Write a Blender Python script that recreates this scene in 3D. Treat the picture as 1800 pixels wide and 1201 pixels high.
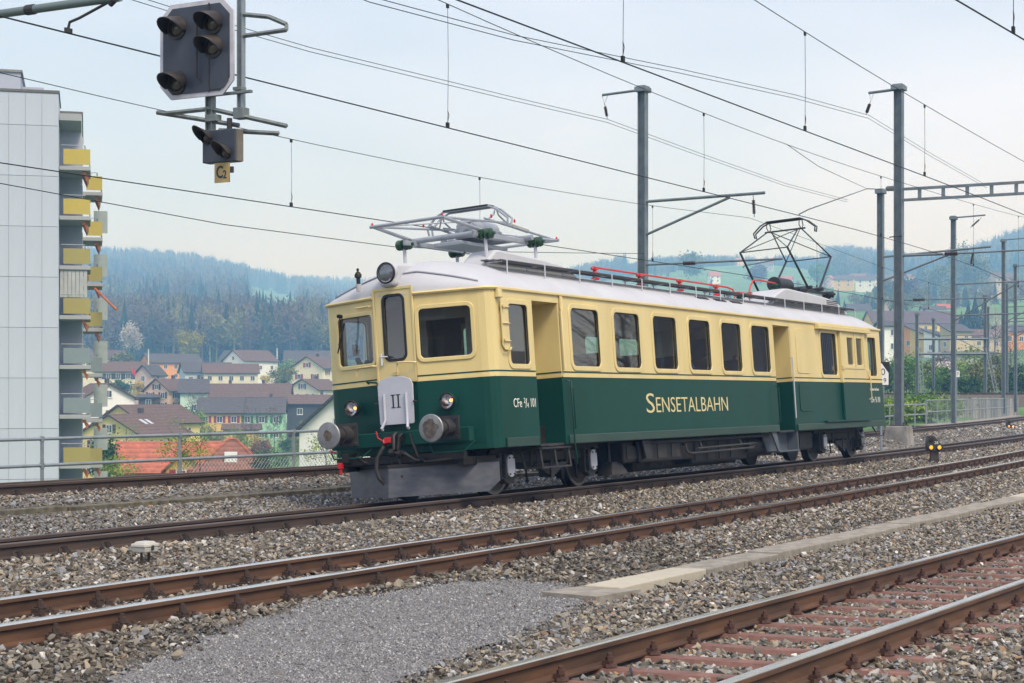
import bpy, bmesh, math, random
import numpy as np
from mathutils import Matrix, Vector, Euler
random.seed(7); rng = np.random.default_rng(7)
sc = bpy.context.scene
for o in list(bpy.data.objects): bpy.data.objects.remove(o)

# ---------------------------------------------------------------- camera, sky, sun, exposure
CAM = np.array([-20.46, -13.354, 1.597]); FPX = 3000.0; HOR = 692.0
AZ = math.atan((2550 - 900) / FPX)
FW = np.array([math.cos(AZ), math.sin(AZ)]); RT = np.array([math.sin(AZ), -math.cos(AZ)])
cam = bpy.data.cameras.new('camera'); camo = bpy.data.objects.new('camera', cam)
sc.collection.objects.link(camo); sc.camera = camo
camo.location = CAM; camo.rotation_euler = (math.pi / 2, 0, AZ - math.pi / 2)
cam.sensor_width = 36; cam.lens = 36 * FPX / 1800; cam.shift_y = (HOR - 600.5) / 1800
cam.clip_start = .5; cam.clip_end = 20000
SUN_EL, SUN_AZ = math.radians(52), math.radians(-118)      # direction towards the sun, azimuth from +X
w = bpy.data.worlds.new('World'); sc.world = w; w.use_nodes = True
nt = w.node_tree; nt.nodes.clear()
def nd(t, ty, **kw):
    n = t.nodes.new(ty)
    for k, v in kw.items(): setattr(n, k, v)
    return n
out = nd(nt, 'ShaderNodeOutputWorld'); bg = nd(nt, 'ShaderNodeBackground')
sky = nd(nt, 'ShaderNodeTexSky', sky_type='NISHITA', sun_disc=False, sun_elevation=SUN_EL,
         sun_rotation=math.pi / 2 - SUN_AZ, air_density=1.0, dust_density=1.5, ozone_density=2.0)
tc = nd(nt, 'ShaderNodeTexCoord'); mp = nd(nt, 'ShaderNodeMapping'); mp.inputs['Scale'].default_value = (1, 1, 3.2)
nz = nd(nt, 'ShaderNodeTexNoise'); nz.inputs['Scale'].default_value = 2.1; nz.inputs['Detail'].default_value = 3
cr = nd(nt, 'ShaderNodeValToRGB')
cr.color_ramp.elements[0].position = .36; cr.color_ramp.elements[0].color = (.42,) * 3 + (1,)
cr.color_ramp.elements[1].position = .64; cr.color_ramp.elements[1].color = (.86,) * 3 + (1,)
mx = nd(nt, 'ShaderNodeMixRGB'); mx.inputs[2].default_value = (7.15, 7.5, 9.7, 1)
nt.links.new(tc.outputs['Generated'], mp.inputs['Vector']); nt.links.new(mp.outputs[0], nz.inputs['Vector'])
nt.links.new(nz.outputs['Fac'], cr.inputs[0]); nt.links.new(cr.outputs[0], mx.inputs[0])
nt.links.new(sky.outputs[0], mx.inputs[1]); nt.links.new(mx.outputs[0], bg.inputs[0]); nt.links.new(bg.outputs[0], out.inputs[0])
bg.inputs[1].default_value = .116
sl = bpy.data.lights.new('sun', 'SUN'); slo = bpy.data.objects.new('sun', sl); sc.collection.objects.link(slo)
sl.energy = 2.5; sl.angle = math.radians(22); sl.color = (1, .94, .85)
sd = Vector((math.cos(SUN_EL) * math.cos(SUN_AZ), math.cos(SUN_EL) * math.sin(SUN_AZ), math.sin(SUN_EL)))
slo.rotation_euler = sd.to_track_quat('Z', 'Y').to_euler(); slo.location = (0, -20, 40)
sc.view_settings.view_transform = 'Standard'; sc.view_settings.look = 'None'; sc.view_settings.gamma = 1
sc.view_settings.exposure = .38; sc.view_settings.use_curve_mapping = False
sc.render.engine = 'CYCLES'; sc.render.resolution_x = 1024; sc.render.resolution_y = 683
sc.cycles.max_bounces = 5; sc.cycles.diffuse_bounces = 2; sc.cycles.glossy_bounces = 2; sc.cycles.transmission_bounces = 2; sc.cycles.transparent_max_bounces = 8; sc.cycles.volume_bounces = 1

# ---------------------------------------------------------------- where things stand
def place(px, d):                                  # ground-plan position at a bearing and distance from the viewpoint
    v = (FW + RT * (px - 900) / FPX) * d
    return CAM[0] + v[0], CAM[1] + v[1]
def hgt(py, d): return CAM[2] + (HOR - py) / FPX * d
def pt(px, py, d): return Vector((*place(px, d), hgt(py, d)))

# ---------------------------------------------------------------- materials
MATS = {}
def mat(name, col, rough=.6, metal=0., var=.1, scale=3., bump=0., bscale=40., spec=.5, coat=0., col2=None, streak=None):
    if name in MATS: return MATS[name]
    m = bpy.data.materials.new(name); m.use_nodes = True; MATS[name] = m
    t = m.node_tree; b = t.nodes['Principled BSDF']
    b.inputs['Roughness'].default_value = rough; b.inputs['Metallic'].default_value = metal
    b.inputs['Specular IOR Level'].default_value = spec; b.inputs['Coat Weight'].default_value = coat
    b.inputs['Coat Roughness'].default_value = .12
    c = nd(t, 'ShaderNodeTexCoord')
    src = c.outputs['Object']
    if streak:
        mpn = nd(t, 'ShaderNodeMapping'); mpn.inputs['Scale'].default_value = streak
        t.links.new(src, mpn.inputs['Vector']); src = mpn.outputs[0]
    n = nd(t, 'ShaderNodeTexNoise'); n.inputs['Scale'].default_value = scale; n.inputs['Detail'].default_value = 6
    n.inputs['Roughness'].default_value = .62
    t.links.new(src, n.inputs['Vector'])
    r = nd(t, 'ShaderNodeValToRGB')
    lo = [max(0, x * (1 - var)) for x in col]; hi = [min(1, x * (1 + var)) for x in (col2 or col)]
    r.color_ramp.elements[0].position = .3; r.color_ramp.elements[0].color = (*lo, 1)
    r.color_ramp.elements[1].position = .7; r.color_ramp.elements[1].color = (*hi, 1)
    t.links.new(n.outputs['Fac'], r.inputs[0]); t.links.new(r.outputs[0], b.inputs['Base Color'])
    if rough < .9:
        mr = nd(t, 'ShaderNodeMapRange'); mr.inputs[3].default_value = max(.02, rough - .08); mr.inputs[4].default_value = min(1, rough + .1)
        t.links.new(n.outputs['Fac'], mr.inputs[0]); t.links.new(mr.outputs[0], b.inputs['Roughness'])
    if bump:
        n2 = nd(t, 'ShaderNodeTexNoise'); n2.inputs['Scale'].default_value = bscale; n2.inputs['Detail'].default_value = 4
        t.links.new(c.outputs['Object'], n2.inputs['Vector'])
        bp = nd(t, 'ShaderNodeBump'); bp.inputs['Strength'].default_value = bump; bp.inputs['Distance'].default_value = .02
        t.links.new(n2.outputs['Fac'], bp.inputs['Height']); t.links.new(bp.outputs[0], b.inputs['Normal'])
    return m
def emit(name, col, s):
    if name in MATS: return MATS[name]
    m = bpy.data.materials.new(name); m.use_nodes = True; MATS[name] = m
    b = m.node_tree.nodes['Principled BSDF']; b.inputs['Base Color'].default_value = (*col, 1)
    b.inputs['Emission Color'].default_value = (*col, 1); b.inputs['Emission Strength'].default_value = s
    return m
def glass(name, tint, refl=.06, rough=.02):
    if name in MATS: return MATS[name]
    m = bpy.data.materials.new(name); m.use_nodes = True; MATS[name] = m
    t = m.node_tree; t.nodes.clear(); o = nd(t, 'ShaderNodeOutputMaterial')
    tr = nd(t, 'ShaderNodeBsdfTransparent'); tr.inputs[0].default_value = (*tint, 1)
    gl = nd(t, 'ShaderNodeBsdfGlossy'); gl.inputs['Roughness'].default_value = rough; gl.inputs[0].default_value = (.95, .97, 1, 1)
    fr = nd(t, 'ShaderNodeFresnel'); fr.inputs[0].default_value = 1.52
    ad = nd(t, 'ShaderNodeMath', operation='MULTIPLY_ADD', use_clamp=True); ad.inputs[1].default_value = 1.5; ad.inputs[2].default_value = refl
    c = nd(t, 'ShaderNodeTexCoord'); n = nd(t, 'ShaderNodeTexNoise'); n.inputs['Scale'].default_value = 1.3
    bp = nd(t, 'ShaderNodeBump'); bp.inputs['Strength'].default_value = .007; bp.inputs['Distance'].default_value = .1
    t.links.new(c.outputs['Object'], n.inputs['Vector']); t.links.new(n.outputs['Fac'], bp.inputs['Height']); t.links.new(bp.outputs[0], gl.inputs['Normal'])
    mi = nd(t, 'ShaderNodeMixShader')
    t.links.new(fr.outputs[0], ad.inputs[0]); t.links.new(ad.outputs[0], mi.inputs[0])
    t.links.new(tr.outputs[0], mi.inputs[1]); t.links.new(gl.outputs[0], mi.inputs[2]); t.links.new(mi.outputs[0], o.inputs[0])
    return m
def rampmat(name, stops, rough=.85, attr='rnd', nscale=14., nmix=.35, bump=.3, trans=0.):
    """colour picked per instance (attribute on the instance) with grain on top"""
    m = bpy.data.materials.new(name); m.use_nodes = True; MATS[name] = m
    t = m.node_tree; b = t.nodes['Principled BSDF']; b.inputs['Roughness'].default_value = rough
    b.inputs['Specular IOR Level'].default_value = .3
    a = nd(t, 'ShaderNodeAttribute', attribute_type='INSTANCER', attribute_name=attr)
    r = nd(t, 'ShaderNodeValToRGB'); r.color_ramp.interpolation = 'CONSTANT' if len(stops) > 5 else 'LINEAR'
    while len(r.color_ramp.elements) < len(stops): r.color_ramp.elements.new(.5)
    for e, (p, c) in zip(r.color_ramp.elements, stops): e.position = p; e.color = (*c, 1)
    c = nd(t, 'ShaderNodeTexCoord'); n = nd(t, 'ShaderNodeTexNoise'); n.inputs['Scale'].default_value = nscale; n.inputs['Detail'].default_value = 5
    t.links.new(c.outputs['Object'], n.inputs['Vector'])
    mr = nd(t, 'ShaderNodeMapRange'); mr.inputs[1].default_value = .3; mr.inputs[2].default_value = .7; mr.inputs[3].default_value = 1 - nmix; mr.inputs[4].default_value = 1 + nmix
    mu = nd(t, 'ShaderNodeVectorMath', operation='SCALE')
    t.links.new(a.outputs['Fac'], r.inputs[0]); t.links.new(n.outputs['Fac'], mr.inputs[0])
    t.links.new(r.outputs[0], mu.inputs[0]); t.links.new(mr.outputs[0], mu.inputs['Scale']); t.links.new(mu.outputs[0], b.inputs['Base Color'])
    return m

# ---------------------------------------------------------------- mesh builders
class MB:
    def __init__(s): s.v = []; s.f = []; s.mi = []; s.cur = 0
    def add(s, vs, fs, M=None):
        o = len(s.v)
        s.v += [tuple(M @ Vector(p)) if M else tuple(p) for p in vs]
        s.f += [tuple(i + o for i in f) for f in fs]; s.mi += [s.cur] * len(fs); return s
    def box(s, c, d, M=None, taper=1.):
        x, y, z = d[0] / 2, d[1] / 2, d[2] / 2; t = taper
        vs = [(c[0] + a * x * (t if k > 0 else 1), c[1] + b * y * (t if k > 0 else 1), c[2] + k * z) for k in (-1, 1) for a, b in ((-1, -1), (1, -1), (1, 1), (-1, 1))]
        return s.add(vs, [(3, 2, 1, 0), (4, 5, 6, 7), (0, 1, 5, 4), (1, 2, 6, 5), (2, 3, 7, 6), (3, 0, 4, 7)], M)
    def bb(s, x0, x1, y0, y1, z0, z1, M=None): return s.box(((x0 + x1) / 2, (y0 + y1) / 2, (z0 + z1) / 2), (abs(x1 - x0), abs(y1 - y0), abs(z1 - z0)), M)
    def cyl(s, a, b, r0, r1=None, n=10, cap=True):
        r1 = r0 if r1 is None else r1; a = Vector(a); b = Vector(b); q = (b - a).to_track_quat('Z', 'Y')
        vs = []
        for p, r in ((a, r0), (b, r1)):
            for i in range(n):
                t = 2 * math.pi * i / n; vs.append(p + q @ Vector((r * math.cos(t), r * math.sin(t), 0)))
        fs = [(i, (i + 1) % n, n + (i + 1) % n, n + i) for i in range(n)]
        if cap: fs += [tuple(range(n))[::-1], tuple(range(n, 2 * n))]
        return s.add(vs, fs)
    def tube(s, path, r, n=6, closed=False):
        P = [Vector(p) for p in path]; vs = []; m = len(P); ref = None
        for i, p in enumerate(P):
            if closed: t = P[(i + 1) % m] - P[i - 1]
            else: t = P[min(i + 1, m - 1)] - P[max(i - 1, 0)]
            t.normalize()
            if ref is None: ref = Vector((0, 0, 1)) if abs(t.z) < .9 else Vector((0, 1, 0))
            u = t.cross(ref).normalized(); ref = u.cross(t).normalized()
            rr = r[i] if hasattr(r, '__len__') else r
            for k in range(n):
                a = 2 * math.pi * k / n; vs.append(p + (u * math.cos(a) + ref * math.sin(a)) * rr)
        fs = [(i * n + k, i * n + (k + 1) % n, ((i + 1) % m) * n + (k + 1) % n, ((i + 1) % m) * n + k) for i in range(m if closed else m - 1) for k in range(n)]
        if not closed: fs += [tuple(range(n))[::-1], tuple(range((m - 1) * n, m * n))]
        return s.add(vs, fs)
    def lathe(s, prof, M, n=20, cap=True):       # profile (r,z) about local z
        vs = [(r * math.cos(2 * math.pi * k / n), r * math.sin(2 * math.pi * k / n), z) for r, z in prof for k in range(n)]
        m = len(prof); fs = [(i * n + k, i * n + (k + 1) % n, (i + 1) * n + (k + 1) % n, (i + 1) * n + k) for i in range(m - 1) for k in range(n)]
        if cap: fs += [tuple(range(n))[::-1], tuple(range((m - 1) * n, m * n))]
        return s.add(vs, fs, M)
    def prism(s, poly, w, M=None):      # polygon in local xy, extruded to z=w
        n = len(poly); vs = [(x, y, 0) for x, y in poly] + [(x, y, w) for x, y in poly]
        return s.add(vs, [tuple(range(n))[::-1], tuple(range(n, 2 * n))] + [(i, (i + 1) % n, n + (i + 1) % n, n + i) for i in range(n)], M)
    def mesh(s, name, mats, smooth=False):
        me = bpy.data.meshes.new(name); me.from_pydata([tuple(v) for v in s.v], [], s.f)
        for m in (mats if isinstance(mats, (list, tuple)) else [mats]): me.materials.append(m)
        if len(me.materials) > 1: me.polygons.foreach_set('material_index', s.mi)
        if smooth is not False:
            me.polygons.foreach_set('use_smooth', [True] * len(me.polygons))
            if smooth is not True: me.set_sharp_from_angle(angle=math.radians(smooth))
        me.update(); return me
    def build(s, name, mats, parent=None, smooth=False, bevel=0, **kw):
        return obj(name, s.mesh(name, mats, smooth), parent, bevel=bevel, **kw)
def link(o):
    sc.collection.objects.link(o); return o
def obj(name, me, parent=None, loc=None, rot=None, bevel=0, label=None, cat=None, group=None, kind=None):
    o = link(bpy.data.objects.new(name, me)); o.parent = parent
    if loc is not None: o.location = loc
    if rot is not None: o.rotation_euler = rot
    if bevel:
        b = o.modifiers.new('bevel', 'BEVEL'); b.width = bevel; b.segments = 2; b.limit_method = 'ANGLE'; b.angle_limit = math.radians(40)
    return tag(o, label, cat, group, kind)
def tag(o, label=None, cat=None, group=None, kind=None):
    for k, v in (('label', label), ('category', cat), ('group', group), ('kind', kind)):
        if v: o[k] = v
    return o
def empty(name, loc=(0, 0, 0), rot=(0, 0, 0), label=None, cat=None, group=None, parent=None, kind=None):
    o = link(bpy.data.objects.new(name, None)); o.location = loc; o.rotation_euler = rot; o.parent = parent; o.empty_display_size = .2
    return tag(o, label, cat, group, kind)
def copy_tree(o, parent=None):
    c = link(o.copy()); c.parent = parent
    for ch in list(o.children): copy_tree(ch, c)
    return c
def rrect(u0, u1, v0, v1, r, n=5):
    P = []
    for cx, cy, a in ((u1 - r, v0 + r, -90), (u1 - r, v1 - r, 0), (u0 + r, v1 - r, 90), (u0 + r, v0 + r, 180)):
        for i in range(n + 1):
            t = math.radians(a + 90 * i / n); P.append((cx + r * math.cos(t), cy + r * math.sin(t)))
    return P
def flat(loops, thick, M, bev=0.):
    """filled outline with holes, extruded, mapped by M (u,v,w) -> space"""
    cu = bpy.data.curves.new('c', 'CURVE'); cu.dimensions = '2D'; cu.fill_mode = 'BOTH'; cu.extrude = max(0, thick / 2 - bev); cu.bevel_depth = bev; cu.bevel_resolution = 1
    for L in loops:
        sp = cu.splines.new('POLY'); sp.points.add(len(L) - 1); sp.use_cyclic_u = True
        for p, q in zip(sp.points, L): p.co = (q[0], q[1], 0, 1)
    o = bpy.data.objects.new('c', cu); me = bpy.data.meshes.new_from_object(o)
    bpy.data.objects.remove(o); bpy.data.curves.remove(cu)
    me.transform(M)
    if M.to_3x3().determinant() < 0: me.flip_normals()
    return me
def flatobj(name, loops, thick, M, m, parent=None, bev=0., **kw):
    me = flat(loops, thick, M, bev); me.name = name; me.materials.append(m); return obj(name, me, parent, **kw)
def textobj(name, body, size, M, m, parent=None, ext=.002, xs=1., align='LEFT', off=0., fit=None, **kw):
    cu = bpy.data.curves.new('t', 'FONT'); cu.body = body; cu.size = size; cu.extrude = ext; cu.align_x = align; cu.offset = off; cu.resolution_u = 3
    o = bpy.data.objects.new('t', cu); link(o); bpy.context.view_layer.update()
    me = bpy.data.meshes.new_from_object(o); bpy.data.objects.remove(o); bpy.data.curves.remove(cu)
    if fit:
        bx_ = [v.co.x for v in me.vertices]; me.transform(Matrix.Translation((-min(bx_), 0, 0))); xs = fit / (max(bx_) - min(bx_))
    me.transform(M @ Matrix.Diagonal((xs, 1, 1, 1))); me.name = name; me.materials.append(m); return obj(name, me, parent, **kw)
def frame(o, u, v):
    u = Vector(u); v = Vector(v); n = u.cross(v); return Matrix(((u.x, v.x, n.x, o[0]), (u.y, v.y, n.y, o[1]), (u.z, v.z, n.z, o[2]), (0, 0, 0, 1)))

# ---------------------------------------------------------------- scattering (uncountable stuff only)
def scatter(name, protos, mats, pts, rot, scl, pick, rnd, label, cat=None, group=None):
    V = []; F = []; PID = []; MI = []
    for i, (vs, fs, mi) in enumerate(protos):
        o = len(V); V += list(vs); F += [tuple(k + o for k in f) for f in fs]; PID += [i] * len(vs); MI += list(mi)
    n0 = len(V); pts = np.asarray(pts, float); n = len(pts)
    allv = np.vstack([np.array(V, float), pts])
    me = bpy.data.meshes.new(name); me.from_pydata(allv.tolist(), [], F)
    for m in mats: me.materials.append(m)
    me.polygons.foreach_set('material_index', MI)
    def attr(an, ty, dat, key='value'):
        a = me.attributes.new(an, ty, 'POINT'); a.data.foreach_set(key, np.ascontiguousarray(dat).ravel())
    attr('isp', 'FLOAT', np.r_[np.ones(n0), np.zeros(n)].astype(np.float32))
    attr('pid', 'INT', np.r_[np.array(PID), np.asarray(pick)].astype(np.int32))
    scl = np.asarray(scl, float); scl = np.repeat(scl[:, None], 3, 1) if scl.ndim == 1 else scl
    attr('rot', 'FLOAT_VECTOR', np.vstack([np.zeros((n0, 3)), rot]).astype(np.float32), 'vector')
    attr('scl', 'FLOAT_VECTOR', np.vstack([np.ones((n0, 3)), scl]).astype(np.float32), 'vector')
    attr('rnd', 'FLOAT', np.r_[np.zeros(n0), rnd].astype(np.float32))
    g = bpy.data.node_groups.new(name, 'GeometryNodeTree')
    g.interface.new_socket('Geometry', in_out='INPUT', socket_type='NodeSocketGeometry'); g.interface.new_socket('Geometry', in_out='OUTPUT', socket_type='NodeSocketGeometry')
    gi = nd(g, 'NodeGroupInput'); go = nd(g, 'NodeGroupOutput')
    def A(an, ty): 
        a = nd(g, 'GeometryNodeInputNamedAttribute', data_type=ty); a.inputs['Name'].default_value = an; return a.outputs[0]
    cmp_ = nd(g, 'FunctionNodeCompare', data_type='FLOAT', operation='GREATER_THAN'); cmp_.inputs[1].default_value = .5
    g.links.new(A('isp', 'FLOAT'), cmp_.inputs[0])
    sep = nd(g, 'GeometryNodeSeparateGeometry', domain='POINT'); g.links.new(gi.outputs[0], sep.inputs[0]); g.links.new(cmp_.outputs[0], sep.inputs[1])
    spl = nd(g, 'GeometryNodeSplitToInstances', domain='POINT'); g.links.new(sep.outputs[0], spl.inputs[0]); g.links.new(A('pid', 'INT'), spl.inputs['Group ID'])
    m2p = nd(g, 'GeometryNodeMeshToPoints'); g.links.new(sep.outputs[1], m2p.inputs[0])
    iop = nd(g, 'GeometryNodeInstanceOnPoints'); g.links.new(m2p.outputs[0], iop.inputs['Points']); g.links.new(spl.outputs[0], iop.inputs['Instance'])
    iop.inputs['Pick Instance'].default_value = True
    g.links.new(A('pid', 'INT'), iop.inputs['Instance Index'])
    e2r = nd(g, 'FunctionNodeEulerToRotation'); g.links.new(A('rot', 'FLOAT_VECTOR'), e2r.inputs[0]); g.links.new(e2r.outputs[0], iop.inputs['Rotation'])
    g.links.new(A('scl', 'FLOAT_VECTOR'), iop.inputs['Scale']); g.links.new(iop.outputs[0], go.inputs[0])
    o = obj(name, me, label=label, cat=cat, kind='stuff', group=group)
    o.modifiers.new('scatter', 'NODES').node_group = g
    return o
def rock_proto(k, flat_=.6, n=11):
    r = random.Random(k); bm = bmesh.new()
    for _ in range(n):
        v = Vector((r.gauss(0, 1), r.gauss(0, 1), r.gauss(0, 1))).normalized() * r.uniform(.8, 1.1)
        bm.verts.new((v.x, v.y * r.uniform(.65, .9), v.z * flat_))
    res = bmesh.ops.convex_hull(bm, input=bm.verts)
    bmesh.ops.delete(bm, geom=list({e for e in list(res['geom_interior']) + list(res['geom_unused']) if isinstance(e, bmesh.types.BMVert)}), context='VERTS')
    bm.verts.index_update(); vs = [tuple(v.co) for v in bm.verts]; fs = [tuple(v.index for v in f.verts) for f in bm.faces]; bm.free()
    return vs, fs, [0] * len(fs)
# ================================================================ THE SETTING
class Track:
    def __init__(s, y0, th, k, z, c, xb=45., k2=None): s.y0, s.th, s.k, s.z, s.c, s.xb, s.k2 = y0, th, k, z, c, xb, k if k2 is None else k2
    def y(s, x):
        e = np.maximum(0, x - s.xb); r = s.y0 + s.th * x + .5 * s.k * x * x + .5 * (s.k2 - s.k) * e * e
        return float(r) if np.ndim(r) == 0 else r
    def fr(s, x):
        m = s.th + s.k * x + (s.k2 - s.k) * max(0, x - s.xb); n = math.hypot(1, m); t = Vector((1 / n, m / n, 0)); nl = Vector((-m / n, 1 / n, 0))
        L = nl * math.cos(s.c) - Vector((0, 0, math.sin(s.c))); U = nl * math.sin(s.c) + Vector((0, 0, math.cos(s.c)))
        return Vector((x, s.y(x), s.z)), t, L, U
    def P(s, x, off, up=0.):
        p, t, L, U = s.fr(x); return p + L * off + U * up
T1 = Track(-9.50, -.0549, -.0003, -.095, .0207); T2 = Track(-4.11, -.002, .002, -.004, .0385)
T3 = Track(0.009, -.023, .0018, .022, .0729); T4 = Track(6.21, -.0944, .0035, .20, .044, 45., .0012)

m_grass = mat('meadow_grass', (.055, .14, .03), .95, var=.3, scale=.04, bump=.2, bscale=.6, col2=(.10, .21, .04))
m_balbase = mat('ballast_bed', (.065, .057, .046), .95, var=.5, scale=18, bump=1.0, bscale=26, col2=(.135, .122, .10))
m_rust = mat('rail_rust', (.068, .036, .021), .7, var=.3, scale=6, bump=.15, bscale=60, col2=(.105, .050, .025), streak=(.25, 1, 1))
m_rust3 = mat('rail_rust_dull', (.05, .034, .027), .8, var=.25, scale=6, bump=.15, bscale=60, col2=(.062, .04, .03), streak=(.25, 1, 1))
m_steel = mat('rail_head_polished', (.74, .73, .73), .2, 1., var=.08, scale=5, streak=(.3, 1, 1))
m_steel3 = mat('rail_head_dull', (.20, .16, .14), .42, .7, var=.2, scale=5, streak=(.3, 1, 1))
m_redslp = mat('red_steel_sleeper', (.15, .066, .046), .75, var=.3, scale=5, bump=.1, col2=(.21, .105, .08))
m_wood = mat('oiled_timber', (.06, .045, .034), .85, var=.3, scale=9, bump=.3)
m_conc = mat('weathered_concrete', (.23, .205, .165), .9, var=.22, scale=5, bump=.35, bscale=60, col2=(.30, .275, .23))
m_concnew = mat('pale_new_concrete', (.46, .42, .33), .9, var=.08, scale=6, bump=.25, bscale=60)
m_concdk = mat('stained_concrete', (.16, .15, .13), .9, var=.35, scale=1.2, bump=.35, bscale=30, col2=(.28, .265, .24))
m_galv = mat('galvanised_steel', (.30, .34, .36), .5, .55, var=.15, scale=8)
m_mast = mat('mast_grey_paint', (.155, .185, .20), .55, .3, var=.15, scale=3, col2=(.19, .225, .24))
m_wire = mat('wire_dark', (.03, .035, .035), .55, .6, var=.1)
m_ins = mat('brown_porcelain', (.05, .03, .028), .35, 0, var=.2)

RAILP = [(-.034, 0), (.034, 0), (.037, -.012), (.036, -.042), (.010, -.058), (.010, -.132), (.07, -.150), (.07, -.163), (-.07, -.163), (-.07, -.150), (-.01, -.132), (-.01, -.058), (-.036, -.042), (-.037, -.012)]
def sweep_rail(T, x0, x1, off, step):
    xs = np.arange(x0, x1 + .01, step); n = len(RAILP); vs = []; fs = []; mi = []
    for x in xs:
        p, t, L, U = T.fr(float(x)); vs += [tuple(p + L * (off + u) + U * v) for u, v in RAILP]
    for i in range(len(xs) - 1):
        for k in range(n):
            a, b = i * n + k, i * n + (k + 1) % n; fs.append((a, b, b + n, a + n)); mi.append(1 if k in (0, 1, 13) else 0)
    b = MB(); b.v, b.f, b.mi = vs, fs, mi; return b
# fastenings (each shared mesh sits with its origin on the rail foot centre, x along the rail, y to the left)
def bolt(b, x, y, z, r=.021, h=.055):
    b.cyl((x, y, z), (x, y, z + h * .55), r * 1.35, n=6); b.cyl((x, y, z + h * .55), (x, y, z + h), r * .8, n=6)
b = MB(); b.box((0, 0, -.012), (.17, .40, .024))
for s in (-1, 1):
    b.box((0, s * .09, .02), (.12, .06, .04)); b.box((0, s * .10, .045), (.075, .06, .02)); bolt(b, 0, s * .105, .05, .022, .06)
    for e in (-1, 1): bolt(b, e * .055 * s, s * .165, 0, .02, .05)
me_fastK = b.mesh('rail_fastening', mat('fastening_rust', (.058, .036, .026), .75, var=.4, scale=20, bump=.2))
b = MB(); b.box((0, 0, -.01), (.15, .30, .02))
for s in (-1, 1):
    b.tube([(-.07, s * .12, .0), (-.06, s * .09, .05), (-.02, s * .08, .065), (0, s * .12, .03), (.02, s * .08, .065), (.06, s * .09, .05), (.07, s * .12, 0)], .011, 5); bolt(b, 0, s * .115, .0, .018, .07)
me_fastS = b.mesh('rail_fastening', mat('fastening_dark', (.035, .024, .019), .75, var=.3, scale=20))
b = MB(); b.box((0, 0, -.012), (.08, .26, .01))
for s in (-1, 1):
    b.cyl((0, s * .10, -.01), (0, s * .10, .012), .055, .05, 8); b.box((0, s * .085, .02), (.06, .06, .03)); bolt(b, 0, s * .10, .03, .021, .055)
me_fastR = b.mesh('rail_fastening', mat('fastening_red', (.08, .038, .026), .7, var=.3, scale=20))
b = MB(); b.prism([(-.13, -.07), (.13, -.07), (.075, 0), (-.075, 0)], 2.5, Matrix(((1, 0, 0, 0), (0, 0, 1, -1.25), (0, 1, 0, 0), (0, 0, 0, 1)))); me_slpR = b.mesh('sleeper', m_redslp)
b = MB(); b.box((0, 0, -.07), (.24, 2.5, .14)); me_slpW = b.mesh('sleeper', m_wood)
def build_track(name, label, T, x0, x1, step, rustm, headm, fast, spc, f0, f1, slp, group):
    root = empty(name, tuple(T.P(x0, 0)), label=label, cat='railway track', group=group)
    inv = Matrix.Translation(-root.location)
    for off in (-.75, .75):
        r = sweep_rail(T, x0, x1, off, step); me = r.mesh('rail', [rustm, headm], 30); me.transform(inv); ro = obj('rail', me, root)
        ro['label'] = 'near running rail' if off < 0 else 'far running rail'
        x = f0
        while x < f1:
            p, t, L, U = T.fr(x); M = Matrix((t, L, U)).transposed().to_4x4(); M.translation = T.P(x, off, -.150) - root.location
            o = obj('rail_fastening', fast, ro); o.matrix_local = M @ Matrix.Rotation(random.uniform(-.03, .03), 4, 'Z'); x += spc
    if slp:
        x = f0
        while x < f1:
            p, t, L, U = T.fr(x); M = Matrix((t, L, U)).transposed().to_4x4(); M.translation = T.P(x, 0, -.166) - root.location
            obj('sleeper', slp, root).matrix_local = M; x += spc
    return root
build_track('railway_track', 'nearest track with red steel sleepers crossing the lower right corner', T1, -17, 34, 1., m_rust, m_steel, me_fastR, .66, -12.6, 14, me_slpR, 'railway tracks')
build_track('railway_track', 'rusty brown track with bolted fastenings in front of the railcar', T2, -18, 82, 1., m_rust, m_steel, me_fastK, .66, -13.5, 36, me_slpW, 'railway tracks')
build_track('railway_track', 'dark track under the green and cream railcar', T3, -16, 130, 1., m_rust3, m_steel3, me_fastS, .62, -12, 40, None, 'railway tracks')
build_track('railway_track', 'farthest ballasted track beside the pipe fence behind the railcar', T4, -12, 150, 1., m_rust3, m_steel3, me_fastS, .62, -4, 16, None, 'railway tracks')

# ---- trackbed
def cross(x):
    a1, a2, a3, a4 = T1.y(x), T2.y(x), T3.y(x), T4.y(x)
    pl = lambda T, o: T.z - .20 - o * math.sin(T.c)
    # keep the tracks apart where they converge far away
    Y = [-45, a1 - 2.6, a1 - 1.4, a1 + 1.4, a1 + 2.0, a2 - 2.0, a2 - 1.35, a2 + 1.3, a3 - 1.3, a3 + 1.35, a3 + 2.1, a4 - 2.34, a4 - 2.1, a4 - 1.35, a4 + 1.4, a4 + 2.3, a4 + 4.2]
    Z = [-.40, -.36, pl(T1, -1.4), pl(T1, 1.4), -.30, -.285, pl(T2, -1.35), pl(T2, 1.3), pl(T3, -1.3), pl(T3, 1.35), -.20, -.13, -.03, pl(T4, -1.35), pl(T4, 1.4), -.12, -.5]
    for i in range(1, len(Y)): Y[i] = max(Y[i], Y[i - 1] + .01)
    return Y, Z
def gz(xs, ys):
    xs = np.asarray(xs); ys = np.asarray(ys); out_ = np.zeros(len(xs)); q = np.round(xs * 2) / 2
    for v in np.unique(q):
        i = q == v; Y, Z = cross(v); out_[i] = np.interp(ys[i], Y, Z)
    return out_
xs = np.r_[np.arange(-60, -20, 4), np.arange(-20, 45, .5), np.arange(45, 160, 3)]; vs = []; fs = []; NC = 90
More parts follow.
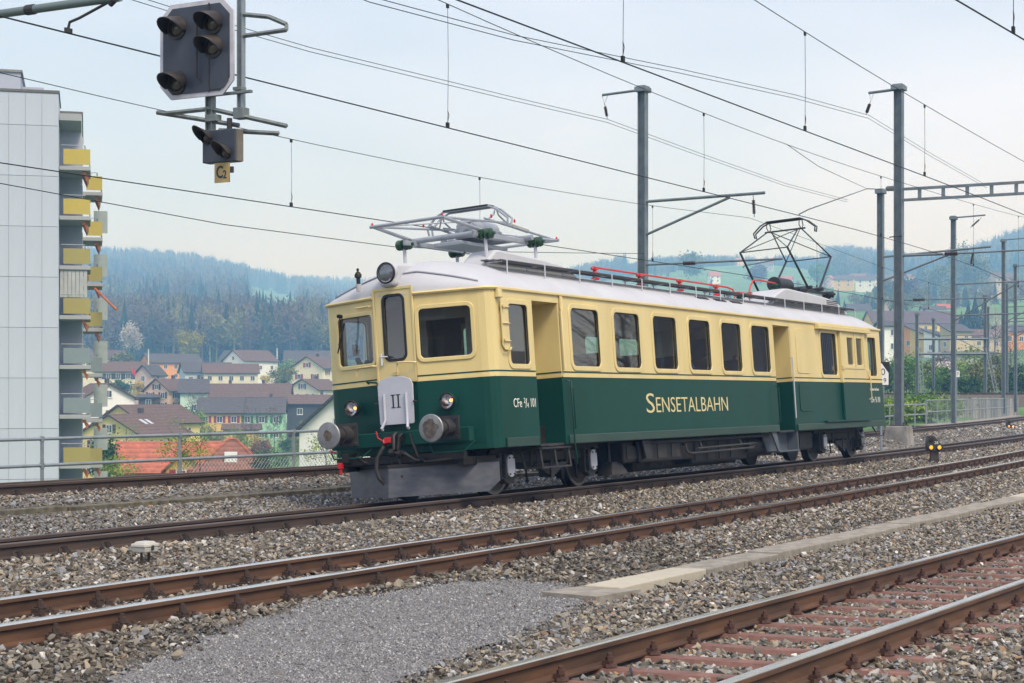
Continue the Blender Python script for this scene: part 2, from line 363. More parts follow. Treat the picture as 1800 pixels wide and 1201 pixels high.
for x in xs:
    Y, Z = cross(x); hi = T4.y(x) + 4.2; yy = np.r_[-45, np.linspace(-16, hi, NC - 1)]
    vs += [(x, y, z) for y, z in zip(yy, np.interp(yy, Y, Z))]
for i in range(len(xs) - 1):
    for k in range(NC - 1): a = i * NC + k; fs.append((a, a + NC, a + NC + 1, a + 1))
b = MB(); b.v, b.f, b.mi = vs, fs, [0] * len(fs); b.build('trackbed', m_balbase, smooth=True, kind='structure')

# ---- terrain: valley behind the embankment, village slope, wooded hills
def prof(*p): return list(zip(*p))
RL = lambda y, d: hgt(y, d) - 20
KEYS = [
 (-400, prof((60, -9), (120, -11), (240, -10), (420, -4), (650, 18), (1100, 52), (1600, 100), (2300, RL(430, 2300)), (3200, 150), (6000, 100))),
 (170, prof((60, -9), (120, -11), (240, -9.8), (340, -9), (420, -3), (500, 3), (580, 9), (650, 16), (800, 30), (1100, 48), (1500, 86), (2300, RL(436, 2300)), (3200, 150), (6000, 100))),
 (330, prof((60, -9), (120, -11), (240, -9.8), (340, -9), (420, -3), (500, 3), (580, 9), (650, 16), (800, 30), (1100, 48), (1500, 84), (2300, RL(448, 2300)), (3200, 150), (6000, 100))),
 (430, prof((60, -9), (120, -11), (240, -9.8), (340, -9), (420, -3), (500, 3), (580, 9), (650, 16), (800, 30), (1100, 46), (1500, 80), (2300, RL(470, 2300)), (3200, 150), (6000, 100))),
 (520, prof((60, -9), (120, -11), (240, -9.8), (340, -8), (420, -2), (500, 4), (580, 10), (650, 16), (800, 28), (1100, 40), (1500, 70), (2300, RL(492, 2300)), (3300, RL(487, 3300)), (6000, 100))),
 (640, prof((60, -9), (120, -11), (240, -9.8), (340, -8), (420, -2), (500, 4), (580, 10), (650, 16), (800, 26), (1100, 38), (1500, 60), (2300, RL(515, 2300)), (3300, RL(490, 3300)), (6000, 100))),
 (950, prof((60, -8), (150, -10), (300, -5), (460, 4), (650, 20), (900, 38), (1250, 62), (1500, 74), (2100, RL(482, 2100)), (3000, 150), (6000, 100))),
 (1150, prof((70, -7), (150, -8), (300, -3), (400, 6), (520, 16), (650, 27), (900, 44), (1250, 76), (1650, 120), (1800, 135), (2100, RL(460, 2100) + 9), (3000, 150), (6000, 100))),
 (1350, prof((80, -5), (150, -5), (300, 2), (400, 9), (520, 19), (650, 30), (900, 48), (1250, 80), (1650, 124), (1800, 137), (2100, RL(466, 2100) + 9), (3000, 150), (6000, 100))),
 (1500, prof((90, -2), (130, .7), (160, 1.2), (300, 5), (400, 10), (520, 20), (650, 31), (900, 50), (1250, 80), (1500, 98), (1900, RL(436, 1900)), (3000, 150), (6000, 100))),
 (1620, prof((80, -1), (125, .9), (160, 1.3), (300, 5), (400, 10), (520, 20), (650, 31), (900, 50), (1250, 80), (1500, 98), (1900, RL(450, 1900)), (3000, 150), (6000, 100))),
 (1675, prof((90, -1), (121, -.75), (134, 1.0), (160, 1.4), (300, 5), (400, 10), (520, 20), (650, 31), (900, 50), (1250, 80), (1500, 98), (1900, RL(446, 1900)), (3000, 150), (6000, 100))),
 (1800, prof((90, -1), (121, -.75), (134, 1.0), (160, 1.4), (300, 6), (400, 11), (520, 21), (650, 33), (900, 54), (1250, 84), (1500, 110), (1900, RL(398, 1900)), (3000, 170), (6000, 100))),
 (2300, prof((90, -1), (130, 1.0), (160, 1.4), (300, 6), (400, 11), (520, 21), (650, 33), (900, 54), (1250, 84), (1500, 110), (1900, RL(390, 1900)), (3000, 170), (6000, 100))),
]
KP = np.array([k for k, _ in KEYS], float)
def terrain_z(px, d):
    px = float(np.clip(px, KP[0], KP[-1])); j = int(np.clip(np.searchsorted(KP, px) - 1, 0, len(KP) - 2)); t = (px - KP[j]) / (KP[j + 1] - KP[j])
    z = (1 - t) * np.interp(d, *KEYS[j][1]) + t * np.interp(d, *KEYS[j + 1][1])
    x, y = place(px, d); e = y - (T4.y(min(max(x, -20), 150)) + 3.9)
    s = -.55 - .5 * e if e > 0 else -.6
    if e <= 0: return -.8 if d < 160 else z
    return max(s, z if d > 260 else min(z, -.55 + max(0, e - 1) * .3))
ds = np.r_[np.arange(22, 130, 4), np.arange(130, 700, 14), np.arange(700, 2600, 50), np.arange(2600, 6001, 400)]
pxs = np.arange(-600, 2500, 20); vs = []; fs = []
for d in ds:
    for p in pxs:
        x, y = place(p, d); n = 0 if d < 600 else 3 * math.sin(x * .011 + y * .007) * math.sin(y * .013)
        vs.append((x, y, terrain_z(p, d) + n))
n = len(pxs)
for i in range(len(ds) - 1):
    for k in range(n - 1): a = i * n + k; fs.append((a, a + 1, a + n + 1, a + n))
b = MB(); b.v, b.f, b.mi = vs, fs, [0] * len(fs); b.build('terrain', m_grass, smooth=True, kind='structure')
# flat land on the viewer's side and behind
b = MB(); N = 48
ring = []
for r in (20, 60, 200, 800, 4000): ring.append([(CAM[0] + r * math.cos(2 * math.pi * k / N), CAM[1] + r * math.sin(2 * math.pi * k / N), -1.6 - r * .004) for k in range(N)])
for i in range(4):
    for k in range(N): b.add([ring[i][k], ring[i][(k + 1) % N], ring[i + 1][(k + 1) % N], ring[i + 1][k]], [(0, 3, 2, 1)])
b.build('plain', m_grass, kind='structure')
bpy.data.objects['plain'].location.z = -14

# ---- fine grey gravel patch between the two near tracks
PATCH = [(-13.2, -6.0), (-11.9, -5.75), (-10.7, -5.42), (-9.6, -5.22), (-8.7, -5.08), (-7.9, -5.20), (-7.1, -5.36), (-6.45, -5.50), (-5.9, -5.95), (-6.15, -6.45), (-6.75, -6.62), (-7.3, -6.72), (-8.1, -6.90), (-9.07, -7.09), (-10.2, -7.22), (-11.0, -7.33), (-12, -7.5), (-13.4, -7.7)]
def inpoly(x, y, P):
    x = np.asarray(x); y = np.asarray(y); c = np.zeros(len(x), bool); n = len(P)
    for i in range(n):
        (x0, y0), (x1, y1) = P[i], P[(i + 1) % n]
        c ^= ((y0 > y) != (y1 > y)) & (x < (x1 - x0) * (y - y0) / (y1 - y0 + 1e-12) + x0)
    return c
vs = []; fs = []; idx = {}
gx = np.arange(-13.5, -5.8, .08); gy = np.arange(-7.8, -5.0, .08)
def vert(i, j):
    if (i, j) not in idx:
        x, y = gx[i], gy[j]; idx[(i, j)] = len(vs); vs.append((x, y, float(gz([x], [y])[0]) + .028 + .012 * math.sin(x * 3.1 + y) * math.cos(y * 4.3)))
    return idx[(i, j)]
ins_ = inpoly(*[a.ravel() for a in np.meshgrid(gx, gy, indexing='ij')], PATCH).reshape(len(gx), len(gy))
for i in range(len(gx) - 1):
    for j in range(len(gy) - 1):
        if ins_[i, j] and ins_[i + 1, j] and ins_[i, j + 1]: fs.append((vert(i, j), vert(i + 1, j), vert(i + 1, j + 1), vert(i, j + 1)))
b = MB(); b.v, b.f, b.mi = vs, fs, [0] * len(fs)
b.build('path', mat('fine_chippings', (.122, .12, .122), .95, var=.5, scale=90, bump=.8, bscale=160, col2=(.235, .233, .236)), smooth=True, kind='structure')

# ---- concrete cable trough slabs
b = MB(); b.box((0, 0, -.07), (.985, .385, .14)); me_slab = {k: None for k in 'ab'}
me_slab['a'] = b.mesh('slab', m_conc); me_slab['b'] = b.mesh('slab', m_concnew)
tr = empty('cable_trough', (-6.3, -6.43, -.2), label='low concrete cable trough of slabs lying between the two near tracks', cat='cable trough')
TRY = lambda x: -6.43 - .0235 * (x + 6.3) + .00018 * (x + 6.3) ** 2
o = obj('slab', None if False else MB().box((0, 0, -.045), (.72, .60, .09)).mesh('slab', m_conc), tr, loc=(-.05, .0, -.015), rot=(.0, 0, -.16)); o['label'] = 'wider skewed end slab'
x = -5.9 + .25
k = 0
while x < 30:
    c = 'b' if k in (0, 1) or k in (16, 18) else 'a'
    o = obj('slab', me_slab[c], tr, loc=(x + 6.3, TRY(x) + 6.43 + random.uniform(-.008, .008), random.uniform(-.008, .008) + .0), rot=(random.uniform(-.01, .01), random.uniform(-.006, .006), -.0235 + random.uniform(-.006, .006)), bevel=.012)
    x += 1.0; k += 1
tr2 = empty('cable_trough', (-3, 6.2, -.13), label='mossy concrete edging along the ballast left of the railcar', cat='cable trough')
b = MB(); b.box((0, 0, -.12), (1.98, .20, .24)); me = b.mesh('slab', mat('mossy_concrete', (.075, .066, .042), .9, var=.4, scale=6, bump=.3, col2=(.14, .125, .09)))
x = -7.
while x < 22:
    y = T4.y(x) - 2.22
    obj('slab', me, tr2, loc=(x + 3, y - 6.2, .10 + random.uniform(-.012, .012)), rot=(0, 0, -.0944 + .0035 * x), bevel=.01); x += 2.0

# ---- ballast stones
STONE = [(0, (0.216, 0.196, 0.160)), (.16, (0.121, 0.107, 0.089)), (.34, (0.263, 0.227, 0.172)), (.5, (0.347, 0.292, 0.216)), (.62, (0.251, 0.255, 0.263)), (.76, (0.139, 0.120, 0.094)), (.87, (0.446, 0.429, 0.393)), (.94, (0.186, 0.121, 0.081)), (.972, (0.340, 0.216, 0.127)), (.988, (0.637, 0.613, 0.565))]
m_stone = rampmat('ballast_stone', STONE, .88, nscale=22, nmix=.4)
P = []; 
for d0, d1, dens, kk in ((8.6, 16, 640, 1.0), (16, 24, 540, 1.0), (24, 34, 380, 1.1), (34, 48, 230, 1.3), (48, 72, 90, 1.75), (72, 120, 26, 3.0)):
    A = (2150 / FPX) * (d1 ** 2 - d0 ** 2) / 2; n = int(A * dens)
    d = np.sqrt(rng.uniform(d0 ** 2, d1 ** 2, n)); px = rng.uniform(-175, 1975, n)
    x = CAM[0] + (FW[0] + RT[0] * (px - 900) / FPX) * d; y = CAM[1] + (FW[1] + RT[1] * (px - 900) / FPX) * d
    P.append(np.stack([x, y, np.full(n, kk), d], 1))
P = np.vstack(P); x, y = P[:, 0], P[:, 1]
keep = (y < T4.y(x) + 3.4) & (y > -15)
for T in (T1, T2, T3, T4):
    o = y - T.y(x); keep &= ~(np.abs(np.abs(o) - .75) < .085)
o1 = y - T1.y(x); ph = ((x - o1 * -.0549 * -1 + 12.6) / .66); near_s = np.abs(ph - np.round(ph)) * .66 < .115
keep &= ~(near_s & (np.abs(o1) < 1.25) & (rng.random(len(x)) < np.where(np.abs(o1) < .72, .82, .3)))
keep &= ~((np.abs(y - TRY(x)) < .215) & (x > -5.9)) & ~((np.abs(y + 6.43) < .32) & (x > -6.75) & (x < -5.8))
inp = inpoly(x + rng.normal(0, .09, len(x)), y + rng.normal(0, .09, len(x)), PATCH); keep &= ~(inp & (rng.random(len(x)) > .006))
keep &= ~((np.abs(y - (T4.y(x) - 2.22)) < .15) & (x < 22))
P = P[keep]; x, y = P[:, 0], P[:, 1]; n = len(P)
z = gz(x, y) + rng.normal(.0, .016, n) + .012
o2 = y - T2.y(x); hump = ((o2 < -.95) & (o2 > -1.9)) * .03; z += hump - .014 * (np.abs(y - T1.y(x)) < .72)
sz = np.exp(rng.normal(math.log(.0265), .30, n)) * P[:, 2]
rv = rng.random(n); between = (y > T3.y(x) + .9) & (y < T4.y(x) - 1.6); rv = np.where(between & (rng.random(n) < .45), rng.choice([.65, .87, .1, .99], n, p=[.5, .25, .2, .05]), rv)
dark = (np.abs(o2 + 1.35) < .7) & (rng.random(n) < .5) & (x < -2); rv = np.where(dark, rng.choice([.2, .8, .05], n), rv)
rot = np.stack([rng.normal(0, .5, n), rng.normal(0, .5, n), rng.uniform(0, 6.28, n)], 1)
scl = sz[:, None] * np.stack([rng.uniform(.85, 1.35, n), rng.uniform(.8, 1.1, n), rng.uniform(.75, 1.15, n)], 1)
scatter('ballast', [rock_proto(i, .62) for i in range(10)], [m_stone], np.stack([x, y, z], 1), rot, scl, rng.integers(0, 10, n), rv, 'loose grey and brown crushed stone ballast around all tracks', 'ballast')
n = 52000; x = rng.uniform(-13.4, -5.8, n); y = rng.uniform(-7.7, -5.0, n); k = inpoly(x + rng.normal(0, .10, n), y + rng.normal(0, .10, n), PATCH); x, y = x[k], y[k]; n = len(x)
z = gz(x, y) + .030 + .012 * np.sin(x * 3.1 + y) * np.cos(y * 4.3)
m_chip = rampmat('grey_chipping', [(0, (.118, .117, .118)), (.35, (.197, .195, .196)), (.7, (.28, .278, .278)), (1, (.47, .468, .465))], .9, nscale=60, nmix=.3)
scatter('fine_gravel', [rock_proto(40 + i, .7, 8) for i in range(5)], [m_chip], np.stack([x, y, z], 1), rng.uniform(0, 6.28, (n, 3)), np.exp(rng.normal(math.log(.0095), .3, n)), rng.integers(0, 5, n), rng.random(n), 'patch of fine blue grey gravel beside the cable trough', 'gravel')
# ================================================================ THE RAILCAR (local: x from the front buffers to the rear, near side at -y, z from the rail head)
ROLL = -.0729
m_cream = mat('cream_paint', (.69, .555, .245), .34, var=.06, scale=1.5, bump=.06, bscale=2.2, coat=.2, col2=(.735, .595, .265), streak=(1, 1, .25))
m_green = mat('green_paint', (.0048, .049, .034), .36, var=.12, scale=1.3, bump=.06, bscale=2.2, coat=0., spec=.18, col2=(.0065, .056, .045), streak=(1, 1, .25))
m_roof = mat('roof_grey_paint', (.49, .50, .525), .6, var=.09, scale=1.0, bump=.02, bscale=6)
m_lgrey = mat('light_grey_paint', (.52, .54, .60), .45, var=.06, scale=4)
m_dgrey = mat('underframe_grey', (.020, .025, .032), .6, var=.3, scale=3, bump=.05, col2=(.042, .036, .031))
m_black = mat('black_iron', (.007, .008, .010), .55, .2, var=.3, scale=3, col2=(.022, .018, .015))
m_plough = mat('plough_blue_grey', (.052, .060, .080), .5, var=.25, scale=4, bump=.05, col2=(.078, .082, .098), streak=(1, 1, 2.5))
m_red = mat('red_paint', (.55, .012, .018), .4, var=.1)
m_redbar = mat('busbar_red', (.50, .035, .03), .45, var=.15)
m_rubber = mat('rubber', (.014, .014, .015), .6, var=.1)
m_gold = mat('gold_lettering', (.70, .60, .30), .4, var=.03)
m_white = mat('white_lettering', (.78, .76, .68), .4, var=.03)
m_blackp = mat('black_lettering', (.012, .012, .015), .4, var=.03)
m_glass = glass('window_glass', (.88, .90, .90), .025)
m_chrome = mat('lamp_reflector', (.9, .9, .92), .2, 1., var=.05)
m_grnins = mat('green_porcelain', (.02, .065, .03), .3, var=.15)
m_tread = mat('wheel_tread', (.16, .15, .14), .4, .6, var=.15)
m_inter = mat('interior_brown', (.30, .19, .10), .6, var=.15)
m_intw = mat('interior_cream', (.55, .52, .42), .6, var=.08)
m_plank = mat('walkway_timber', (.10, .10, .105), .8, var=.3, scale=10, bump=.2)
car = empty('railcar', (0, 0, 0), (ROLL, 0, 0), label='green and cream vintage electric railcar with two pantographs standing on the dark track', cat='railcar')
LEN = 21.06
def NS(x, z, y=-1.45): return frame((x, y, z), (1, 0, 0), (0, 0, 1))          # near side: u=x, v=z, out = -y
def FS(x, z, y=1.45): return frame((x, y, z), (-1, 0, 0), (0, 0, 1))          # far side seen from outside
Z0, ZW, ZG = .72, 1.765, 3.03
WINX = [3.42 + 1.578 * i for i in range(6)]
HOLES = [(1.40, 2.02, 1.92, 2.83, .08)] + [(x, x + 1.03, 1.915, 2.855, .11) for x in WINX] + [(15.52, 16.62, 1.90, 2.85, .11), (18.95, 19.62, 1.90, 2.84, .09)]
SX0, SX1 = 1.06, 20.0
D1 = (2.16, 3.06); D2 = (12.58, 13.60); ZD = 2.90
up_outline = [(SX0, ZW), (D1[0], ZW), (D1[0], ZD), (D1[1], ZD), (D1[1], ZW), (D2[0], ZW), (D2[0], ZD), (D2[1], ZD), (D2[1], ZW), (SX1, ZW), (SX1, ZG), (SX0, ZG)]
for side_, yy, lab in ((-1, -1.43, 'near'), (1, 1.43, 'far')):
    M = frame((0, yy, 0), (1, 0, 0), (0, 0, 1))
    up = flatobj('upper_side_panel', [up_outline] + [rrect(*h[:4], h[4]) for h in HOLES], .04, M, m_cream, car, label=lab + ' cream upper side with rounded window openings')
    for i, (a, c) in enumerate(((SX0, D1[0]), (D1[1], D2[0]), (D2[1], SX1))):
        lo = flatobj('lower_side_panel', [[(a, Z0), (c, Z0), (c, ZW), (a, ZW)]], .04, M, m_green, car)
        s = MB(); yq = yy + side_ * .0225
        s.bb(a, c, yq, yq + side_ * .003, 1.822, 1.842); s.build('dark_stripe', m_green, lo)
        s = MB(); s.bb(a, c, yq, yq + side_ * .004, 1.752, 1.790); s.build('cream_stripe', m_cream, lo)
        if side_ < 0:
            s = MB(); s.bb(a + .06, c - .06, yq - .03, yq, Z0 - .005, .855); s.build('sill_skirt', mat('dusty_green_paint', (.008, .050, .036), .45, var=.25, scale=2.5, col2=(.028, .056, .042), streak=(.4, 1, 2)), lo, bevel=.012)
    for h in HOLES:
        x0, x1, z0, z1, r = h; Mo = frame((0, yy + side_ * .024, 0), (1, 0, 0), (0, 0, 1))
        fr_ = flatobj('window_frame', [rrect(x0 - .055, x1 + .055, z0 - .055, z1 + .055, r + .05), rrect(x0 + .006, x1 - .006, z0 + .006, z1 - .006, r)], .022, Mo, m_cream, car, bev=.008)
        flatobj('window_pane', [rrect(x0 - .01, x1 + .01, z0 - .01, z1 + .01, r)], 0., frame((0, yy - side_ * .012, 0), (1, 0, 0), (0, 0, 1)), m_glass, fr_)
        flatobj('window_seal', [rrect(x0 - .004, x1 + .004, z0 - .004, z1 + .004, r), rrect(x0 + .018, x1 - .018, z0 + .018, z1 - .018, r - .01)], .012, frame((0, yy + side_ * .008, 0), (1, 0, 0), (0, 0, 1)), m_rubber, fr_)
    # door recesses
    for dx in (D1, D2):
        s = MB(); yi = side_ * .86; s.bb(dx[0], dx[0] + .03, yi, yy + side_ * .018, ZW - .01, ZD + .03); s.bb(dx[1] - .03, dx[1], yi, yy + side_ * .018, ZW - .01, ZD + .03); s.bb(dx[0] + .03, dx[1] - .03, yi, yy + side_ * .0, ZD, ZD + .03)
        s.bb(dx[0] + .03, dx[1] - .03, yi - side_ * .03, yi, ZW - .01, ZD)
        dr = s.build('vestibule_lining', m_cream, car, bevel=.01)
        s = MB(); s.bb(dx[0], dx[0] + .032, yi, yy + side_ * .019, Z0, ZW - .011); s.bb(dx[1] - .032, dx[1], yi, yy + side_ * .019, Z0, ZW - .011); s.bb(dx[0] + .032, dx[1] - .032, yi - side_ * .03, yi, Z0, ZW - .011)
        s.build('vestibule_lower_lining', m_green, dr)
        s = MB(); s.bb(dx[1] - .036, dx[1] - .03, yi, yy + side_ * .02, 1.822, 1.842); s.bb(dx[0] + .03, dx[0] + .036, yi, yy + side_ * .02, 1.822, 1.842); s.build('dark_stripe', m_green, dr)
        s = MB(); s.bb(dx[1] - .037, dx[1] - .03, yi, yy + side_ * .02, 1.752, 1.79); s.build('cream_stripe', m_cream, dr)
        s = MB(); s.bb(dx[0] + .06, dx[1] - .06, yi, yy, .70, .74); s.build('step_tread', m_dgrey, dr)
    # gutter
    MB().bb(SX0, SX1, yy + side_ * .01, yy + side_ * .055, ZG - .018, ZG + .028).build('gutter', m_cream, car, bevel=.012)
# ends: flat centre with a door, raked panels with a window, rounded corner
def end(front_):
    sx = 1 if front_ else -1; ox = 0 if front_ else LEN
    def Q(x, y): return (ox + sx * x, y)
    plan = [(.60, .32), (.87, 1.27), (.91, 1.36), (.97, 1.42), (1.06, 1.45)]
    grp = empty('cab_end', (0, 0, 0), parent=car); grp['label'] = 'front cab end facing the viewer' if front_ else 'rear cab end'
    cream, green, stripes, cstr = MB(), MB(), MB(), MB()
    for sg in (-1, 1):
        pts_ = [Q(x, sg * y) for x, y in plan]
        for (xa, ya), (xb, yb) in zip(pts_[1:-1], pts_[2:]):
            for mb, z0, z1, t in ((cream, ZW, ZG, 0), (green, Z0, ZW, 0), (stripes, 1.822, 1.842, .004), (cstr, 1.752, 1.790, .005)):
                n = Vector((yb - ya, -(xb - xa), 0)).normalized()
                if n.x * -sx < 0 and abs(n.x) > .02 or n.y * sg < -.02: n = -n
                a = Vector((xa, ya, z0)) + n * t; c = Vector((xb, yb, z0)) + n * t; h = Vector((0, 0, z1 - z0)); q = -n * (.04 + t)
                mb.add([a, c, c + h, a + h, a + q, c + q, c + h + q, a + h + q], [(0, 1, 2, 3), (7, 6, 5, 4), (0, 4, 5, 1), (3, 2, 6, 7)])
        # raked panel with window: u runs from the corner (u=0) towards the door
        (xa, ya), (xb, yb) = pts_[1], pts_[0]; L = math.hypot(xb - xa, yb - ya); u = Vector((xb - xa, yb - ya, 0)) / L
        M = frame((xa, ya, 0), u, (0, 0, 1)); nrm = M.to_3x3() @ Vector((0, 0, 1)); outw = 1 if nrm.x * -sx > 0 else -1
        win = rrect(.11, L - .075, 2.07, 2.81, .08)
        def off(w_): return M @ Matrix.Translation((0, 0, outw * w_))
        flatobj('front_panel', [[(0, ZW), (L, ZW), (L, ZG), (0, ZG)], win], .04, off(-.02), m_cream, grp)
        flatobj('front_panel', [[(0, Z0 + .1), (L, Z0 + .1), (L, ZW), (0, ZW)]], .04, off(-.02), m_green, grp)
        fo = flatobj('windscreen_frame', [rrect(.07, L - .035, 2.03, 2.85, .11), rrect(.115, L - .08, 2.075, 2.805, .075)], .024, off(.008), m_cream, car, bev=.008)
        flatobj('windscreen', [rrect(.1, L - .065, 2.06, 2.82, .08)], 0., off(-.03), m_glass, fo)
        flatobj('window_seal', [rrect(.106, L - .071, 2.066, 2.814, .08), rrect(.128, L - .093, 2.088, 2.792, .065)], .012, off(-.008), m_rubber, fo)
        for mb, z0, z1, t in ((stripes, 1.822, 1.842, .004), (cstr, 1.752, 1.790, .005)):
            Mo = off(t / 2); mb.add([(0, z0, t / 2), (L, z0, t / 2), (L, z1, t / 2), (0, z1, t / 2), (0, z0, -t / 2), (L, z0, -t / 2), (L, z1, -t / 2), (0, z1, -t / 2)], [(0, 1, 2, 3), (7, 6, 5, 4), (0, 4, 5, 1), (3, 2, 6, 7), (0, 3, 7, 4), (1, 5, 6, 2)], Mo)
    cream.build('corner_panel', m_cream, grp, smooth=50); green.build('corner_panel', m_green, grp, smooth=50)
    stripes.build('dark_stripe', m_green, grp); cstr.build('cream_stripe', m_cream, grp)
    # centre gangway door
    x = ox + sx * .60; M = frame((x, 0, 0), (0, -sx, 0), (0, 0, 1)); 
    dw = rrect(-.175, .175, 2.10, 3.04, .085)
    flatobj('front_panel', [[(-.335, Z0 + .1), (.335, Z0 + .1), (.335, ZW), (-.335, ZW)]], .04, M @ Matrix.Translation((0, 0, -.02)), m_green, grp)
    do = flatobj('gangway_door', [[(-.335, ZW), (.335, ZW), (.335, 3.14), (-.335, 3.14)], dw], .05, M @ Matrix.Translation((0, 0, -.012)), m_cream, car)
    flatobj('door_window_seal', [rrect(-.195, .195, 2.08, 3.06, .10), rrect(-.165, .165, 2.11, 3.03, .075)], .016, M @ Matrix.Translation((0, 0, .016)), m_rubber, do, bev=.005)
    flatobj('door_pane', [rrect(-.175, .175, 2.10, 3.04, .085)], 0., M @ Matrix.Translation((0, 0, -.01)), m_glass, do)
    flatobj('door_edge', [[(-.345, ZW), (.345, ZW), (.345, 3.16), (-.345, 3.16)], [(-.318, ZW + .004), (.318, ZW + .004), (.318, 3.125), (-.318, 3.125)]], .012, M @ Matrix.Translation((0, 0, .018)), m_cream, do, bev=.004)
    MB().bb(x - .004 * sx - .001, x - .01 * sx, -.335, .335, 1.752, 1.79).build('cream_stripe', m_cream, do)
    # gutter around the end
    path = [Q(1.08, -1.475), Q(.98, -1.45), Q(.90, -1.38), Q(.85, -1.28), Q(.585, -.35)]
    for sg in (1, -1): MB().tube([(px_, sg * py_, ZG + .006) for px_, py_ in path], .026, 6).build('gutter', m_cream, grp, smooth=50)
    # headstock
    s = MB(); s.prism([Q(.62, -.36), Q(.60, -.2), Q(.60, .2), Q(.62, .36), Q(.88, 1.27), Q(1.0, 1.4), Q(1.5, 1.4), Q(1.5, -1.4), Q(1.0, -1.4), Q(.88, -1.27)] , .10, Matrix.Translation((0, 0, Z0)))
    s.build('headstock', m_green, grp)
    s = MB(); s.bb(ox + sx * .52, ox + sx * .66, -1.2, 1.2, .83, 1.05); s.build('buffer_beam', m_green, grp, bevel=.02)
    return grp
end(True); end(False)
# stainless interior: floor, partitions, benches
for xa, xb, hw_ in ((.95, D1[0], 1.4), (D1[0], D1[1], .82), (D1[1], D2[0], 1.4), (D2[0], D2[1], .82), (D2[1], LEN - .95, 1.4)): MB().bb(xa, xb, -hw_, hw_, 1.02, 1.08).build('floor', m_inter, car)
MB().bb(1.1, LEN - 1.1, -1.38, 1.38, 2.98, 3.02).build('ceiling', m_intw, car)
for x in (3.10, 12.52, 13.7, 2.05, 18.8):
    s = MB(); s.bb(x, x + .03, -1.38, -.35, 1.08, 2.98); s.bb(x, x + .03, .35, 1.38, 1.08, 2.98); s.bb(x, x + .03, -.35, .35, 2.75, 2.98); s.build('partition', m_intw, car)
for i in range(6):
    for sg in (-1, 1):
        xb = WINX[i] - .27
        s = MB(); s.bb(xb - .03, xb + .03, sg * .40, sg * 1.36, 1.08, 2.18); s.bb(xb - (.45 if i else .02), xb + .45, sg * .40, sg * 1.36, 1.45, 1.52); s.build('bench', m_inter, car, bevel=.02)
# roof
def roof_z(x, y):
    v = min(1, abs(y) / 1.475); yf = min(abs(y), 1.47); xf = .585 + (.28) * max(0, (yf - .32) / .95)
    if yf > 1.27: xf = .865 + .2 * ((yf - 1.27) / .2) ** 2
    s1 = (x - xf) / 1.25; s2 = (LEN - x - xf) / 1.25; s = max(0, min(1, s1, s2))
    E = (1 - (1 - s) ** 2.4) ** .5
    return ZG + .012 + .56 * max(0, 1 - v ** 2.1) ** .78 * E
vs = []; fs = []
xs_ = np.r_[0, np.array([.004, .02, .05, .09, .14, .2, .28, .38, .5, .65, .8, 1.0, 1.25]), np.linspace(1.5, 17.9, 24), 19.89 - .585 - np.array([1.0, .8, .65, .5, .38, .28, .2, .14, .09, .05, .02, .004])]
ys_ = np.sin(np.linspace(-1, 1, 41) * math.pi / 2) * 1.47
tt = np.r_[np.array([0, .004, .015, .03, .06, .1, .15, .22, .3, .42, .56, .75, 1.0]) * 1.25]
for y in ys_:
    yf = abs(y); xf = .585 + .28 * max(0, (yf - .32) / .95)
    if yf > 1.27: xf = .865 + .2 * ((yf - 1.27) / .2) ** 2
    col = list(xf + tt) + list(np.linspace(2.5, LEN - 2.5, 22)) + list((LEN - xf - tt)[::-1])
    vs += [(x, y, roof_z(x, y)) for x in col]; nc = len(col)
for i in range(len(ys_) - 1):
    for k in range(nc - 1): a = i * nc + k; fs.append((a, a + 1, a + nc + 1, a + nc))
b = MB(); b.v, b.f, b.mi = vs, fs, [0] * len(fs); roof = b.build('roof', m_roof, car, smooth=True)
m_rstrip = mat('rain_strip', (.30, .31, .36), .6, var=.1)
pth = []
for k in range(33):
    t = -1 + 2 * k / 32; y = 1.24 * t; x = .66 + .30 * abs(t) ** 1.3 + .10 * (1 - abs(t)); pth.append((x, y, roof_z(x, y) + .012))
MB().tube(pth, .016, 5).build('rain_strip', m_rstrip, roof, smooth=True)
for x in (9.75, 10.65, 11.5):
    z = roof_z(x, -1.1); M = frame((x, -1.13, roof_z(x, -1.13)), (1, 0, 0), Vector((0, .1, roof_z(x, -1.08) - roof_z(x, -1.18))).normalized())
    flatobj('roof_vent', [rrect(-.30, .22, -.04, .05, .01)], .03, M, m_dgrey, roof)
# seams across the roof
for x in (4.6, 8.2, 12.0, 15.4):
    MB().tube([(x, y, roof_z(x, y) + .001) for y in np.linspace(-1.45, 1.45, 25)], .004, 4).build('roof_seam', m_roof, roof)
# walkway on the near roof edge (and one on the far edge)
for sg in (-1, 1):
    wk = empty('walkway', (0, 0, 0), parent=roof); wk['label'] = 'near roof walkway' if sg < 0 else 'far roof walkway'
    for k in range(3):
        y = sg * (.80 + .125 * k); MB().bb(1.95 + .0 * k, 19.3, y - .052, y + .052, 3.555 - .012 * k, 3.575 - .012 * k).build('plank', m_plank, wk)
    MB().bb(1.95, 19.3, sg * 1.13 - .008, sg * 1.13 + .008, 3.50, 3.535).build('edge_angle', m_dgrey, wk)
    for i in range(15):
        x = 2.05 + i * 1.225
        s = MB(); s.box((x, sg * .97, 3.53), (.03, .36, .02)); s.tube([(x, sg * 1.14, roof_z(x, 1.14) - .02), (x, sg * 1.145, 3.53)], .012, 5); s.tube([(x, sg * .82, roof_z(x, .82) - .02), (x, sg * .82, 3.53)], .012, 5); s.build('bracket', m_lgrey, wk)
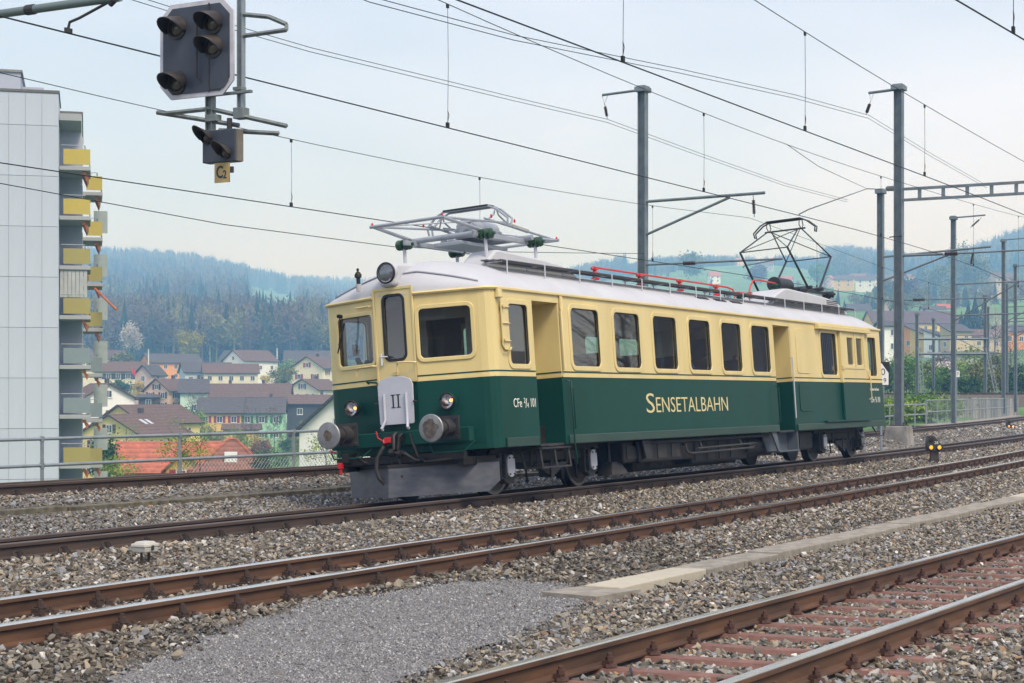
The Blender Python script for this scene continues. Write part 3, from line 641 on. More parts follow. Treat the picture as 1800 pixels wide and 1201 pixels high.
# roof boxes
def roofbox(x0, x1, y0, y1, h, s0, s1, louvre):
    zb = 3.42; w_ = y1 - y0; pr = [(x0, zb), (x1, zb), (x1 - .02, zb + .08), (x1 - s1, zb + h * .72), (x1 - s1 * 2.2, zb + h * .86), (x0 + s0 * 1.4, zb + h), (x0 + s0, zb + h * .97), (x0 + .1, zb + h * .55)]
    s = MB(); s.prism(pr, w_, Matrix(((1, 0, 0, 0), (0, 0, 1, y0), (0, 1, 0, 0), (0, 0, 0, 1)))); o = s.build('roof_box', m_roof, roof, bevel=.035, smooth=40)
    if louvre:
        for k in range(4): MB().bb(x1 - s1 * 1.9, x1 - s1 * .9, y0 - .004, y0, zb + .17 + k * .04, zb + .19 + k * .04).build('louvre', m_black, o)
roofbox(2.0, 5.1, -.82, -.36, .34, .32, .55, False); roofbox(14.4, 19.5, -.86, -.10, .44, .75, .8, True)
# roof headlamp, horn
def lamp(loc, r, dirx, lit, parent, hous, name='headlamp', dz=0):
    M = Matrix.Translation(loc) @ Matrix.Rotation(-dirx * math.pi / 2, 4, 'Y')
    h = MB().lathe([(r * .5, -r * 1.15), (r * .85, -r * .9), (r * 1.02, -r * .3), (r * 1.08, 0), (r * 1.08, r * .12), (r * .95, r * .16), (r * .95, r * .06)], M, 24, False).build(name, hous, parent, smooth=40)
    MB().lathe([(r * 1.10, -.01), (r * 1.13, .012), (r * 1.06, .024), (r * .96, .024)], M @ Matrix.Translation((0, 0, r * .13)), 24, False).build('lamp_rim', m_black, h, smooth=40)
    MB().lathe([(.02, -r * .5), (r * .5, -r * .35), (r * .8, -r * .12), (r * .95, r * .1)], M @ Matrix.Translation((0, 0, r * .07)), 24, False).build('reflector', m_chrome, h, smooth=True)
    MB().lathe([(.004, .0), (r * .16, .01), (r * .2, r * .08), (r * .1, r * .14)], M @ Matrix.Translation((r * .05, -r * .3, -r * .32)), 10).build('bulb', lit, h, smooth=True)
    me = MB().lathe([(r * .96, 0), (r * .8, r * .10), (r * .4, r * .19), (.003, r * .22)], M @ Matrix.Translation((0, 0, r * .14)), 24, False).build('lens', glass('lamp_glass', (.93, .93, .92), .06), h, smooth=True)
    return h
lit = emit('lamp_filament', (1, .42, .10), 3.2)
lamp((.52, .03, 3.37), .142, 1, lit, car, m_roof, 'roof_headlamp')
s = MB(); s.prism([(.5, 3.16), (1.6, 3.3), (1.9, 3.55), (1.2, 3.545), (.62, 3.52), (.48, 3.36)], .25, Matrix(((1, 0, 0, 0), (0, 0, 1, -.095), (0, 1, 0, 0), (0, 0, 0, 1)))); s.build('lamp_fairing', m_roof, roof, bevel=.05, smooth=60)
for sg in (-1, 1): lamp((.585, sg * .83, 1.435), .115, 1, lit, car, m_green)
s = MB(); M = Matrix.Translation((.62, .60, 3.36)); s.lathe([(.03, -.1), (.03, 0), (.05, .01), (.055, .05), (.03, .09), (.012, .1), (.02, .115), (.02, .14), (.006, .15)], M, 12); s.build('horn', m_black, roof, smooth=40)
MB().cyl((.62, .60, 3.16), (.62, .60, 3.27), .035, .05, 10).build('horn_base', m_roof, roof)
# buffers
for e in (0, 1):
    for sg in (-1, 1):
        ox, sx = (0, 1) if e == 0 else (LEN, -1)
        s = MB(); s.cyl((ox + sx * .12, sg * .875, 1.05), (ox + sx * .44, sg * .875, 1.05), .095, .105, 18); s.cyl((ox + sx * .30, sg * .875, 1.05), (ox + sx * .50, sg * .875, 1.05), .125, .125, 18)
        s.bb(ox + sx * .49, ox + sx * .53, sg * .875 - .17, sg * .875 + .17, .88, 1.22)
        for a in (-1, 1):
            for c in (-1, 1): s.cyl((ox + sx * .46, sg * .875 + a * .13, 1.05 + c * .13), (ox + sx * .5, sg * .875 + a * .13, 1.05 + c * .13), .022, n=6)
        bo = s.build('buffer', m_dgrey, car, smooth=40)
        Mb = Matrix.Translation((ox, sg * .875, 1.05)) @ Matrix.Rotation(-sx * math.pi / 2, 4, 'Y')
        pl = MB().lathe([(.10, -.13), (.12, -.05), (.195, -.03), (.20, -.012), (.19, 0), (.1, .012), (.002, .015)], Mb, 32).build('buffer_plate', mat('buffer_steel', (.28, .285, .29), .5, .6, var=.2, scale=7), bo, smooth=40)
        if e == 0:
            rr = random.Random(3 + sg); L_ = []
            for k in range(22):
                t = 2 * math.pi * k / 22; q = (.125 if sg < 0 else .075) * (1 + rr.uniform(-.16, .16)); L_.append((q * math.cos(t), q * math.sin(t)))
            Mq = frame((-.0165, sg * .875, 1.05 + (0 if sg < 0 else -.0)), (0, -1, 0), (0, 0, 1))
            flatobj('grease_patch', [L_], .003, Mq, mat('buffer_grease' if sg < 0 else 'buffer_rust', (.045, .042, .04) if sg < 0 else (.10, .06, .03), .6, var=.5, scale=16, col2=(.12, .10, .08)), pl)
# front number plate (folded gangway plate) with rails
pl = flatobj('gangway_plate', [[(-.29, 1.17), (-.27, 1.155), (.27, 1.155), (.29, 1.17), (.30, 1.72), (.26, 1.80), (.12, 1.845), (-.12, 1.845), (-.26, 1.80), (-.30, 1.72)]], .02, frame((.515, 0, 0), (0, -1, 0), (0, 0, 1)), m_lgrey, car, bev=.004)
for sg in (-1, 1):
    s = MB(); s.tube([(.49, sg * .19, 1.60), (.49, sg * .19, 1.22), (.43, sg * .225, 1.10), (.46, sg * .225, 1.08)], .022, 6); s.build('plate_rail', m_lgrey, pl, smooth=40)
    s = MB()
    for k in range(6): s.cyl((.478, sg * .19, 1.28 + k * .055), (.466, sg * .19, 1.28 + k * .055), .008, n=6)
    for k in range(9):
        s.cyl((.505, sg * .275, 1.22 + k * .06), (.497, sg * .275, 1.22 + k * .06), .006, n=6)
    o = s.build('rivets', m_lgrey, pl); o['kind'] = 'stuff'
    MB().tube([(.50, sg * .30, 1.47), (.50, sg * .36, 1.47)], .014, 6).build('plate_pin', m_dgrey, pl)
# numeral II with serifs
s = MB()
for c in (-.045, .045):
    s.bb(.502, .5045, -c - .012, -c + .012, 1.40, 1.58); s.bb(.502, .5045, -c - .036, -c + .036, 1.575, 1.588); s.bb(.502, .5045, -c - .036, -c + .036, 1.392, 1.405)
s.build('numeral', m_blackp, pl)['label'] = 'black Roman numeral II'
# grab rails on the front
for pth in ([(.55, .33, 2.03), (.50, .36, 2.03), (.50, .62, 2.02), (.52, .655, 1.99), (.52, .66, 1.90)], [(.55, -.36, 2.03), (.50, -.30, 2.04), (.50, -.07, 2.05), (.52, -.05, 2.02), (.52, -.05, 1.92)], [(.60, .40, 2.92), (.56, .41, 2.92), (.64, .68, 2.92), (.68, .69, 2.92)], [(.555, .48, 1.78), (.50, .48, 1.80), (.48, .30, 1.78), (.5, .30, 1.76)]):
    MB().tube(pth, .014, 6).build('grab_rail', m_cream if pth[0][2] > 1.85 else m_green, car, smooth=40)
s = MB(); s.bb(.56, .585, .22, .25, 2.03, 2.20); s.tube([(.56, .235, 2.15), (.54, .235, 2.15), (.54, .11, 2.15)], .012, 6); s.build('door_handle', m_chrome, car, smooth=40)
MB().bb(.55, .60, -.03, .05, 1.86, 1.93).build('door_catch', m_cream, car, bevel=.01)
s = MB(); s.tube([(.66, 1.0, 2.83), (.63, .98, 2.80), (.66, 1.03, 2.45), (.665, 1.05, 2.40)], .010, 5); s.tube([(.655, .92, 2.72), (.655, 1.07, 2.28)], .012, 5); s.tube([(.65, .95, 2.80), (.65, .96, 2.5)], .007, 5); s.cyl((.70, 1.0, 2.83), (.62, 1.0, 2.83), .03, n=8); s.build('windscreen_wiper', m_black, car)
# couplings and hoses on the front
s = MB()
s.bb(.40, .56, -.10, .10, .90, 1.02); s.tube([(.42, -.02, 1.02), (.36, -.02, .98), (.33, -.03, .78)], .028, 7); s.tube([(.42, -.13, 1.00), (.36, -.12, .97), (.33, -.10, .78)], .028, 7)
s.cyl((.33, .04, .74), (.33, -.22, .72), .03, n=8); s.cyl((.33, .03, .74), (.33, -.04, .74), .06, n=10); s.cyl((.33, -.10, .72), (.33, -.16, .72), .055, n=10)
s.tube([(.33, -.2, .73), (.36, -.35, .62), (.38, -.44, .60)], .025, 6); s.tube([(.36, -.30, 1.0), (.36, -.34, .85), (.38, -.4, .66)], .02, 6); s.tube([(.33, -.10, .7), (.33, -.13, .52), (.33, -.14, .42)], .016, 6)
s.lathe([(.01, -.05), (.04, -.03), (.045, 0), (.02, .04)], Matrix.Translation((.33, -.14, .40)), 10)
s.tube([(.33, .0, .7), (.33, .04, .5), (.33, .06, .3)], .012, 6)
s.build('screw_coupling', m_black, car, smooth=40)
ho = MB().tube([(.40, .17, .86), (.36, .19, .80), (.31, .25, .68), (.28, .26, .52), (.28, .22, .38), (.30, .13, .29), (.31, .06, .26)], .032, 8).build('brake_hose', m_rubber, car, smooth=True)
s = MB(); s.box((.31, .035, .235), (.07, .08, .09)); s.cyl((.31, .05, .22), (.31, .0, .15), .03, .02, 8); s.build('hose_coupling', m_red, ho, bevel=.015)
s = MB(); s.cyl((.42, .17, .90), (.37, .13, .92), .045, n=10); s.box((.38, .08, .93), (.06, .12, .08)); s.tube([(.38, .20, .93), (.37, .26, .97), (.36, .28, 1.07)], .012, 6); s.build('brake_cock', m_red, car, bevel=.012)
s = MB(); s.cyl((.60, .95, .74), (.45, .95, .66), .05, n=8); s.box((.55, .9, .70), (.25, .12, .14)); s.tube([(.5, .75, .72), (.5, .6, .62), (.6, .4, .58)], .03, 6); s.build('heating_cable_socket', m_black, car, bevel=.01)
s = MB(); s.box((.42, .98, .60), (.07, .07, .09)); s.cyl((.42, .98, .56), (.42, .98, .47), .022, n=8); s.build('air_cock', m_red, car, bevel=.015)
MB().tube([(.55, 1.25, .83), (.46, 1.15, .82), (.42, 1.05, .80)], .012, 6).build('cock_lever', m_red, car)
for sg in (-1, 1):
    MB().tube([(.58, sg * 1.25, .84), (.46, sg * 1.12, .70), (.44, sg * .62, .70), (.56, sg * .5, .82)], .012, 6).build('shunter_handle', m_green, car, smooth=40)
# plough
for sg in (-1, 1):
    a, c = Vector((.16, 0, 0)), Vector((1.12, sg * 1.30, 0)); q = Vector((.86, sg * 1.14, 0))
    s = MB(); t = Vector((.03, 0, 0)); top, bot = .52, .10
    P_ = [a + Vector((0, 0, bot)), q + Vector((.12, sg * .05, bot)), c + Vector((0, 0, bot + .14)), c + Vector((0, 0, top)), a + Vector((.04, 0, top))]
    s.add(P_ + [p + t for p in P_], [(0, 1, 2, 3, 4), (9, 8, 7, 6, 5)] + [(i, (i + 1) % 5, 5 + (i + 1) % 5, 5 + i) for i in range(5)])
    s.build('snow_plough', m_plough, car)
    s = MB(); u = (c - a); s.add([a + Vector((.03, 0, top)), c + Vector((0, 0, top)), c + Vector((.06, 0, top)), a + Vector((.09, 0, top)), a + Vector((.03, 0, top + .05)), c + Vector((0, 0, top + .05)), c + Vector((.06, 0, top + .05)), a + Vector((.09, 0, top + .05))], [(3, 2, 1, 0), (4, 5, 6, 7), (0, 1, 5, 4), (1, 2, 6, 5), (2, 3, 7, 6), (3, 0, 4, 7)])
    s.build('plough_edge', m_black, car)
s = MB(); s.bb(.55, 1.5, -1.05, -.95, .50, .62); s.bb(.55, 1.5, .95, 1.05, .50, .62); s.bb(.50, .60, -1.1, 1.1, .58, .70); s.tube([(.52, -.3, .68), (.4, -.5, .58), (.5, -.9, .6)], .025, 6); s.build('plough_frame', m_black, car, bevel=.01)
# bogies
def bogie(x0, x1, lab):
    bo = empty('bogie', (0, 0, 0), parent=car); bo['label'] = lab
    for x in (x0, x1):
        for sg in (-1, 1):
            M = Matrix.Translation((x, sg * .68, .445)) @ Matrix.Rotation(-sg * math.pi / 2, 4, 'X')
            s = MB(); s.lathe([(.06, -.02), (.455, -.02), (.46, .02), (.43, .03), (.425, .13), (.39, .135), (.37, .09), (.16, .07), (.14, .13), (.05, .14)], M, 36); wo = s.build('wheel', m_black, bo, smooth=35)
            MB().lathe([(.43, .128), (.424, .140), (.375, .140), (.372, .128)], M, 36).build('wheel_rim', m_tread, wo, smooth=35)
            yb = sg * 1.06
            s = MB(); s.box((x, sg * 1.02, .44), (.30, .16, .34)); s.box((x - .19, sg * 1.0, .45), (.06, .12, .40)); s.box((x + .19, sg * 1.0, .45), (.06, .12, .40))
            for k in range(5): s.box((x, sg * 1.0, .30 + k * .055), (.40, .17, .018))
            s.prism([(x - .2, .28), (x - .05, .18), (x + .1, .18), (x + .2, .28)], .12, Matrix(((1, 0, 0, 0), (0, 0, 1, sg * 1.0 - .06), (0, 1, 0, 0), (0, 0, 0, 1)))); ax = s.build('axle_box', m_dgrey, bo, bevel=.01)
            M2 = frame((x, sg * 1.11, .43), (1, 0, 0), (0, 0, 1)); L_ = rrect(-.105, .105, -.15, .17, .10, 6); flatobj('axle_box_cover', [L_], .03, M2, m_lgrey, ax, bev=.008)
            s = MB()
            for cx_, cz_ in ((-.06, .13), (.06, .13), (-.06, -.11), (.06, -.11)): s.cyl((x + cx_, sg * 1.12, .43 + cz_), (x + cx_, sg * 1.14, .43 + cz_), .014, n=6)
            o = s.build('cover_bolts', m_dgrey, ax); o['kind'] = 'stuff'
    for sg in (-1, 1):
        s = MB(); m_ = (x0 + x1) / 2
        s.prism([(x0 - .45, .62), (x1 + .45, .62), (x1 + .4, .70), (x0 - .4, .70)], .05, Matrix(((1, 0, 0, 0), (0, 0, 1, sg * .98 - .025), (0, 1, 0, 0), (0, 0, 0, 1))))
        s.bb(x0 + .25, x1 - .25, sg * .98 - .03, sg * .98 + .03, .48, .62); s.build('side_frame', m_black, bo, bevel=.008)
        for k in range(7):
            L_ = .55 - .065 * k; MB().bb(m_ - L_, m_ + L_, sg * 1.02 - .045, sg * 1.02 + .045, .42 - k * .026, .442 - k * .026).build('spring_leaf', m_dgrey, bo)
        s = MB(); s.box((m_, sg * 1.02, .34), (.12, .12, .26)); s.tube([(m_ - .6, sg * 1.02, .42), (m_ - .6, sg * 1.02, .62)], .025, 6); s.tube([(m_ + .6, sg * 1.02, .42), (m_ + .6, sg * 1.02, .62)], .025, 6); s.build('spring_buckle', m_dgrey, bo)
        for x in (x0 + .55, x1 - .55):
            s = MB(); s.tube([(x, sg * .85, .68), (x + .03, sg * .85, .45), (x, sg * .82, .22)], .022, 6); s.tube([(x + .14, sg * .95, .66), (x + .15, sg * .98, .4), (x + .17, sg * .98, .2)], .016, 6); s.box((x - .04, sg * .78, .32), (.09, .10, .30)); s.lathe([(.01, -.03), (.035, 0), (.01, .03)], Matrix.Translation((x + .17, sg * .98, .19)), 8); s.build('brake_hanger', m_black, bo)
    s = MB(); s.bb(x0 - .1, x1 + .1, -.5, .5, .38, .66); s.cyl((x0, -.7, .445), (x0, .7, .445), .07, n=10); s.cyl((x1, -.7, .445), (x1, .7, .445), .07, n=10); s.build('bogie_frame', m_black, bo)
bogie(1.83, 4.63, 'front bogie'); bogie(16.43, 19.23, 'rear bogie')
# underfloor equipment
und = empty('underframe', (0, 0, 0), parent=car)
MB().bb(1.4, 19.6, -1.1, 1.1, .70, 1.02).build('solebar', m_black, und)
for nm, x0, x1, y0, y1, z0, z1 in (('battery_box', 6.1, 8.4, -1.28, -.5, .32, .70), ('resistor_box', 8.9, 11.7, -1.05, -.3, .22, .70), ('transformer', 7.0, 12.0, -.7, 1.2, .16, .70), ('air_tank_box', 11.9, 13.3, -1.0, .5, .25, .70), ('equipment_box', 14.0, 15.6, -1.1, .6, .30, .70), ('equipment_box', 5.6, 6.1, -1.2, .9, .34, .70)):
    s = MB(); s.bb(x0, x1, y0, y1, z0, z1); o = s.build(nm, m_black, und, bevel=.03)
    for k in range(max(1, int((x1 - x0) / .6))): MB().bb(x0 + .12 + k * .6, x0 + .50 + k * .6, y0 - .012, y0 - .001, z0 + .06, z1 - .08).build('cover_panel', m_dgrey, o)
s = MB(); s.tube([(8.0, -1.28, .60), (7.9, -1.36, .58), (7.9, -1.38, .45), (8.1, -1.38, .42), (11.2, -1.38, .44), (11.3, -1.36, .50)], .022, 7); s.tube([(8.4, -1.38, .50), (11.35, -1.38, .52)], .022, 7); s.tube([(10.6, -1.38, .52), (10.6, -1.3, .7)], .02, 6); s.tube([(8.6, -1.38, .52), (8.6, -1.3, .7)], .02, 6); s.build('pipe_run', m_dgrey, und, smooth=40)
MB().tube([(6.2, -1.34, .66), (12.2, -1.34, .66)], .028, 7).build('cable_conduit', m_dgrey, und, smooth=40)
MB().cyl((11.6, -1.0, .48), (13.0, -1.0, .48), .16, n=16).build('air_reservoir', m_dgrey, und, smooth=40)
s = MB(); s.prism([(6.05, .70), (6.38, .70), (6.26, .40), (6.17, .40)], .03, Matrix(((1, 0, 0, 0), (0, 0, 1, -1.36), (0, 1, 0, 0), (0, 0, 0, 1)))); s.build('jacking_bracket', m_dgrey, und)
s = MB(); s.box((5.55, -1.0, .20), (.62, .30, .10), taper=.85); s.box((5.55, -1.0, .31), (.50, .24, .13), taper=.7); s.cyl((5.45, -1.0, .35), (5.45, -1.0, .7), .03, n=8); s.cyl((5.7, -1.0, .35), (5.7, -1.0, .7), .03, n=8); s.build('track_magnet', m_dgrey, und, bevel=.012)
# door steps
for dx in (D1, D2):
    s = MB(); x0, x1 = dx[0] - .05, dx[1] + .02
    if dx is D1:
        s.bb(x0, x1, -1.50, -1.18, .37, .395); s.bb(x0, x1, -1.50, -1.15, .66, .685)
        for x in (x0 + .02, (x0 + x1) / 2, x1 - .02): s.tube([(x, -1.49, .38), (x, -1.46, .68)], .016, 6); s.tube([(x, -1.2, .38), (x, -1.1, .72)], .016, 6)
        s.build('door_step', m_dgrey, car)
    else:
        s.prism([(x0 - .35, .72), (x0 - .05, .30), (x1 + .12, .30), (x1 + .2, .72)], .03, Matrix(((1, 0, 0, 0), (0, 0, 1, -1.20), (0, 1, 0, 0), (0, 0, 0, 1)))); s.bb(x0 - .05, x1 + .10, -1.46, -1.2, .30, .33)
        s.prism([(x0 - .38, .72), (x0 - .1, .72), (x0 + .08, .33), (x0 - .06, .33)], .03, Matrix(((1, 0, 0, 0), (0, 0, 1, -1.44), (0, 1, 0, 0), (0, 0, 0, 1)))); s.bb(x1 + .05, x1 + .10, -1.44, -1.2, .33, .72); s.build('door_step', mat('step_grey', (.09, .105, .125), .5, var=.15), car)
s = MB(); s.bb(18.0, 19.6, -1.50, -1.25, .47, .495); s.tube([(18.1, -1.45, .48), (18.1, -1.3, .72)], .016, 6); s.tube([(19.4, -1.45, .48), (19.4, -1.3, .72)], .016, 6); s.build('door_step', m_dgrey, car)
for pth in ([(3.17, -1.46, 1.70), (3.19, -1.52, 1.68), (3.19, -1.52, .72), (3.22, -1.52, .48), (3.26, -1.5, .40)], [(3.27, -1.47, 1.60), (3.27, -1.51, 1.58), (3.27, -1.51, .95), (3.27, -1.47, .93)], [(13.48, -1.45, 2.24), (13.44, -1.53, 2.24), (13.42, -1.53, .98)], [(12.46, -1.47, 1.64), (12.50, -1.52, 1.62), (12.50, -1.52, .92), (12.46, -1.47, .90)], [(18.78, -1.47, 2.05), (18.80, -1.53, 2.03), (18.80, -1.53, 1.38), (18.78, -1.47, 1.36)]):
    MB().tube(pth, .014, 6).build('grab_rail', m_lgrey if pth[0][0] > 13 and pth[0][0] < 14 else m_green if pth[0][2] < 1.8 else m_cream, car, smooth=40)
MB().tube([(3.12, -1.475, 3.0), (3.11, -1.48, 2.82), (3.06, -1.49, 2.76), (3.06, -1.49, 1.86)], .022, 7).build('downpipe', m_cream, car, smooth=40)
MB().bb(3.07, 3.16, -1.48, -1.455, 2.80, 3.01).build('pipe_cover', m_cream, car, bevel=.01)
# mirror flap and ladder irons beside the cab window
fl = flatobj('mirror_flap', [rrect(1.17, 1.375, 2.14, 2.87, .09)], .015, frame((0, -1.475, 0), (1, 0, 0), (0, 0, 1)), m_cream, car, bev=.004)
s = MB(); s.tube([(1.13, -1.50, 2.92), (1.12, -1.50, 2.2), (1.16, -1.51, 2.14), (1.32, -1.51, 2.13), (1.37, -1.50, 2.17)], .012, 6)
for z in (2.26, 2.52, 2.76): s.tube([(1.12, -1.50, z), (1.37, -1.50, z)], .010, 5)
for z in (2.28, 2.77): s.cyl((1.17, -1.48, z), (1.17, -1.53, z), .03, n=8)
s.build('flap_hinge', m_cream, fl, smooth=40)
MB().box((1.11, -1.49, 2.95), (.13, .07, .12), taper=.8).build('flap_hood', m_cream, car, bevel=.01)
# hatches, sliding door
for lp, m_, nm in ((rrect(13.92, 14.70, 1.93, 2.87, .08), m_cream, 'hatch'), (rrect(13.95, 14.72, 1.12, 1.70, .08), m_green, 'hatch')):
    u0 = min(p[0] for p in lp); u1 = max(p[0] for p in lp); v0 = min(p[1] for p in lp); v1 = max(p[1] for p in lp)
    flatobj(nm, [lp], .012, frame((0, -1.457, 0), (1, 0, 0), (0, 0, 1)), m_, car, bev=.004)
sdx0, sdx1 = 16.86, 18.62
dr = flatobj('sliding_door', [[(sdx0, ZW), (sdx1, ZW), (sdx1, 2.90), (sdx0, 2.90)], rrect(17.28, 17.74, 2.15, 2.78, .04), rrect(17.97, 18.42, 2.15, 2.78, .04)], .045, frame((0, -1.475, 0), (1, 0, 0), (0, 0, 1)), m_cream, car, bev=.006)
flatobj('door_lower_panel', [[(sdx0, .90), (sdx1, .90), (sdx1, ZW), (sdx0, ZW)]], .045, frame((0, -1.475, 0), (1, 0, 0), (0, 0, 1)), m_green, dr, bev=.006)
for x0, x1 in ((17.28, 17.74), (17.97, 18.42)): flatobj('door_pane', [rrect(x0 - .01, x1 + .01, 2.14, 2.79, .04)], 0., frame((0, -1.47, 0), (1, 0, 0), (0, 0, 1)), m_glass, dr)
for x in (sdx0 + .04, 17.85, sdx1 - .12): MB().bb(x - .03, x + .05, -1.512, -1.4985, 2.1, 2.88).build('door_stile', m_cream, dr, bevel=.004)
MB().bb(sdx0 + .05, sdx1 - .1, -1.512, -1.4985, 2.06, 2.11).build('door_ledge', m_cream, dr)
MB().bb(sdx0, sdx1, -1.505, -1.4985, 1.822, 1.842).build('dark_stripe', m_green, dr)
MB().bb(sdx0, sdx1, -1.506, -1.4985, 1.752, 1.79).build('cream_stripe', m_cream, dr)
MB().bb(sdx0 - .10, sdx0, -1.52, -1.45, .90, 2.90).build('door_post', m_cream, dr, bevel=.01)
MB().bb(sdx0 - .102, sdx0 + .002, -1.522, -1.45, .88, 1.75).build('door_post', m_green, dr, bevel=.01)
s = MB(); s.bb(17.2, 18.45, -1.503, -1.4985, 1.55, 1.58); s.bb(17.2, 18.45, -1.503, -1.4985, 1.12, 1.14); s.build('door_ledge', m_green, dr)
s = MB(); s.bb(15.2, 18.95, -1.56, -1.45, 2.90, 3.0); s.build('door_track', m_cream, car, bevel=.012)
s = MB()
for i in range(26): s.cyl((15.3 + i * .14, -1.559, 2.965), (15.3 + i * .14, -1.567, 2.965), .012, n=6)
o = s.build('track_rivets', m_cream, bpy.data.objects['door_track']); o['kind'] = 'stuff'
MB().bb(15.45, 18.7, -1.53, -1.47, .865, .90).build('lower_door_track', m_green, car)
MB().box((16.8, -1.53, 2.08), (.09, .05, .10)).build('door_lock', m_cream, dr, bevel=.01)
for x, m_ in ((.5, 0),): pass
# bars behind the baggage window and door windows
for i in range(9): MB().cyl((15.58 + i * .125, -1.36, 1.9), (15.58 + i * .125, -1.36, 2.86), .010, n=6).build('window_bar', m_lgrey, car)
# lettering
Mt = lambda x, z: frame((x, -1.4525, z), (1, 0, 0), (0, 0, 1))
textobj('lettering', 'S', .49, Mt(6.11, 1.165), m_gold, car, fit=.34, off=-.003, ext=.002)
textobj('lettering', 'ENSETALBAHN', .385, Mt(6.52, 1.17), m_gold, car, fit=3.32, off=-.003, ext=.002)
textobj('lettering', 'CFe', .19, Mt(1.41, 1.295), m_white, car, xs=.84)
textobj('lettering', '2', .11, Mt(1.735, 1.355), m_white, car, xs=.9); textobj('lettering', '/', .20, Mt(1.775, 1.285), m_white, car, xs=1.0); textobj('lettering', '4', .11, Mt(1.83, 1.285), m_white, car, xs=.9)
textobj('lettering', '101', .19, Mt(1.925, 1.295), m_white, car, xs=.72)
textobj('lettering', 'CFe', .19, Mt(18.96, 1.285), m_white, car, xs=.88)
textobj('lettering', '2', .11, Mt(19.31, 1.345), m_white, car); textobj('lettering', '/', .20, Mt(19.35, 1.275), m_white, car); textobj('lettering', '4', .11, Mt(19.40, 1.275), m_white, car)
textobj('lettering', '101', .19, Mt(19.50, 1.285), m_white, car, xs=.8)
textobj('lettering', 'La Dame de Sense', .10, Mt(18.95, 1.565), m_white, car, xs=.95)
# roof insulators and red bus bar
bus = empty('bus_bar', (0, 0, 0), parent=roof)
for x in (7.45, 9.40, 11.35, 13.30):
    MB().lathe([(.10, 0), (.10, .03), (.055, .04), (.085, .07), (.045, .09), (.07, .12), (.04, .15), (.03, .17)], Matrix.Translation((x, 0, 3.585)) @ Matrix.Diagonal((1, 1, 1.6, 1)), 14).build('bus_insulator', m_redbar if x != 9.4 else mat('dark_red_porcelain', (.13, .03, .03), .4), bus, smooth=40)
    s = MB(); s.box((x, 0, 3.88), (.13, .10, .06)); s.cyl((x - .07, 0, 3.88), (x - .13, 0, 3.87), .04, .02, 8); s.build('bus_clamp', m_redbar, bus, bevel=.01)
MB().tube([(7.4, 0, 3.90), (13.9, 0, 3.895), (14.0, -.1, 3.84), (14.05, -.12, 3.7)], .02, 7).build('bus_conductor', m_redbar, bus, smooth=40)
MB().tube([(14.9, -.12, 3.78), (14.95, -.15, 3.95), (15.15, -.15, 4.10), (15.5, -.15, 4.13), (18.2, -.15, 4.08), (18.45, -.15, 3.98), (18.5, -.15, 3.82)], .020, 7).build('bus_conductor', m_redbar, bus, smooth=40)
for x in (14.3, 14.95):
    MB().lathe([(.09, 0), (.09, .03), (.05, .04), (.08, .07), (.04, .10), (.03, .14)], Matrix.Translation((x, -.12, 3.62)), 12).build('bus_insulator', m_grnins, bus, smooth=40)
    MB().box((x, -.12, 3.775), (.30, .16, .04)).build('switch_blade', m_redbar, bus, bevel=.01)
MB().tube([(14.0, -.12, 3.66), (14.3, -.12, 3.78), (14.95, -.12, 3.78)], .014, 6).build('bus_conductor', m_redbar, bus)
MB().lathe([(.09, 0), (.05, .04), (.10, .09), (.05, .12), (.085, .17), (.03, .22)], Matrix.Translation((16.55, -.15, 3.90)), 12).build('bus_insulator', m_grnins, bus, smooth=40)
for x in (13.75, 14.6, 15.6, 17.4): MB().tube([(x, .35, 3.5), (x + .05, .35, 3.85)], .012, 5).build('roof_rod', m_black, roof)
# pantograph shared parts
def insul(parent, x, y, z, m_, post):
    s = MB(); s.cyl((x, y, roof_z(x, y) - .04), (x, y, z - .06), .028, n=8); s.build('insulator_post', post, parent)
    io = MB().lathe([(.03, -.15), (.045, -.14), (.075, -.12), (.085, -.09), (.06, -.07), (.085, -.05), (.085, -.02), (.05, -.01), (.05, .01), (.085, .02), (.085, .05), (.06, .07), (.085, .09), (.075, .12), (.03, .135), (.025, .17)], Matrix.Translation((x, y, z)) @ Matrix.Rotation(math.pi / 2, 4, 'X'), 16).build('insulator', m_, parent, smooth=40)
    return io
m_pg = mat('pantograph_grey', (.34, .37, .41), .45, .3, var=.12, scale=6); m_pd = mat('pantograph_dark', (.03, .033, .036), .5, .3, var=.2, scale=6)
# front pantograph: folded
pg = empty('pantograph', (0, 0, 0), parent=car); pg['label'] = 'folded light grey front pantograph on green insulators'
for x in (2.17, 3.79):
    for y in (-.733, .733): insul(pg, x, y, 3.99, m_grnins, m_lgrey)
for y in (-.62, .62): MB().bb(2.0, 4.0, y - .03, y + .03, 3.96, 4.04).build('base_beam', m_pg, pg, bevel=.01)
for x in (2.35, 3.62): MB().cyl((x, -.78, 4.05), (x, .78, 4.05), .045, n=12).build('main_shaft', m_pg, pg, smooth=40)
s = MB(); s.cyl((2.55, -.15, 4.19), (3.45, -.15, 4.19), .14, n=20); s.box((3.0, -.15, 4.10), (.92, .34, .16)); s.cyl((2.5, .2, 4.0), (3.6, .2, 4.0), .07, n=12); s.box((3.0, 0, 3.93), (1.5, .5, .06)); s.cyl((2.45, -.15, 4.19), (2.55, -.15, 4.19), .09, n=14); s.build('spring_housing', m_pg, pg, smooth=40, bevel=.01)
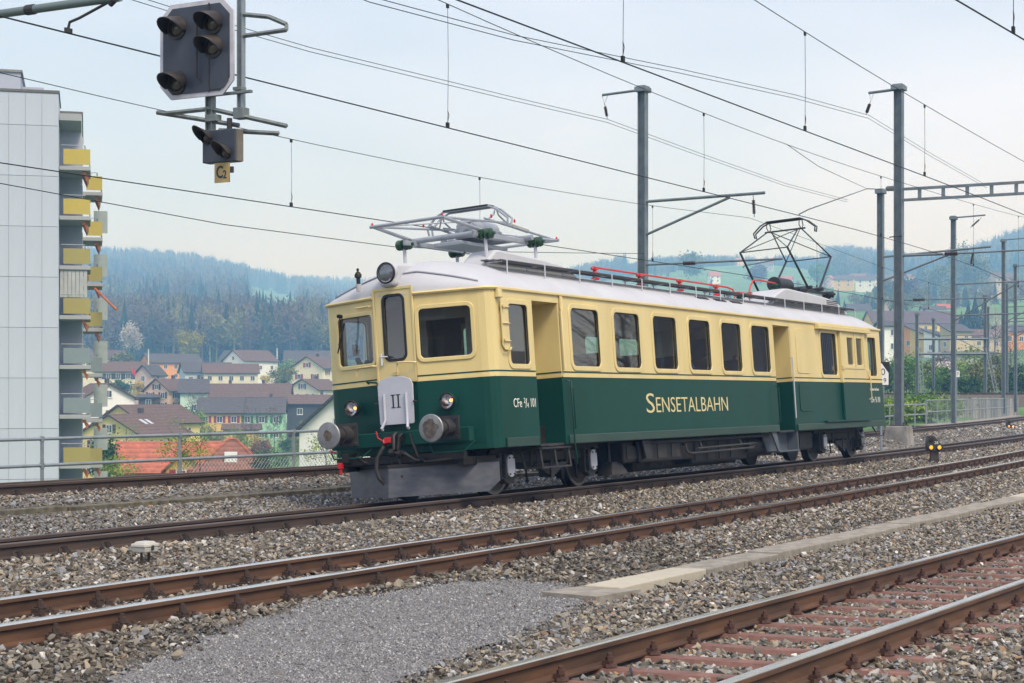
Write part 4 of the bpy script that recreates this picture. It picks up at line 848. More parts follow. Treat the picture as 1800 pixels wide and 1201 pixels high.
for y in (-.66, .66):
    for a, c in (((2.35, y, 4.05), (1.12, y * .93, 4.17)), ((3.62, y, 4.05), (4.78, y * .93, 4.11))):
        MB().cyl(a, c, .032, .026, 8).build('lower_arm', m_pg, pg, smooth=40)
    for a, c in (((1.12, y * .93, 4.17), (3.35, y * .75, 4.29)), ((4.78, y * .93, 4.11), (2.6, y * .75, 4.30))):
        MB().cyl(a, c, .02, .018, 7).build('upper_arm', m_pg, pg, smooth=40)
for a, c in (((1.12, -.61, 4.17), (2.9, .5, 4.30)), ((4.78, -.61, 4.11), (3.0, .5, 4.30)), ((1.12, .61, 4.17), (2.9, -.5, 4.30))): MB().cyl(a, c, .012, n=6).build('bracing_tube', m_pg, pg)
for x, zk in ((1.12, 4.17), (4.78, 4.11)): MB().cyl((x, -.66, zk), (x, .66, zk), .026, n=8).build('knuckle_tube', m_pg, pg, smooth=40)
for x, zk in ((1.12, 4.2), (4.78, 4.14), (2.6, 4.32), (3.35, 4.31)):
    for y in (-.62, .62): MB().lathe([(.012, -.03), (.018, 0), (.014, .02), (.006, .03)], Matrix.Translation((x, y, zk)), 8).build('grease_cap', m_red, pg)
def head(x, z, m_, parent, w_=1.0):
    for dx_ in (-.09, .09):
        P_ = [(x + dx_ * .6, -w_ - .12, z - .34), (x + dx_ * .8, -w_ - .14, z - .22), (x + dx_, -w_ * .92, z - .06), (x + dx_, -w_ * .7, z), (x + dx_, w_ * .7, z), (x + dx_, w_ * .92, z - .06), (x + dx_ * .8, w_ + .14, z - .22), (x + dx_ * .6, w_ + .12, z - .34)]
        MB().tube(P_, .018, 6).build('collector_horn', m_, parent, smooth=40)
    for dx_ in (-.09, 0, .09): MB().bb(x + dx_ - .025, x + dx_ + .025, -w_ * .68, w_ * .68, z + .005, z + .03).build('contact_strip', m_pd, parent)
head(2.98, 4.53, m_pg, pg, .60)
for y in (-.5, .5):
    MB().tube([(2.7, y, 4.29), (2.9, y, 4.39), (2.98, y, 4.52)], .014, 6).build('head_spring', m_pg, pg); MB().tube([(3.3, y, 4.29), (3.05, y, 4.39), (2.98, y, 4.52)], .014, 6).build('head_spring', m_pg, pg)
MB().cyl((3.3, -.45, 4.29), (3.9, -.55, 4.2), .035, n=8).build('damper', mat('wooden_grey_rod', (.30, .28, .22), .7), pg)
# rear pantograph: raised
pr = empty('pantograph', (0, 0, 0), parent=car); pr['label'] = 'raised black rear pantograph touching the contact wire'
for x in (16.9, 18.9):
    for y in (-.62, .62): insul(pr, x, y, 3.92, m_pd, m_pd)
for y in (-.55, .55): MB().bb(16.7, 19.1, y - .03, y + .03, 3.92, 3.99).build('base_beam', m_pd, pr, bevel=.01)
for x in (17.5, 18.3): MB().cyl((x, -.7, 4.02), (x, .7, 4.02), .045, n=12).build('main_shaft', m_pd, pr, smooth=40)
s = MB(); s.cyl((16.6, -.1, 4.1), (17.5, -.1, 4.1), .17, n=18); s.build('spring_housing', m_pd, pr, smooth=40)
zt = 5.68
for y in (-.6, .6):
    for a, k_ in (((17.5, y * 1.0, 4.02), (16.35, y * .95, 4.88)), ((18.3, y * 1.0, 4.02), (19.45, y * .95, 4.88))):
        MB().cyl(a, k_, .028, .024, 8).build('lower_arm', m_pd, pr, smooth=40)
        MB().cyl(k_, (17.9 + (.12 if a[0] > 18 else -.12), y * .62, zt - .22), .018, .015, 7).build('upper_arm', m_pd, pr, smooth=40)
for x in (16.35, 19.45):
    MB().cyl((x, -.57, 4.88), (x, .57, 4.88), .014, n=6).build('knuckle_tube', m_pd, pr)
    MB().cyl((x, -.57, 4.88), (17.9, .37, zt - .22), .011, n=6).build('bracing_tube', m_pd, pr); MB().cyl((x, .57, 4.88), (17.9, -.37, zt - .22), .011, n=6).build('bracing_tube', m_pd, pr)
MB().cyl((17.9, -.5, zt - .22), (17.9, .5, zt - .22), .02, n=8).build('apex_tube', m_pd, pr, smooth=40)
head(17.9, zt, m_pd, pr, .62)
for y in (-.4, .4):
    for dx_ in (-.09, .09): MB().tube([(17.9 + dx_ * .3, y, zt - .22), (17.9 + dx_ * 1.6, y, zt - .14), (17.9 + dx_, y, zt)], .012, 5).build('head_spring', m_pd, pr)
# ================================================================ OVERHEAD LINE, MASTS, SIGNALS, FENCES
def ibeam(b, p, z0, z1, w_=.26, d_=.26, t=.022, ang=0., taper=1.):
    c, s_ = math.cos(ang), math.sin(ang)
    M = Matrix(((c, -s_, 0, p[0]), (s_, c, 0, p[1]), (0, 0, 1, 0), (0, 0, 0, 1)))
    b.bb(-d_ / 2, d_ / 2, -w_ / 2, -w_ / 2 + t, z0, z1, M); b.bb(-d_ / 2, d_ / 2, w_ / 2 - t, w_ / 2, z0, z1, M); b.bb(-t / 2, t / 2, -w_ / 2 + t, w_ / 2 - t, z0, z1, M)
def insulator(parent, a, c, r=.05, n=7, name='insulator', ribs=None):
    a = Vector(a); c = Vector(c); s = MB(); u = c - a; L = u.length
    s.cyl(a, a + u * .22, .012, n=5); s.cyl(c - u * .15, c, .012, n=5)
    q = u.to_track_quat('Z', 'Y').to_matrix().to_4x4(); q.translation = a
    k = ribs or 8; prof_ = []
    for i in range(k):
        z = L * (.22 + .63 * i / k); dz = L * .63 / k; prof_ += [(r * .45, z), (r, z + dz * .35), (r, z + dz * .55), (r * .45, z + dz * .9)]
    s.lathe(prof_, q, n); return s.build(name, m_ins, parent)
def mast(label, x, y, z0, z1, w_=.27, topw=None, ang=0., base=None, group='overhead line masts', det=True):
    r = empty('overhead_mast', (x, y, z0), label=label, cat='mast', group=group)
    b = MB(); ibeam(b, (0, 0), 0 if not base else base, z1 - z0, w_, w_, .02, ang); b.build('post', m_mast, r)
    if det: b = MB(); b.box((0, 0, z1 - z0 - .06), (w_ * 1.9, w_ * 1.5, .16)); b.box((0, 0, z1 - z0 + .04), (w_ * 1.5, w_ * 1.2, .05)); b.build('head_plate', m_mast, r, bevel=.01)
    if base:
        MB().box((0, 0, base / 2 - .3), (1.0, 1.0, base + .6), taper=.72).build('foundation', m_concdk, r, bevel=.03)
        b = MB(); b.box((0, 0, base + .015), (.55, .55, .03))
        for i in (-1, 1):
            for j in (-1, 1): b.cyl((i * .21, j * .21, base), (i * .21, j * .21, base + .12), .022, n=6)
        b.build('base_plate', m_rust3, r)
    return r
def rel(r, p): return Vector(p) - r.location
def wire(b, pts, r=.008, n=4, sub=1): b.tube(pts, r, n)
def curve_pts(fn, x0, x1, n=28): return [fn(x0 + (x1 - x0) * i / n) for i in range(n + 1)]
WR = .010
lines = {}
def overhead(label, fc, fm, x0, x1, droppers, r=WR):
    root = empty('overhead_line', fc(x0), label=label, cat='overhead wire', group='overhead contact lines'); o = root.location
    MB().tube([Vector(p) - o for p in curve_pts(fc, x0, x1, 34)], r, 5).build('contact_wire', m_wire, root)
    if fm: MB().tube([Vector(p) - o for p in curve_pts(fm, x0, x1, 34)], r * .72, 5).build('messenger_wire', m_wire, root)
    for x in droppers:
        a = Vector(fm(x)) - o; c = Vector(fc(x)) - o; s = MB(); s.tube([a, a * .5 + c * .5 + Vector((.02, .0, 0)), c], .0045, 4)
        s.box(a + Vector((0, 0, -.03)), (.05, .03, .06)); s.box(c + Vector((0, 0, .04)), (.06, .035, .08)); s.tube([c + Vector((0, 0, .08)), c + Vector((.04, 0, .2)), c + Vector((0, 0, .26))], .007, 4); s.build('dropper', m_wire, root)
    return root
y3 = lambda x: 0. if x < 24 else .0009 * (x - 24) ** 2 * 3
overhead('overhead line of the railcar track touched by the raised pantograph', lambda x: (x, y3(x), 5.62 + .008 * x if x < 22 else 5.796 - .0006 * (x - 22)), lambda x: (x, y3(x), 7.31 + .62 * ((x - 15) / 23) ** 2), -9.5, 62, (-7.9, 1.79, 11.94, 24.3, 36, 48))
overhead('overhead line high across the sky in front of the railcar', lambda x: (x, -4.1 + .0006 * max(0, x - 12) ** 2, 5.83 + .010 * x), lambda x: (x, -4.1 + .0006 * max(0, x - 12) ** 2, 7.37 + .55 * ((x - 19) / 25) ** 2), -9, 60, (-.7, 6.31, 13.56, 24, 34))
overhead('overhead line crossing the top right corner above the red sleepers', lambda x: (x, -8.84 - .03 * x, 5.82 + .032 * (x + .6)), lambda x: (x, -8.84 - .03 * x, 7.6), -10, 14, (.0, 7.))
y4 = lambda x: 6.0 + .0 * x if x < 30 else 6.0 + .0016 * (x - 30) ** 2
overhead('overhead line of the farthest track passing behind the hanging signal', lambda x: (x, y4(x), 5.12 + .006 * x if x < 30 else 5.30 + .002 * (x - 30)), lambda x: (x, y4(x), 6.44 + .70 * (max(0, x - 5) / 25.) ** 2 + .1 * (min(0, x - 5) / 10) ** 2 if x < 30 else 7.14 - .6 * math.sin(min(1, (x - 30) / 48.) * math.pi)), -8, 92, (6.0, 13.2, 22.8, 37, 46, 55))
def bundle(label, pts, gap=.05):
    pts = [Vector(p) for p in pts]; root = empty('feeder_cable', pts[0], label=label, cat='cable', group='twin feeder cables')
    fine = []
    for i in range(len(pts) - 1):
        for k in range(8): t = k / 8; q = pts[i].lerp(pts[i + 1], t); fine.append(q)
    fine.append(pts[-1])
    for g in (0, 1):
        MB().tube([p - root.location + Vector((0, gap * g * .5, -gap * 2 * g)) for p in fine], .009, 4).build('conductor', m_wire, root)
bundle('twin feeder cables hung from the top arm of the mast behind the railcar', [(-8, 11.2, 10.9), (-2, 11.6, 10.45), (4.5, 11.6, 10.24), (8.97, 11.6, 10.2), (14.5, 11.6, 10.24), (24.9, 11.6, 10.6), (31.6, 11.6, 10.86), (40, 11.7, 10.75), (50, 11.9, 10.7), (60, 12.3, 11.0)])
bundle('twin feeder cables hung from the top arm of the mast on a concrete base', [(-6, 3.9, 9.4), (0, 4.0, 8.95), (5.8, 4.05, 8.9), (11.3, 4.05, 9.2), (20, 4.05, 9.95), (29, 4.05, 10.65), (36.5, 4.05, 11.1), (46, 4.4, 10.95), (60, 5.6, 11.3)])
r = empty('guy_wire', (-4, 10.0, 5.9), label='lone thin wire ending at the mast behind the railcar', cat='wire')
MB().tube([Vector(p) - r.location for p in [(-4, 10, 5.9), (2.48, 10, 5.46), (9, 10, 5.27), (15.8, 10, 5.30), (22, 10.05, 5.62), (27, 10.1, 5.95), (31.6, 10.2, 6.27)]], .009, 4).build('strand', m_wire, r)
# --- mast behind the railcar
x, y = place(1130, 57); m1 = mast('grey steel mast rising behind the middle of the railcar roof', x, y, -2.5, hgt(155, 57))
zt = hgt(158, 57)
s = MB(); s.tube([rel(m1, (x, y + .1, zt)), rel(m1, (x, y + 1.5, zt - .05))], .045, 6); s.build('top_arm', m_mast, m1)
MB().tube([rel(m1, (x, y + 1.3, zt - .08)), rel(m1, (x, y + 1.42, zt - .35)), rel(m1, (x, y + 1.5, zt - .08))], .008, 4).build('hanger', m_wire, m1)
insulator(m1, rel(m1, (x, y + 1.42, zt - .33)), rel(m1, (x, 11.6, 10.88)), .06)
za = hgt(355, 57); tip = (x, y - 4.3, za + .06)
s = MB(); s.tube([rel(m1, (x, y - .13, za)), rel(m1, tip)], .05, 8); s.tube([rel(m1, (x, y - .13, za - 1.1)), rel(m1, (x, y - 3.1, za - .02))], .045, 8); s.build('cantilever', m_mast, m1, smooth=40)
insulator(m1, rel(m1, (x, y - 3.9, za - .0)), rel(m1, (x - .1, y - 3.98, za - .72)), .06)
zb = hgt(466, 57); s = MB(); s.tube([rel(m1, (x, y - .13, zb)), rel(m1, (x, y - 4.9, zb + .02))], .035, 7); s.tube([rel(m1, (x, y - 4.7, zb)), rel(m1, (x, y - 3.6, zb - .16)), rel(m1, (x, y - 3.55, zb - .22))], .018, 6); s.build('registration_arm', m_mast, m1, smooth=40)
insulator(m1, rel(m1, (x, y - 1.3, zb)), rel(m1, (x, y - 2.0, zb)), .075)
# --- mast on the concrete base with the portal beam
x, y = 36.6, 3.05; m2 = mast('grey steel mast on a concrete base right behind the rear of the railcar', x, y, -.12, hgt(152, 57.9), .28, base=.62)
zt = hgt(157, 57.9)
s = MB(); s.tube([rel(m2, (x, y + .1, zt)), rel(m2, (x, y + 1.05, zt - .04))], .05, 6); s.build('top_arm', m_mast, m2)
MB().tube([rel(m2, (x, y + .85, zt)), rel(m2, (x, y + .98, zt - .35)), rel(m2, (x, y + 1.02, zt))], .008, 4).build('hanger', m_wire, m2)
insulator(m2, rel(m2, (x, y + .98, zt - .33)), rel(m2, (x - .3, 4.1, 11.1)), .06)
zc = hgt(342, 57.9)
pb = empty('portal_beam', (x, y - .16, zc), label='ladder-like steel portal beam reaching right from the mast on the concrete base', cat='portal beam')
for dz in (.17, -.20):
    b = MB(); b.bb(-.05, .05, -17.0, 0, dz - .045, dz + .045); b.build('chord', m_mast, pb)
b0 = MB(); b0.box((0, 0, -.015), (.07, .11, .28)); me = b0.mesh('batten', m_mast)
for k in range(21): obj('batten', me, pb, loc=(0, -.55 - k * .8, 0))
pm = mast('grey portal mast beyond the right edge carrying the portal beam', x, y - 17.3, -.4, 9.4, .28)
zr = hgt(446, 57); s = MB(); s.tube([rel(m2, (x, y - .14, zr)), rel(m2, (x, y - 1.5, zr))], .045, 7); s.tube([rel(m2, (x, y - 2.0, zr)), rel(m2, (x, y - 6.3, zr + .05))], .03, 7)
s.tube([rel(m2, (x, y - 5.9, zr + .02)), rel(m2, (x, y - 4.9, zr - .2)), rel(m2, (x, y - 4.85, zr - .28))], .018, 6); s.build('registration_arm', m_mast, m2, smooth=40)
insulator(m2, rel(m2, (x, y - 1.4, zr)), rel(m2, (x, y - 2.1, zr)), .085)
MB().tube([rel(m2, (x - .1, y + .3, hgt(417, 57.9))), rel(m2, (x - .16, y, hgt(416, 57.9))), rel(m2, (x - .16, y - .16, hgt(416, 57.9)))], .02, 5).build('strap', m_rust3, m2)
o = insulator(pb, rel(pb, (x, y - 4.4, zc - .25)), rel(pb, (x, y - 4.2, zc - 1.05)), .07)
# strain insulator and stay by the head of the second mast line
x3, y3_ = place(1548, 72); m3 = mast('grey mast with two cantilevers just right of the rear roof edge', x3, y3_, -.3, hgt(335, 72), .25)
za = hgt(452, 72); s = MB(); s.tube([rel(m3, (x3, y3_ - .1, za)), rel(m3, (x3, y3_ - 4.6, za + .25))], .045, 7); s.tube([rel(m3, (x3, y3_ - .1, hgt(494, 72))), rel(m3, (x3, y3_ - 3.2, za + .1))], .04, 7); s.build('cantilever', m_mast, m3, smooth=40)
insulator(m3, rel(m3, (x3, y3_ - 3.9, za + .18)), rel(m3, (x3 - .1, y3_ - 3.8, za - .55)), .06)
zb = hgt(529, 72); s = MB(); s.tube([rel(m3, (x3, y3_ - .1, zb)), rel(m3, (x3, y3_ - 4.6, zb))], .03, 6); s.build('registration_arm', m_mast, m3)
insulator(m3, rel(m3, (x3, y3_ - 1.2, zb)), rel(m3, (x3, y3_ - 2.0, zb)), .075)
insulator(m3, rel(m3, (x3 - .4, y3_ - .2, hgt(333, 72))), rel(m3, (36.7, 3.1, hgt(333, 58))), .07, ribs=14, name='strain_insulator') if False else None
st = empty('stay_wire', (17.75, 0, 5.79), label='stay rod running from the raised pantograph up to the brown strain insulator', cat='stay'); q_ = pt(1524, 332, 66); q2 = pt(1548, 333, 71)
MB().tube([(0, 0, 0), Vector((18.6, .05, 5.99)) - st.location, q_ - st.location], .014, 6).build('rod', m_dgrey, st)
MB().tube([Vector((16.9, 0, 7.32)) - st.location, Vector((20, .3, 7.2)) - st.location, q_ - st.location], .009, 4).build('strand', m_wire, st)
MB().tube([q_ - st.location, q2 - st.location], .02, 5).build('turnbuckle', m_dgrey, st)
insulator(st, pt(1556, 332, 69) - st.location, pt(1578, 331, 60) - st.location, .10, ribs=12, name='strain_insulator')
# far masts of the curve
def far_mast(label, px, ptop, d, w_, arms, zbase):
    x, y = place(px, d); r_ = mast(label, x, y, zbase, hgt(ptop, d), w_, group='overhead line masts')
    for py, dy, ln, st in arms:
        z = hgt(py, d); s = MB(); s.tube([rel(r_, (x, y, z)), rel(r_, (x, y + ln, z + .06))], .045, 6)
        if st: s.tube([rel(r_, (x, y, z - st)), rel(r_, (x, y + ln * .72, z))], .04, 6)
        s.build('cantilever', m_mast, r_)
    return r_
f1 = far_mast('tall grey mast with a top arm left of the blossoming tree', 1676, 382, 92, .24, ((383, 0, -1.7, 0), (500, 0, -4.8, 2.0), (555, 0, -4.6, 0)), -.2)
insulator(f1, rel(f1, (place(1676, 92)[0], place(1676, 92)[1] - 1.5, hgt(385, 92))), rel(f1, (place(1676, 92)[0], place(1676, 92)[1] - .9, hgt(402, 92))), .06)
f2 = far_mast('tall grey mast with a top arm close to the right edge', 1764, 422, 118, .24, ((422, 0, -1.5, 0), (528, 0, -4., 1.6), (566, 0, -4., 0)), .2)
far_mast('grey mast at the end of the curving parapet', 1785, 466, 128, .22, ((468, 0, -3.5, 0), (560, 0, -3.5, 1.4)), .2)
far_mast('slim grey mast with a lattice stay left of the road sign', 1612, 551, 146, .24, ((596, 0, 0.02, 0),), 1.0)
far_mast('slim grey mast in front of the yellow house', 1641, 560, 165, .24, ((620, 0, .6, 0),), 1.0)
far_mast('paired grey mast with a lattice stay near the right edge', 1732, 520, 150, .26, ((554, 0, -3, 0), (590, 0, 4, 1.5)), 1.0)
far_mast('slim grey mast directly behind the paired mast', 1737, 540, 172, .22, (), 1.0)
far_mast('slender grey mast among the shrubs by the right edge', 1770, 500, 160, .22, ((540, 0, -3, 0), (575, 0, -3, 1.)), 1.0)
for lab, py in (('upper crossbeam between two slim masts', 596), ('lower crossbeam between two slim masts', 622)):
    a = pt(1610, py, 147); c = pt(1736, py, 150); r_ = empty('crossbeam', a, label=lab, cat='crossbeam', group='crossbeams of the far portal')
    s = MB(); s.tube([(0, 0, 0), c - a], .11, 4); s.build('beam', m_mast, r_)
for lab, (ax, ay), (cx_, cy_) in (('white lattice stay leaning against the slim mast', (1616, 610), (1622, 692)), ('white lattice stay leaning against the paired mast', (1735, 612), (1751, 690))):
    a = pt(ax, ay, 145); c = pt(cx_, cy_, 145); r_ = empty('lattice_stay', c, label=lab, cat='stay', group='lattice stays'); u = a - c
    for dx_ in (-.13, .13): MB().tube([Vector((dx_ * RT[0], dx_ * RT[1], 0)), u + Vector((dx_ * RT[0], dx_ * RT[1], 0))], .035, 4).build('chord', m_galv, r_)
    s = MB()
    for k in range(12):
        p = u * (k / 12); q = u * ((k + 1) / 12); sg = 1 if k % 2 else -1; dv = Vector((.13 * RT[0] * sg, .13 * RT[1] * sg, 0)); s.tube([p + dv, q - dv], .022, 4)
    s.build('lacing', m_galv, r_)
# --- mast and registration arm at the left edge
xl, yl = -6.33, 3.3; ml = mast('grey mast left of the picture holding the wire of the railcar track', xl, yl, -.2, 8.6, .26)
s = MB(); s.tube([rel(ml, (xl, yl - .13, 5.90)), rel(ml, (xl, -.75, 5.885))], .048, 10); s.build('registration_tube', mat('tube_green_grey', (.17, .215, .21), .5, .3, var=.1), ml, smooth=40)
s = MB(); s.tube([rel(ml, (xl, -.62, 5.86)), rel(ml, (xl, -.16, 5.72)), rel(ml, (xl, -.02, 5.69)), rel(ml, (xl, 0, 5.63))], .016, 7); s.box(rel(ml, (xl, 0, 5.60)), (.10, .03, .05)); s.cyl(rel(ml, (xl, -.60, 5.82)), rel(ml, (xl, -.72, 5.90)), .035, n=8); s.build('steady_arm', m_dgrey, ml, smooth=40)
s = MB(); s.tube([rel(ml, (xl, yl - .13, 7.4)), rel(ml, (xl, .1, 8.0))], .045, 8); s.tube([rel(ml, (xl, yl - .13, 8.3)), rel(ml, (xl, .1, 8.05))], .02, 6); s.build('cantilever', m_mast, ml)
MB().cyl(rel(ml, (xl, .5, 5.89)), rel(ml, (xl, .62, 5.89)), .058, n=10).build('tube_clamp', m_dgrey, ml)

# --- hanging colour light signal
SG = empty('railway_signal', (-.75, 2.05, 4.6), label='black railway signal board with four hooded lamps hanging at upper left', cat='signal')
def sp(y, z, x=-.8): return Vector((x, y, z)) - SG.location
m_sgb = mat('signal_black', (.045, .055, .075), .5, var=.2, scale=5, bump=.03, streak=(1, 1, .3)); m_sgw = mat('signal_white_border', (.55, .54, .58), .6, var=.15, scale=6)
m_hood = mat('signal_hood', (.02, .022, .03), .55, var=.3, scale=8, col2=(.05, .04, .033)); m_angle = mat('angle_iron', (.20, .23, .225), .6, .4, var=.3, scale=9)
def octo(g, c): y0, y1, z0, z1 = 2.04 + g, 3.40 - g, 5.93 + g, 7.33 - g; return [(y0 + c, z0), (y1 - c, z0), (y1, z0 + c), (y1, z1 - c), (y1 - c, z1), (y0 + c, z1), (y0, z1 - c), (y0, z0 + c)]
MS = frame(sp(0, 0), (0, 1, 0), (0, 0, 1))
flatobj('border', [octo(0, .20)], .03, MS, m_sgw, SG)
bd = flatobj('board', [octo(.065, .175)], .03, MS @ Matrix.Translation((0, 0, -.012)), m_sgb, SG)
flatobj('cover_plate', [[(2.12 + a, 6.02 + c) for a, c in ((.1, 0), (.38, 0), (.48, .1), (.48, .4), (.38, .5), (.1, .5), (0, .4), (0, .1))]], .006, MS @ Matrix.Translation((0, 0, -.03)), m_sgb, bd)
MB().bb(*[v for v in (sp(0, 0, -.84).x, sp(0, 0, -.828).x)], sp(2.46, 0).y, sp(2.48, 0).y, sp(0, 5.98).z, sp(0, 7.28).z).build('seam', m_hood, bd)
MB().tube([sp(2.52, 6.98, -.83), sp(2.60, 7.0, -.88), sp(2.66, 6.96, -.88), sp(2.66, 6.20, -.88), sp(2.60, 6.14, -.83)], .012, 6).build('handrail', m_hood, bd, smooth=40)
def hood(y, z, r, L, parent, mm=m_hood, tilt=.25):
    o = sp(y, z); s = MB(); N = 15; vs = []
    for i in range(7):
        t = i / 6
        for k in range(N):
            a = math.radians(-25 + 230 * k / (N - 1)); ll = L * (.22 + .78 * math.sin(max(0, math.pi * k / (N - 1)))); x_ = -.02 - t * ll
            vs.append((x_, math.cos(a) * r * (1 + .05 * t), math.sin(a) * r * (1 + .05 * t) - tilt * t * ll))
    fs = [(i * N + k, i * N + k + 1, (i + 1) * N + k + 1, (i + 1) * N + k) for i in range(6) for k in range(N - 1)]
    s.add([Vector(v) + o for v in vs], fs); h = s.build('lamp_hood', mm, parent, smooth=True); m_ = h.modifiers.new('thick', 'SOLIDIFY'); m_.thickness = .012
    MB().lathe([(r * 1.08, 0), (r * 1.08, .05), (r * .85, .06), (r * .8, .03)], Matrix.Translation(o) @ Matrix.Rotation(-math.pi / 2, 4, 'Y'), 20).build('lamp_ring', mm, h, smooth=40)
    MB().lathe([(r * .8, .02), (r * .6, .05), (r * .3, .07), (.004, .075)], Matrix.Translation(o) @ Matrix.Rotation(-math.pi / 2, 4, 'Y'), 20).build('lens', mat('unlit_lens', (.10, .085, .06), .12, var=.2, coat=.5), h, smooth=True)
    return h
for y, z in ((3.07, 6.98), (2.40, 6.99), (2.40, 6.64), (3.07, 6.17)): hood(y, z, .165, .36, SG)
s = MB()
for y in (2.09, 3.0): pass
ibeam(s, sp(2.02, 0, -.66)[:2], sp(0, 5.62).z, sp(0, 9.4).z, .09, .09, .012); s.build('post', m_galv, SG)
s = MB(); ibeam(s, sp(2.55, 0, -.70)[:2], sp(0, 5.40).z, sp(0, 6.05).z, .12, .10, .014); s.build('short_post', m_angle, SG)
def angle_bar(b, a, c, w_=.055):
    b.tube([a, c], w_ * .62, 4)
s = MB(); 
angle_bar(s, sp(2.02, 7.10, -.66), sp(1.55, 7.02, -.62)); angle_bar(s, sp(1.55, 7.02, -.62), sp(1.24, 6.88, -.62)); angle_bar(s, sp(1.24, 6.88, -.62), sp(1.24, 6.80, -.62)); angle_bar(s, sp(1.24, 6.80, -.62), sp(2.02, 6.78, -.66)); s.build('side_bracket', m_angle, SG)
s = MB(); angle_bar(s, sp(3.35, 5.74, -.95), sp(2.1, 5.50, -.60)); angle_bar(s, sp(2.62, 5.78, -.72), sp(1.22, 5.42, -.64)); angle_bar(s, sp(3.2, 5.71, -.95), sp(2.62, 5.76, -.72)); angle_bar(s, sp(2.4, 5.44, -.70), sp(1.5, 5.36, -.45)); s.build('step_frame', m_angle, SG)
s = MB(); s.box(sp(2.02, 5.66, -.66), (.16, .18, .16)); s.box(sp(2.5, 5.62, -.70), (.14, .2, .10)); s.box(sp(2.2, 5.96, -.70), (.06, .8, .04)); s.box(sp(2.05, 6.02, -.66), (.12, .16, .05)); s.build('clamp', m_angle, SG, bevel=.006)
S2 = empty('distant_signal', (-.75, 2.3, 4.95), label='small black signal box with two slanted hoods below the hanging signal board', cat='signal')
def s2(y, z, x=-.8): return Vector((x, y, z)) - S2.location
s = MB(); s.bb(s2(0, 0, -.80).x, s2(0, 0, -.62).x, s2(2.03, 0).y, s2(2.62, 0).y, s2(0, 4.96).z, s2(0, 5.43).z); bx_ = s.build('housing', m_sgb, S2, bevel=.01)
s = MB(); s.bb(s2(0, 0, -.78).x, s2(0, 0, -.64).x, s2(1.995, 0).y, s2(2.03, 0).y, s2(0, 4.965).z, s2(0, 5.425).z); s.build('side_plate', mat('brownish_side', (.16, .145, .12), .6, var=.2), bx_)
_SG = SG; SG = S2
for y, z in ((2.52, 5.32), (2.18, 5.08)): hood(y, z, .085, .30, S2, tilt=-.15)
SG = _SG
MB().cyl(s2(2.2, 5.43, -.7), s2(2.2, 5.6, -.7), .04, n=8).build('neck', m_hood, S2); MB().cyl(s2(2.26, 4.86, -.7), s2(2.26, 4.96, -.7), .03, n=8).build('neck', m_hood, S2)
CB = empty('track_number_board', (-.78, 2.27, 4.66), label='small yellowed board reading C2 under the hanging signal', cat='sign')
M = frame((0, 0, 0), (0, -1, 0), (0, 0, 1)); flatobj('board', [[(-.135, 0), (.135, 0), (.135, .285), (-.135, .285)]], .02, M, mat('aged_yellow_enamel', (.42, .31, .12), .6, var=.25, scale=7, streak=(1, 1, .4)), CB)
textobj('lettering', 'C', .25, M @ Matrix.Translation((-.105, .07, .0115)), m_blackp, CB, xs=.75, off=.004); textobj('lettering', '2', .165, M @ Matrix.Translation((.02, .06, .0115)), m_blackp, CB, xs=.85, off=.003)
MB().box((.02, -.16, .18), (.03, .05, .09)).build('bracket', m_hood, CB)
GB = empty('signal_gantry', (-.6, 2.0, 9.4), label='steel gantry beam above the picture from which the signal hangs', cat='gantry')
for dz in (0, .6):
    for dx_ in (-.3, .3): MB().bb(dx_ - .05, dx_ + .05, -20, 9, dz, dz + .1).build('chord', m_mast, GB)
for k in range(14): MB().tube([(-.3, -20 + k * 2.1, .05), (-.3, -19 + k * 2.1, .62), (-.3, -18 + k * 2.1, .05)], .03, 4).build('lacing', m_mast, GB)
for y in (-20, 9): MB().bb(-.18, .18, y - .15, y + .15, -10.2, .6).build('leg', m_mast, GB)

# the whole signal hangs between the railcar track and the rusty track in front of it, at its real size
for o_, l_ in ((SG, (-6.367, -2.340, 3.744)), (S2, (-6.367, -2.161, 3.994)), (CB, (-6.389, -2.183, 3.787)), (GB, (-6.26, -2.4, 7.2))): o_.location = l_; o_.scale = (.715,) * 3
# --- trackside box
TB = empty('trackside_box', (-7.05, -1.72, -.115), label='small pale grey junction box on two posts beside the rusty track', cat='junction box')
m_tbx = mat('pale_box_plastic', (.46, .45, .40), .6, var=.12, scale=8)
s = MB(); s.box((0, 0, .165), (.26, .22, .07), taper=1.06); s.build('body', m_tbx, TB, bevel=.015)
s = MB(); s.box((0, 0, .222), (.30, .25, .045), taper=.94); s.box((0, 0, .255), (.24, .20, .03), taper=.8); s.build('lid', m_tbx, TB, bevel=.012)
for e in (-.07, .07): MB().cyl((e, -.02 * e, -.25), (e, 0, .14), .017, n=8).build('post', m_rust3, TB)
MB().box((0, -.13, .19), (.035, .02, .06)).build('clasp', m_dgrey, TB); TB.scale = (.78, .78, .78)
for lb, (x, y) in (('pale timber wedge between the rusty rails left of the junction box bolts', (-8.55, -4.15)), ('pale timber wedge between the rusty rails at the left edge', (-11.75, -4.15))):
    r_ = empty('timber_wedge', (x, y, -.13), (0, 0, .05), label=lb, cat='wedge', group='timber wedges'); MB().box((0, 0, 0), (.62, .13, .07)).build('block', mat('raw_timber', (.45, .34, .19), .8, var=.2, scale=12), r_, bevel=.01)
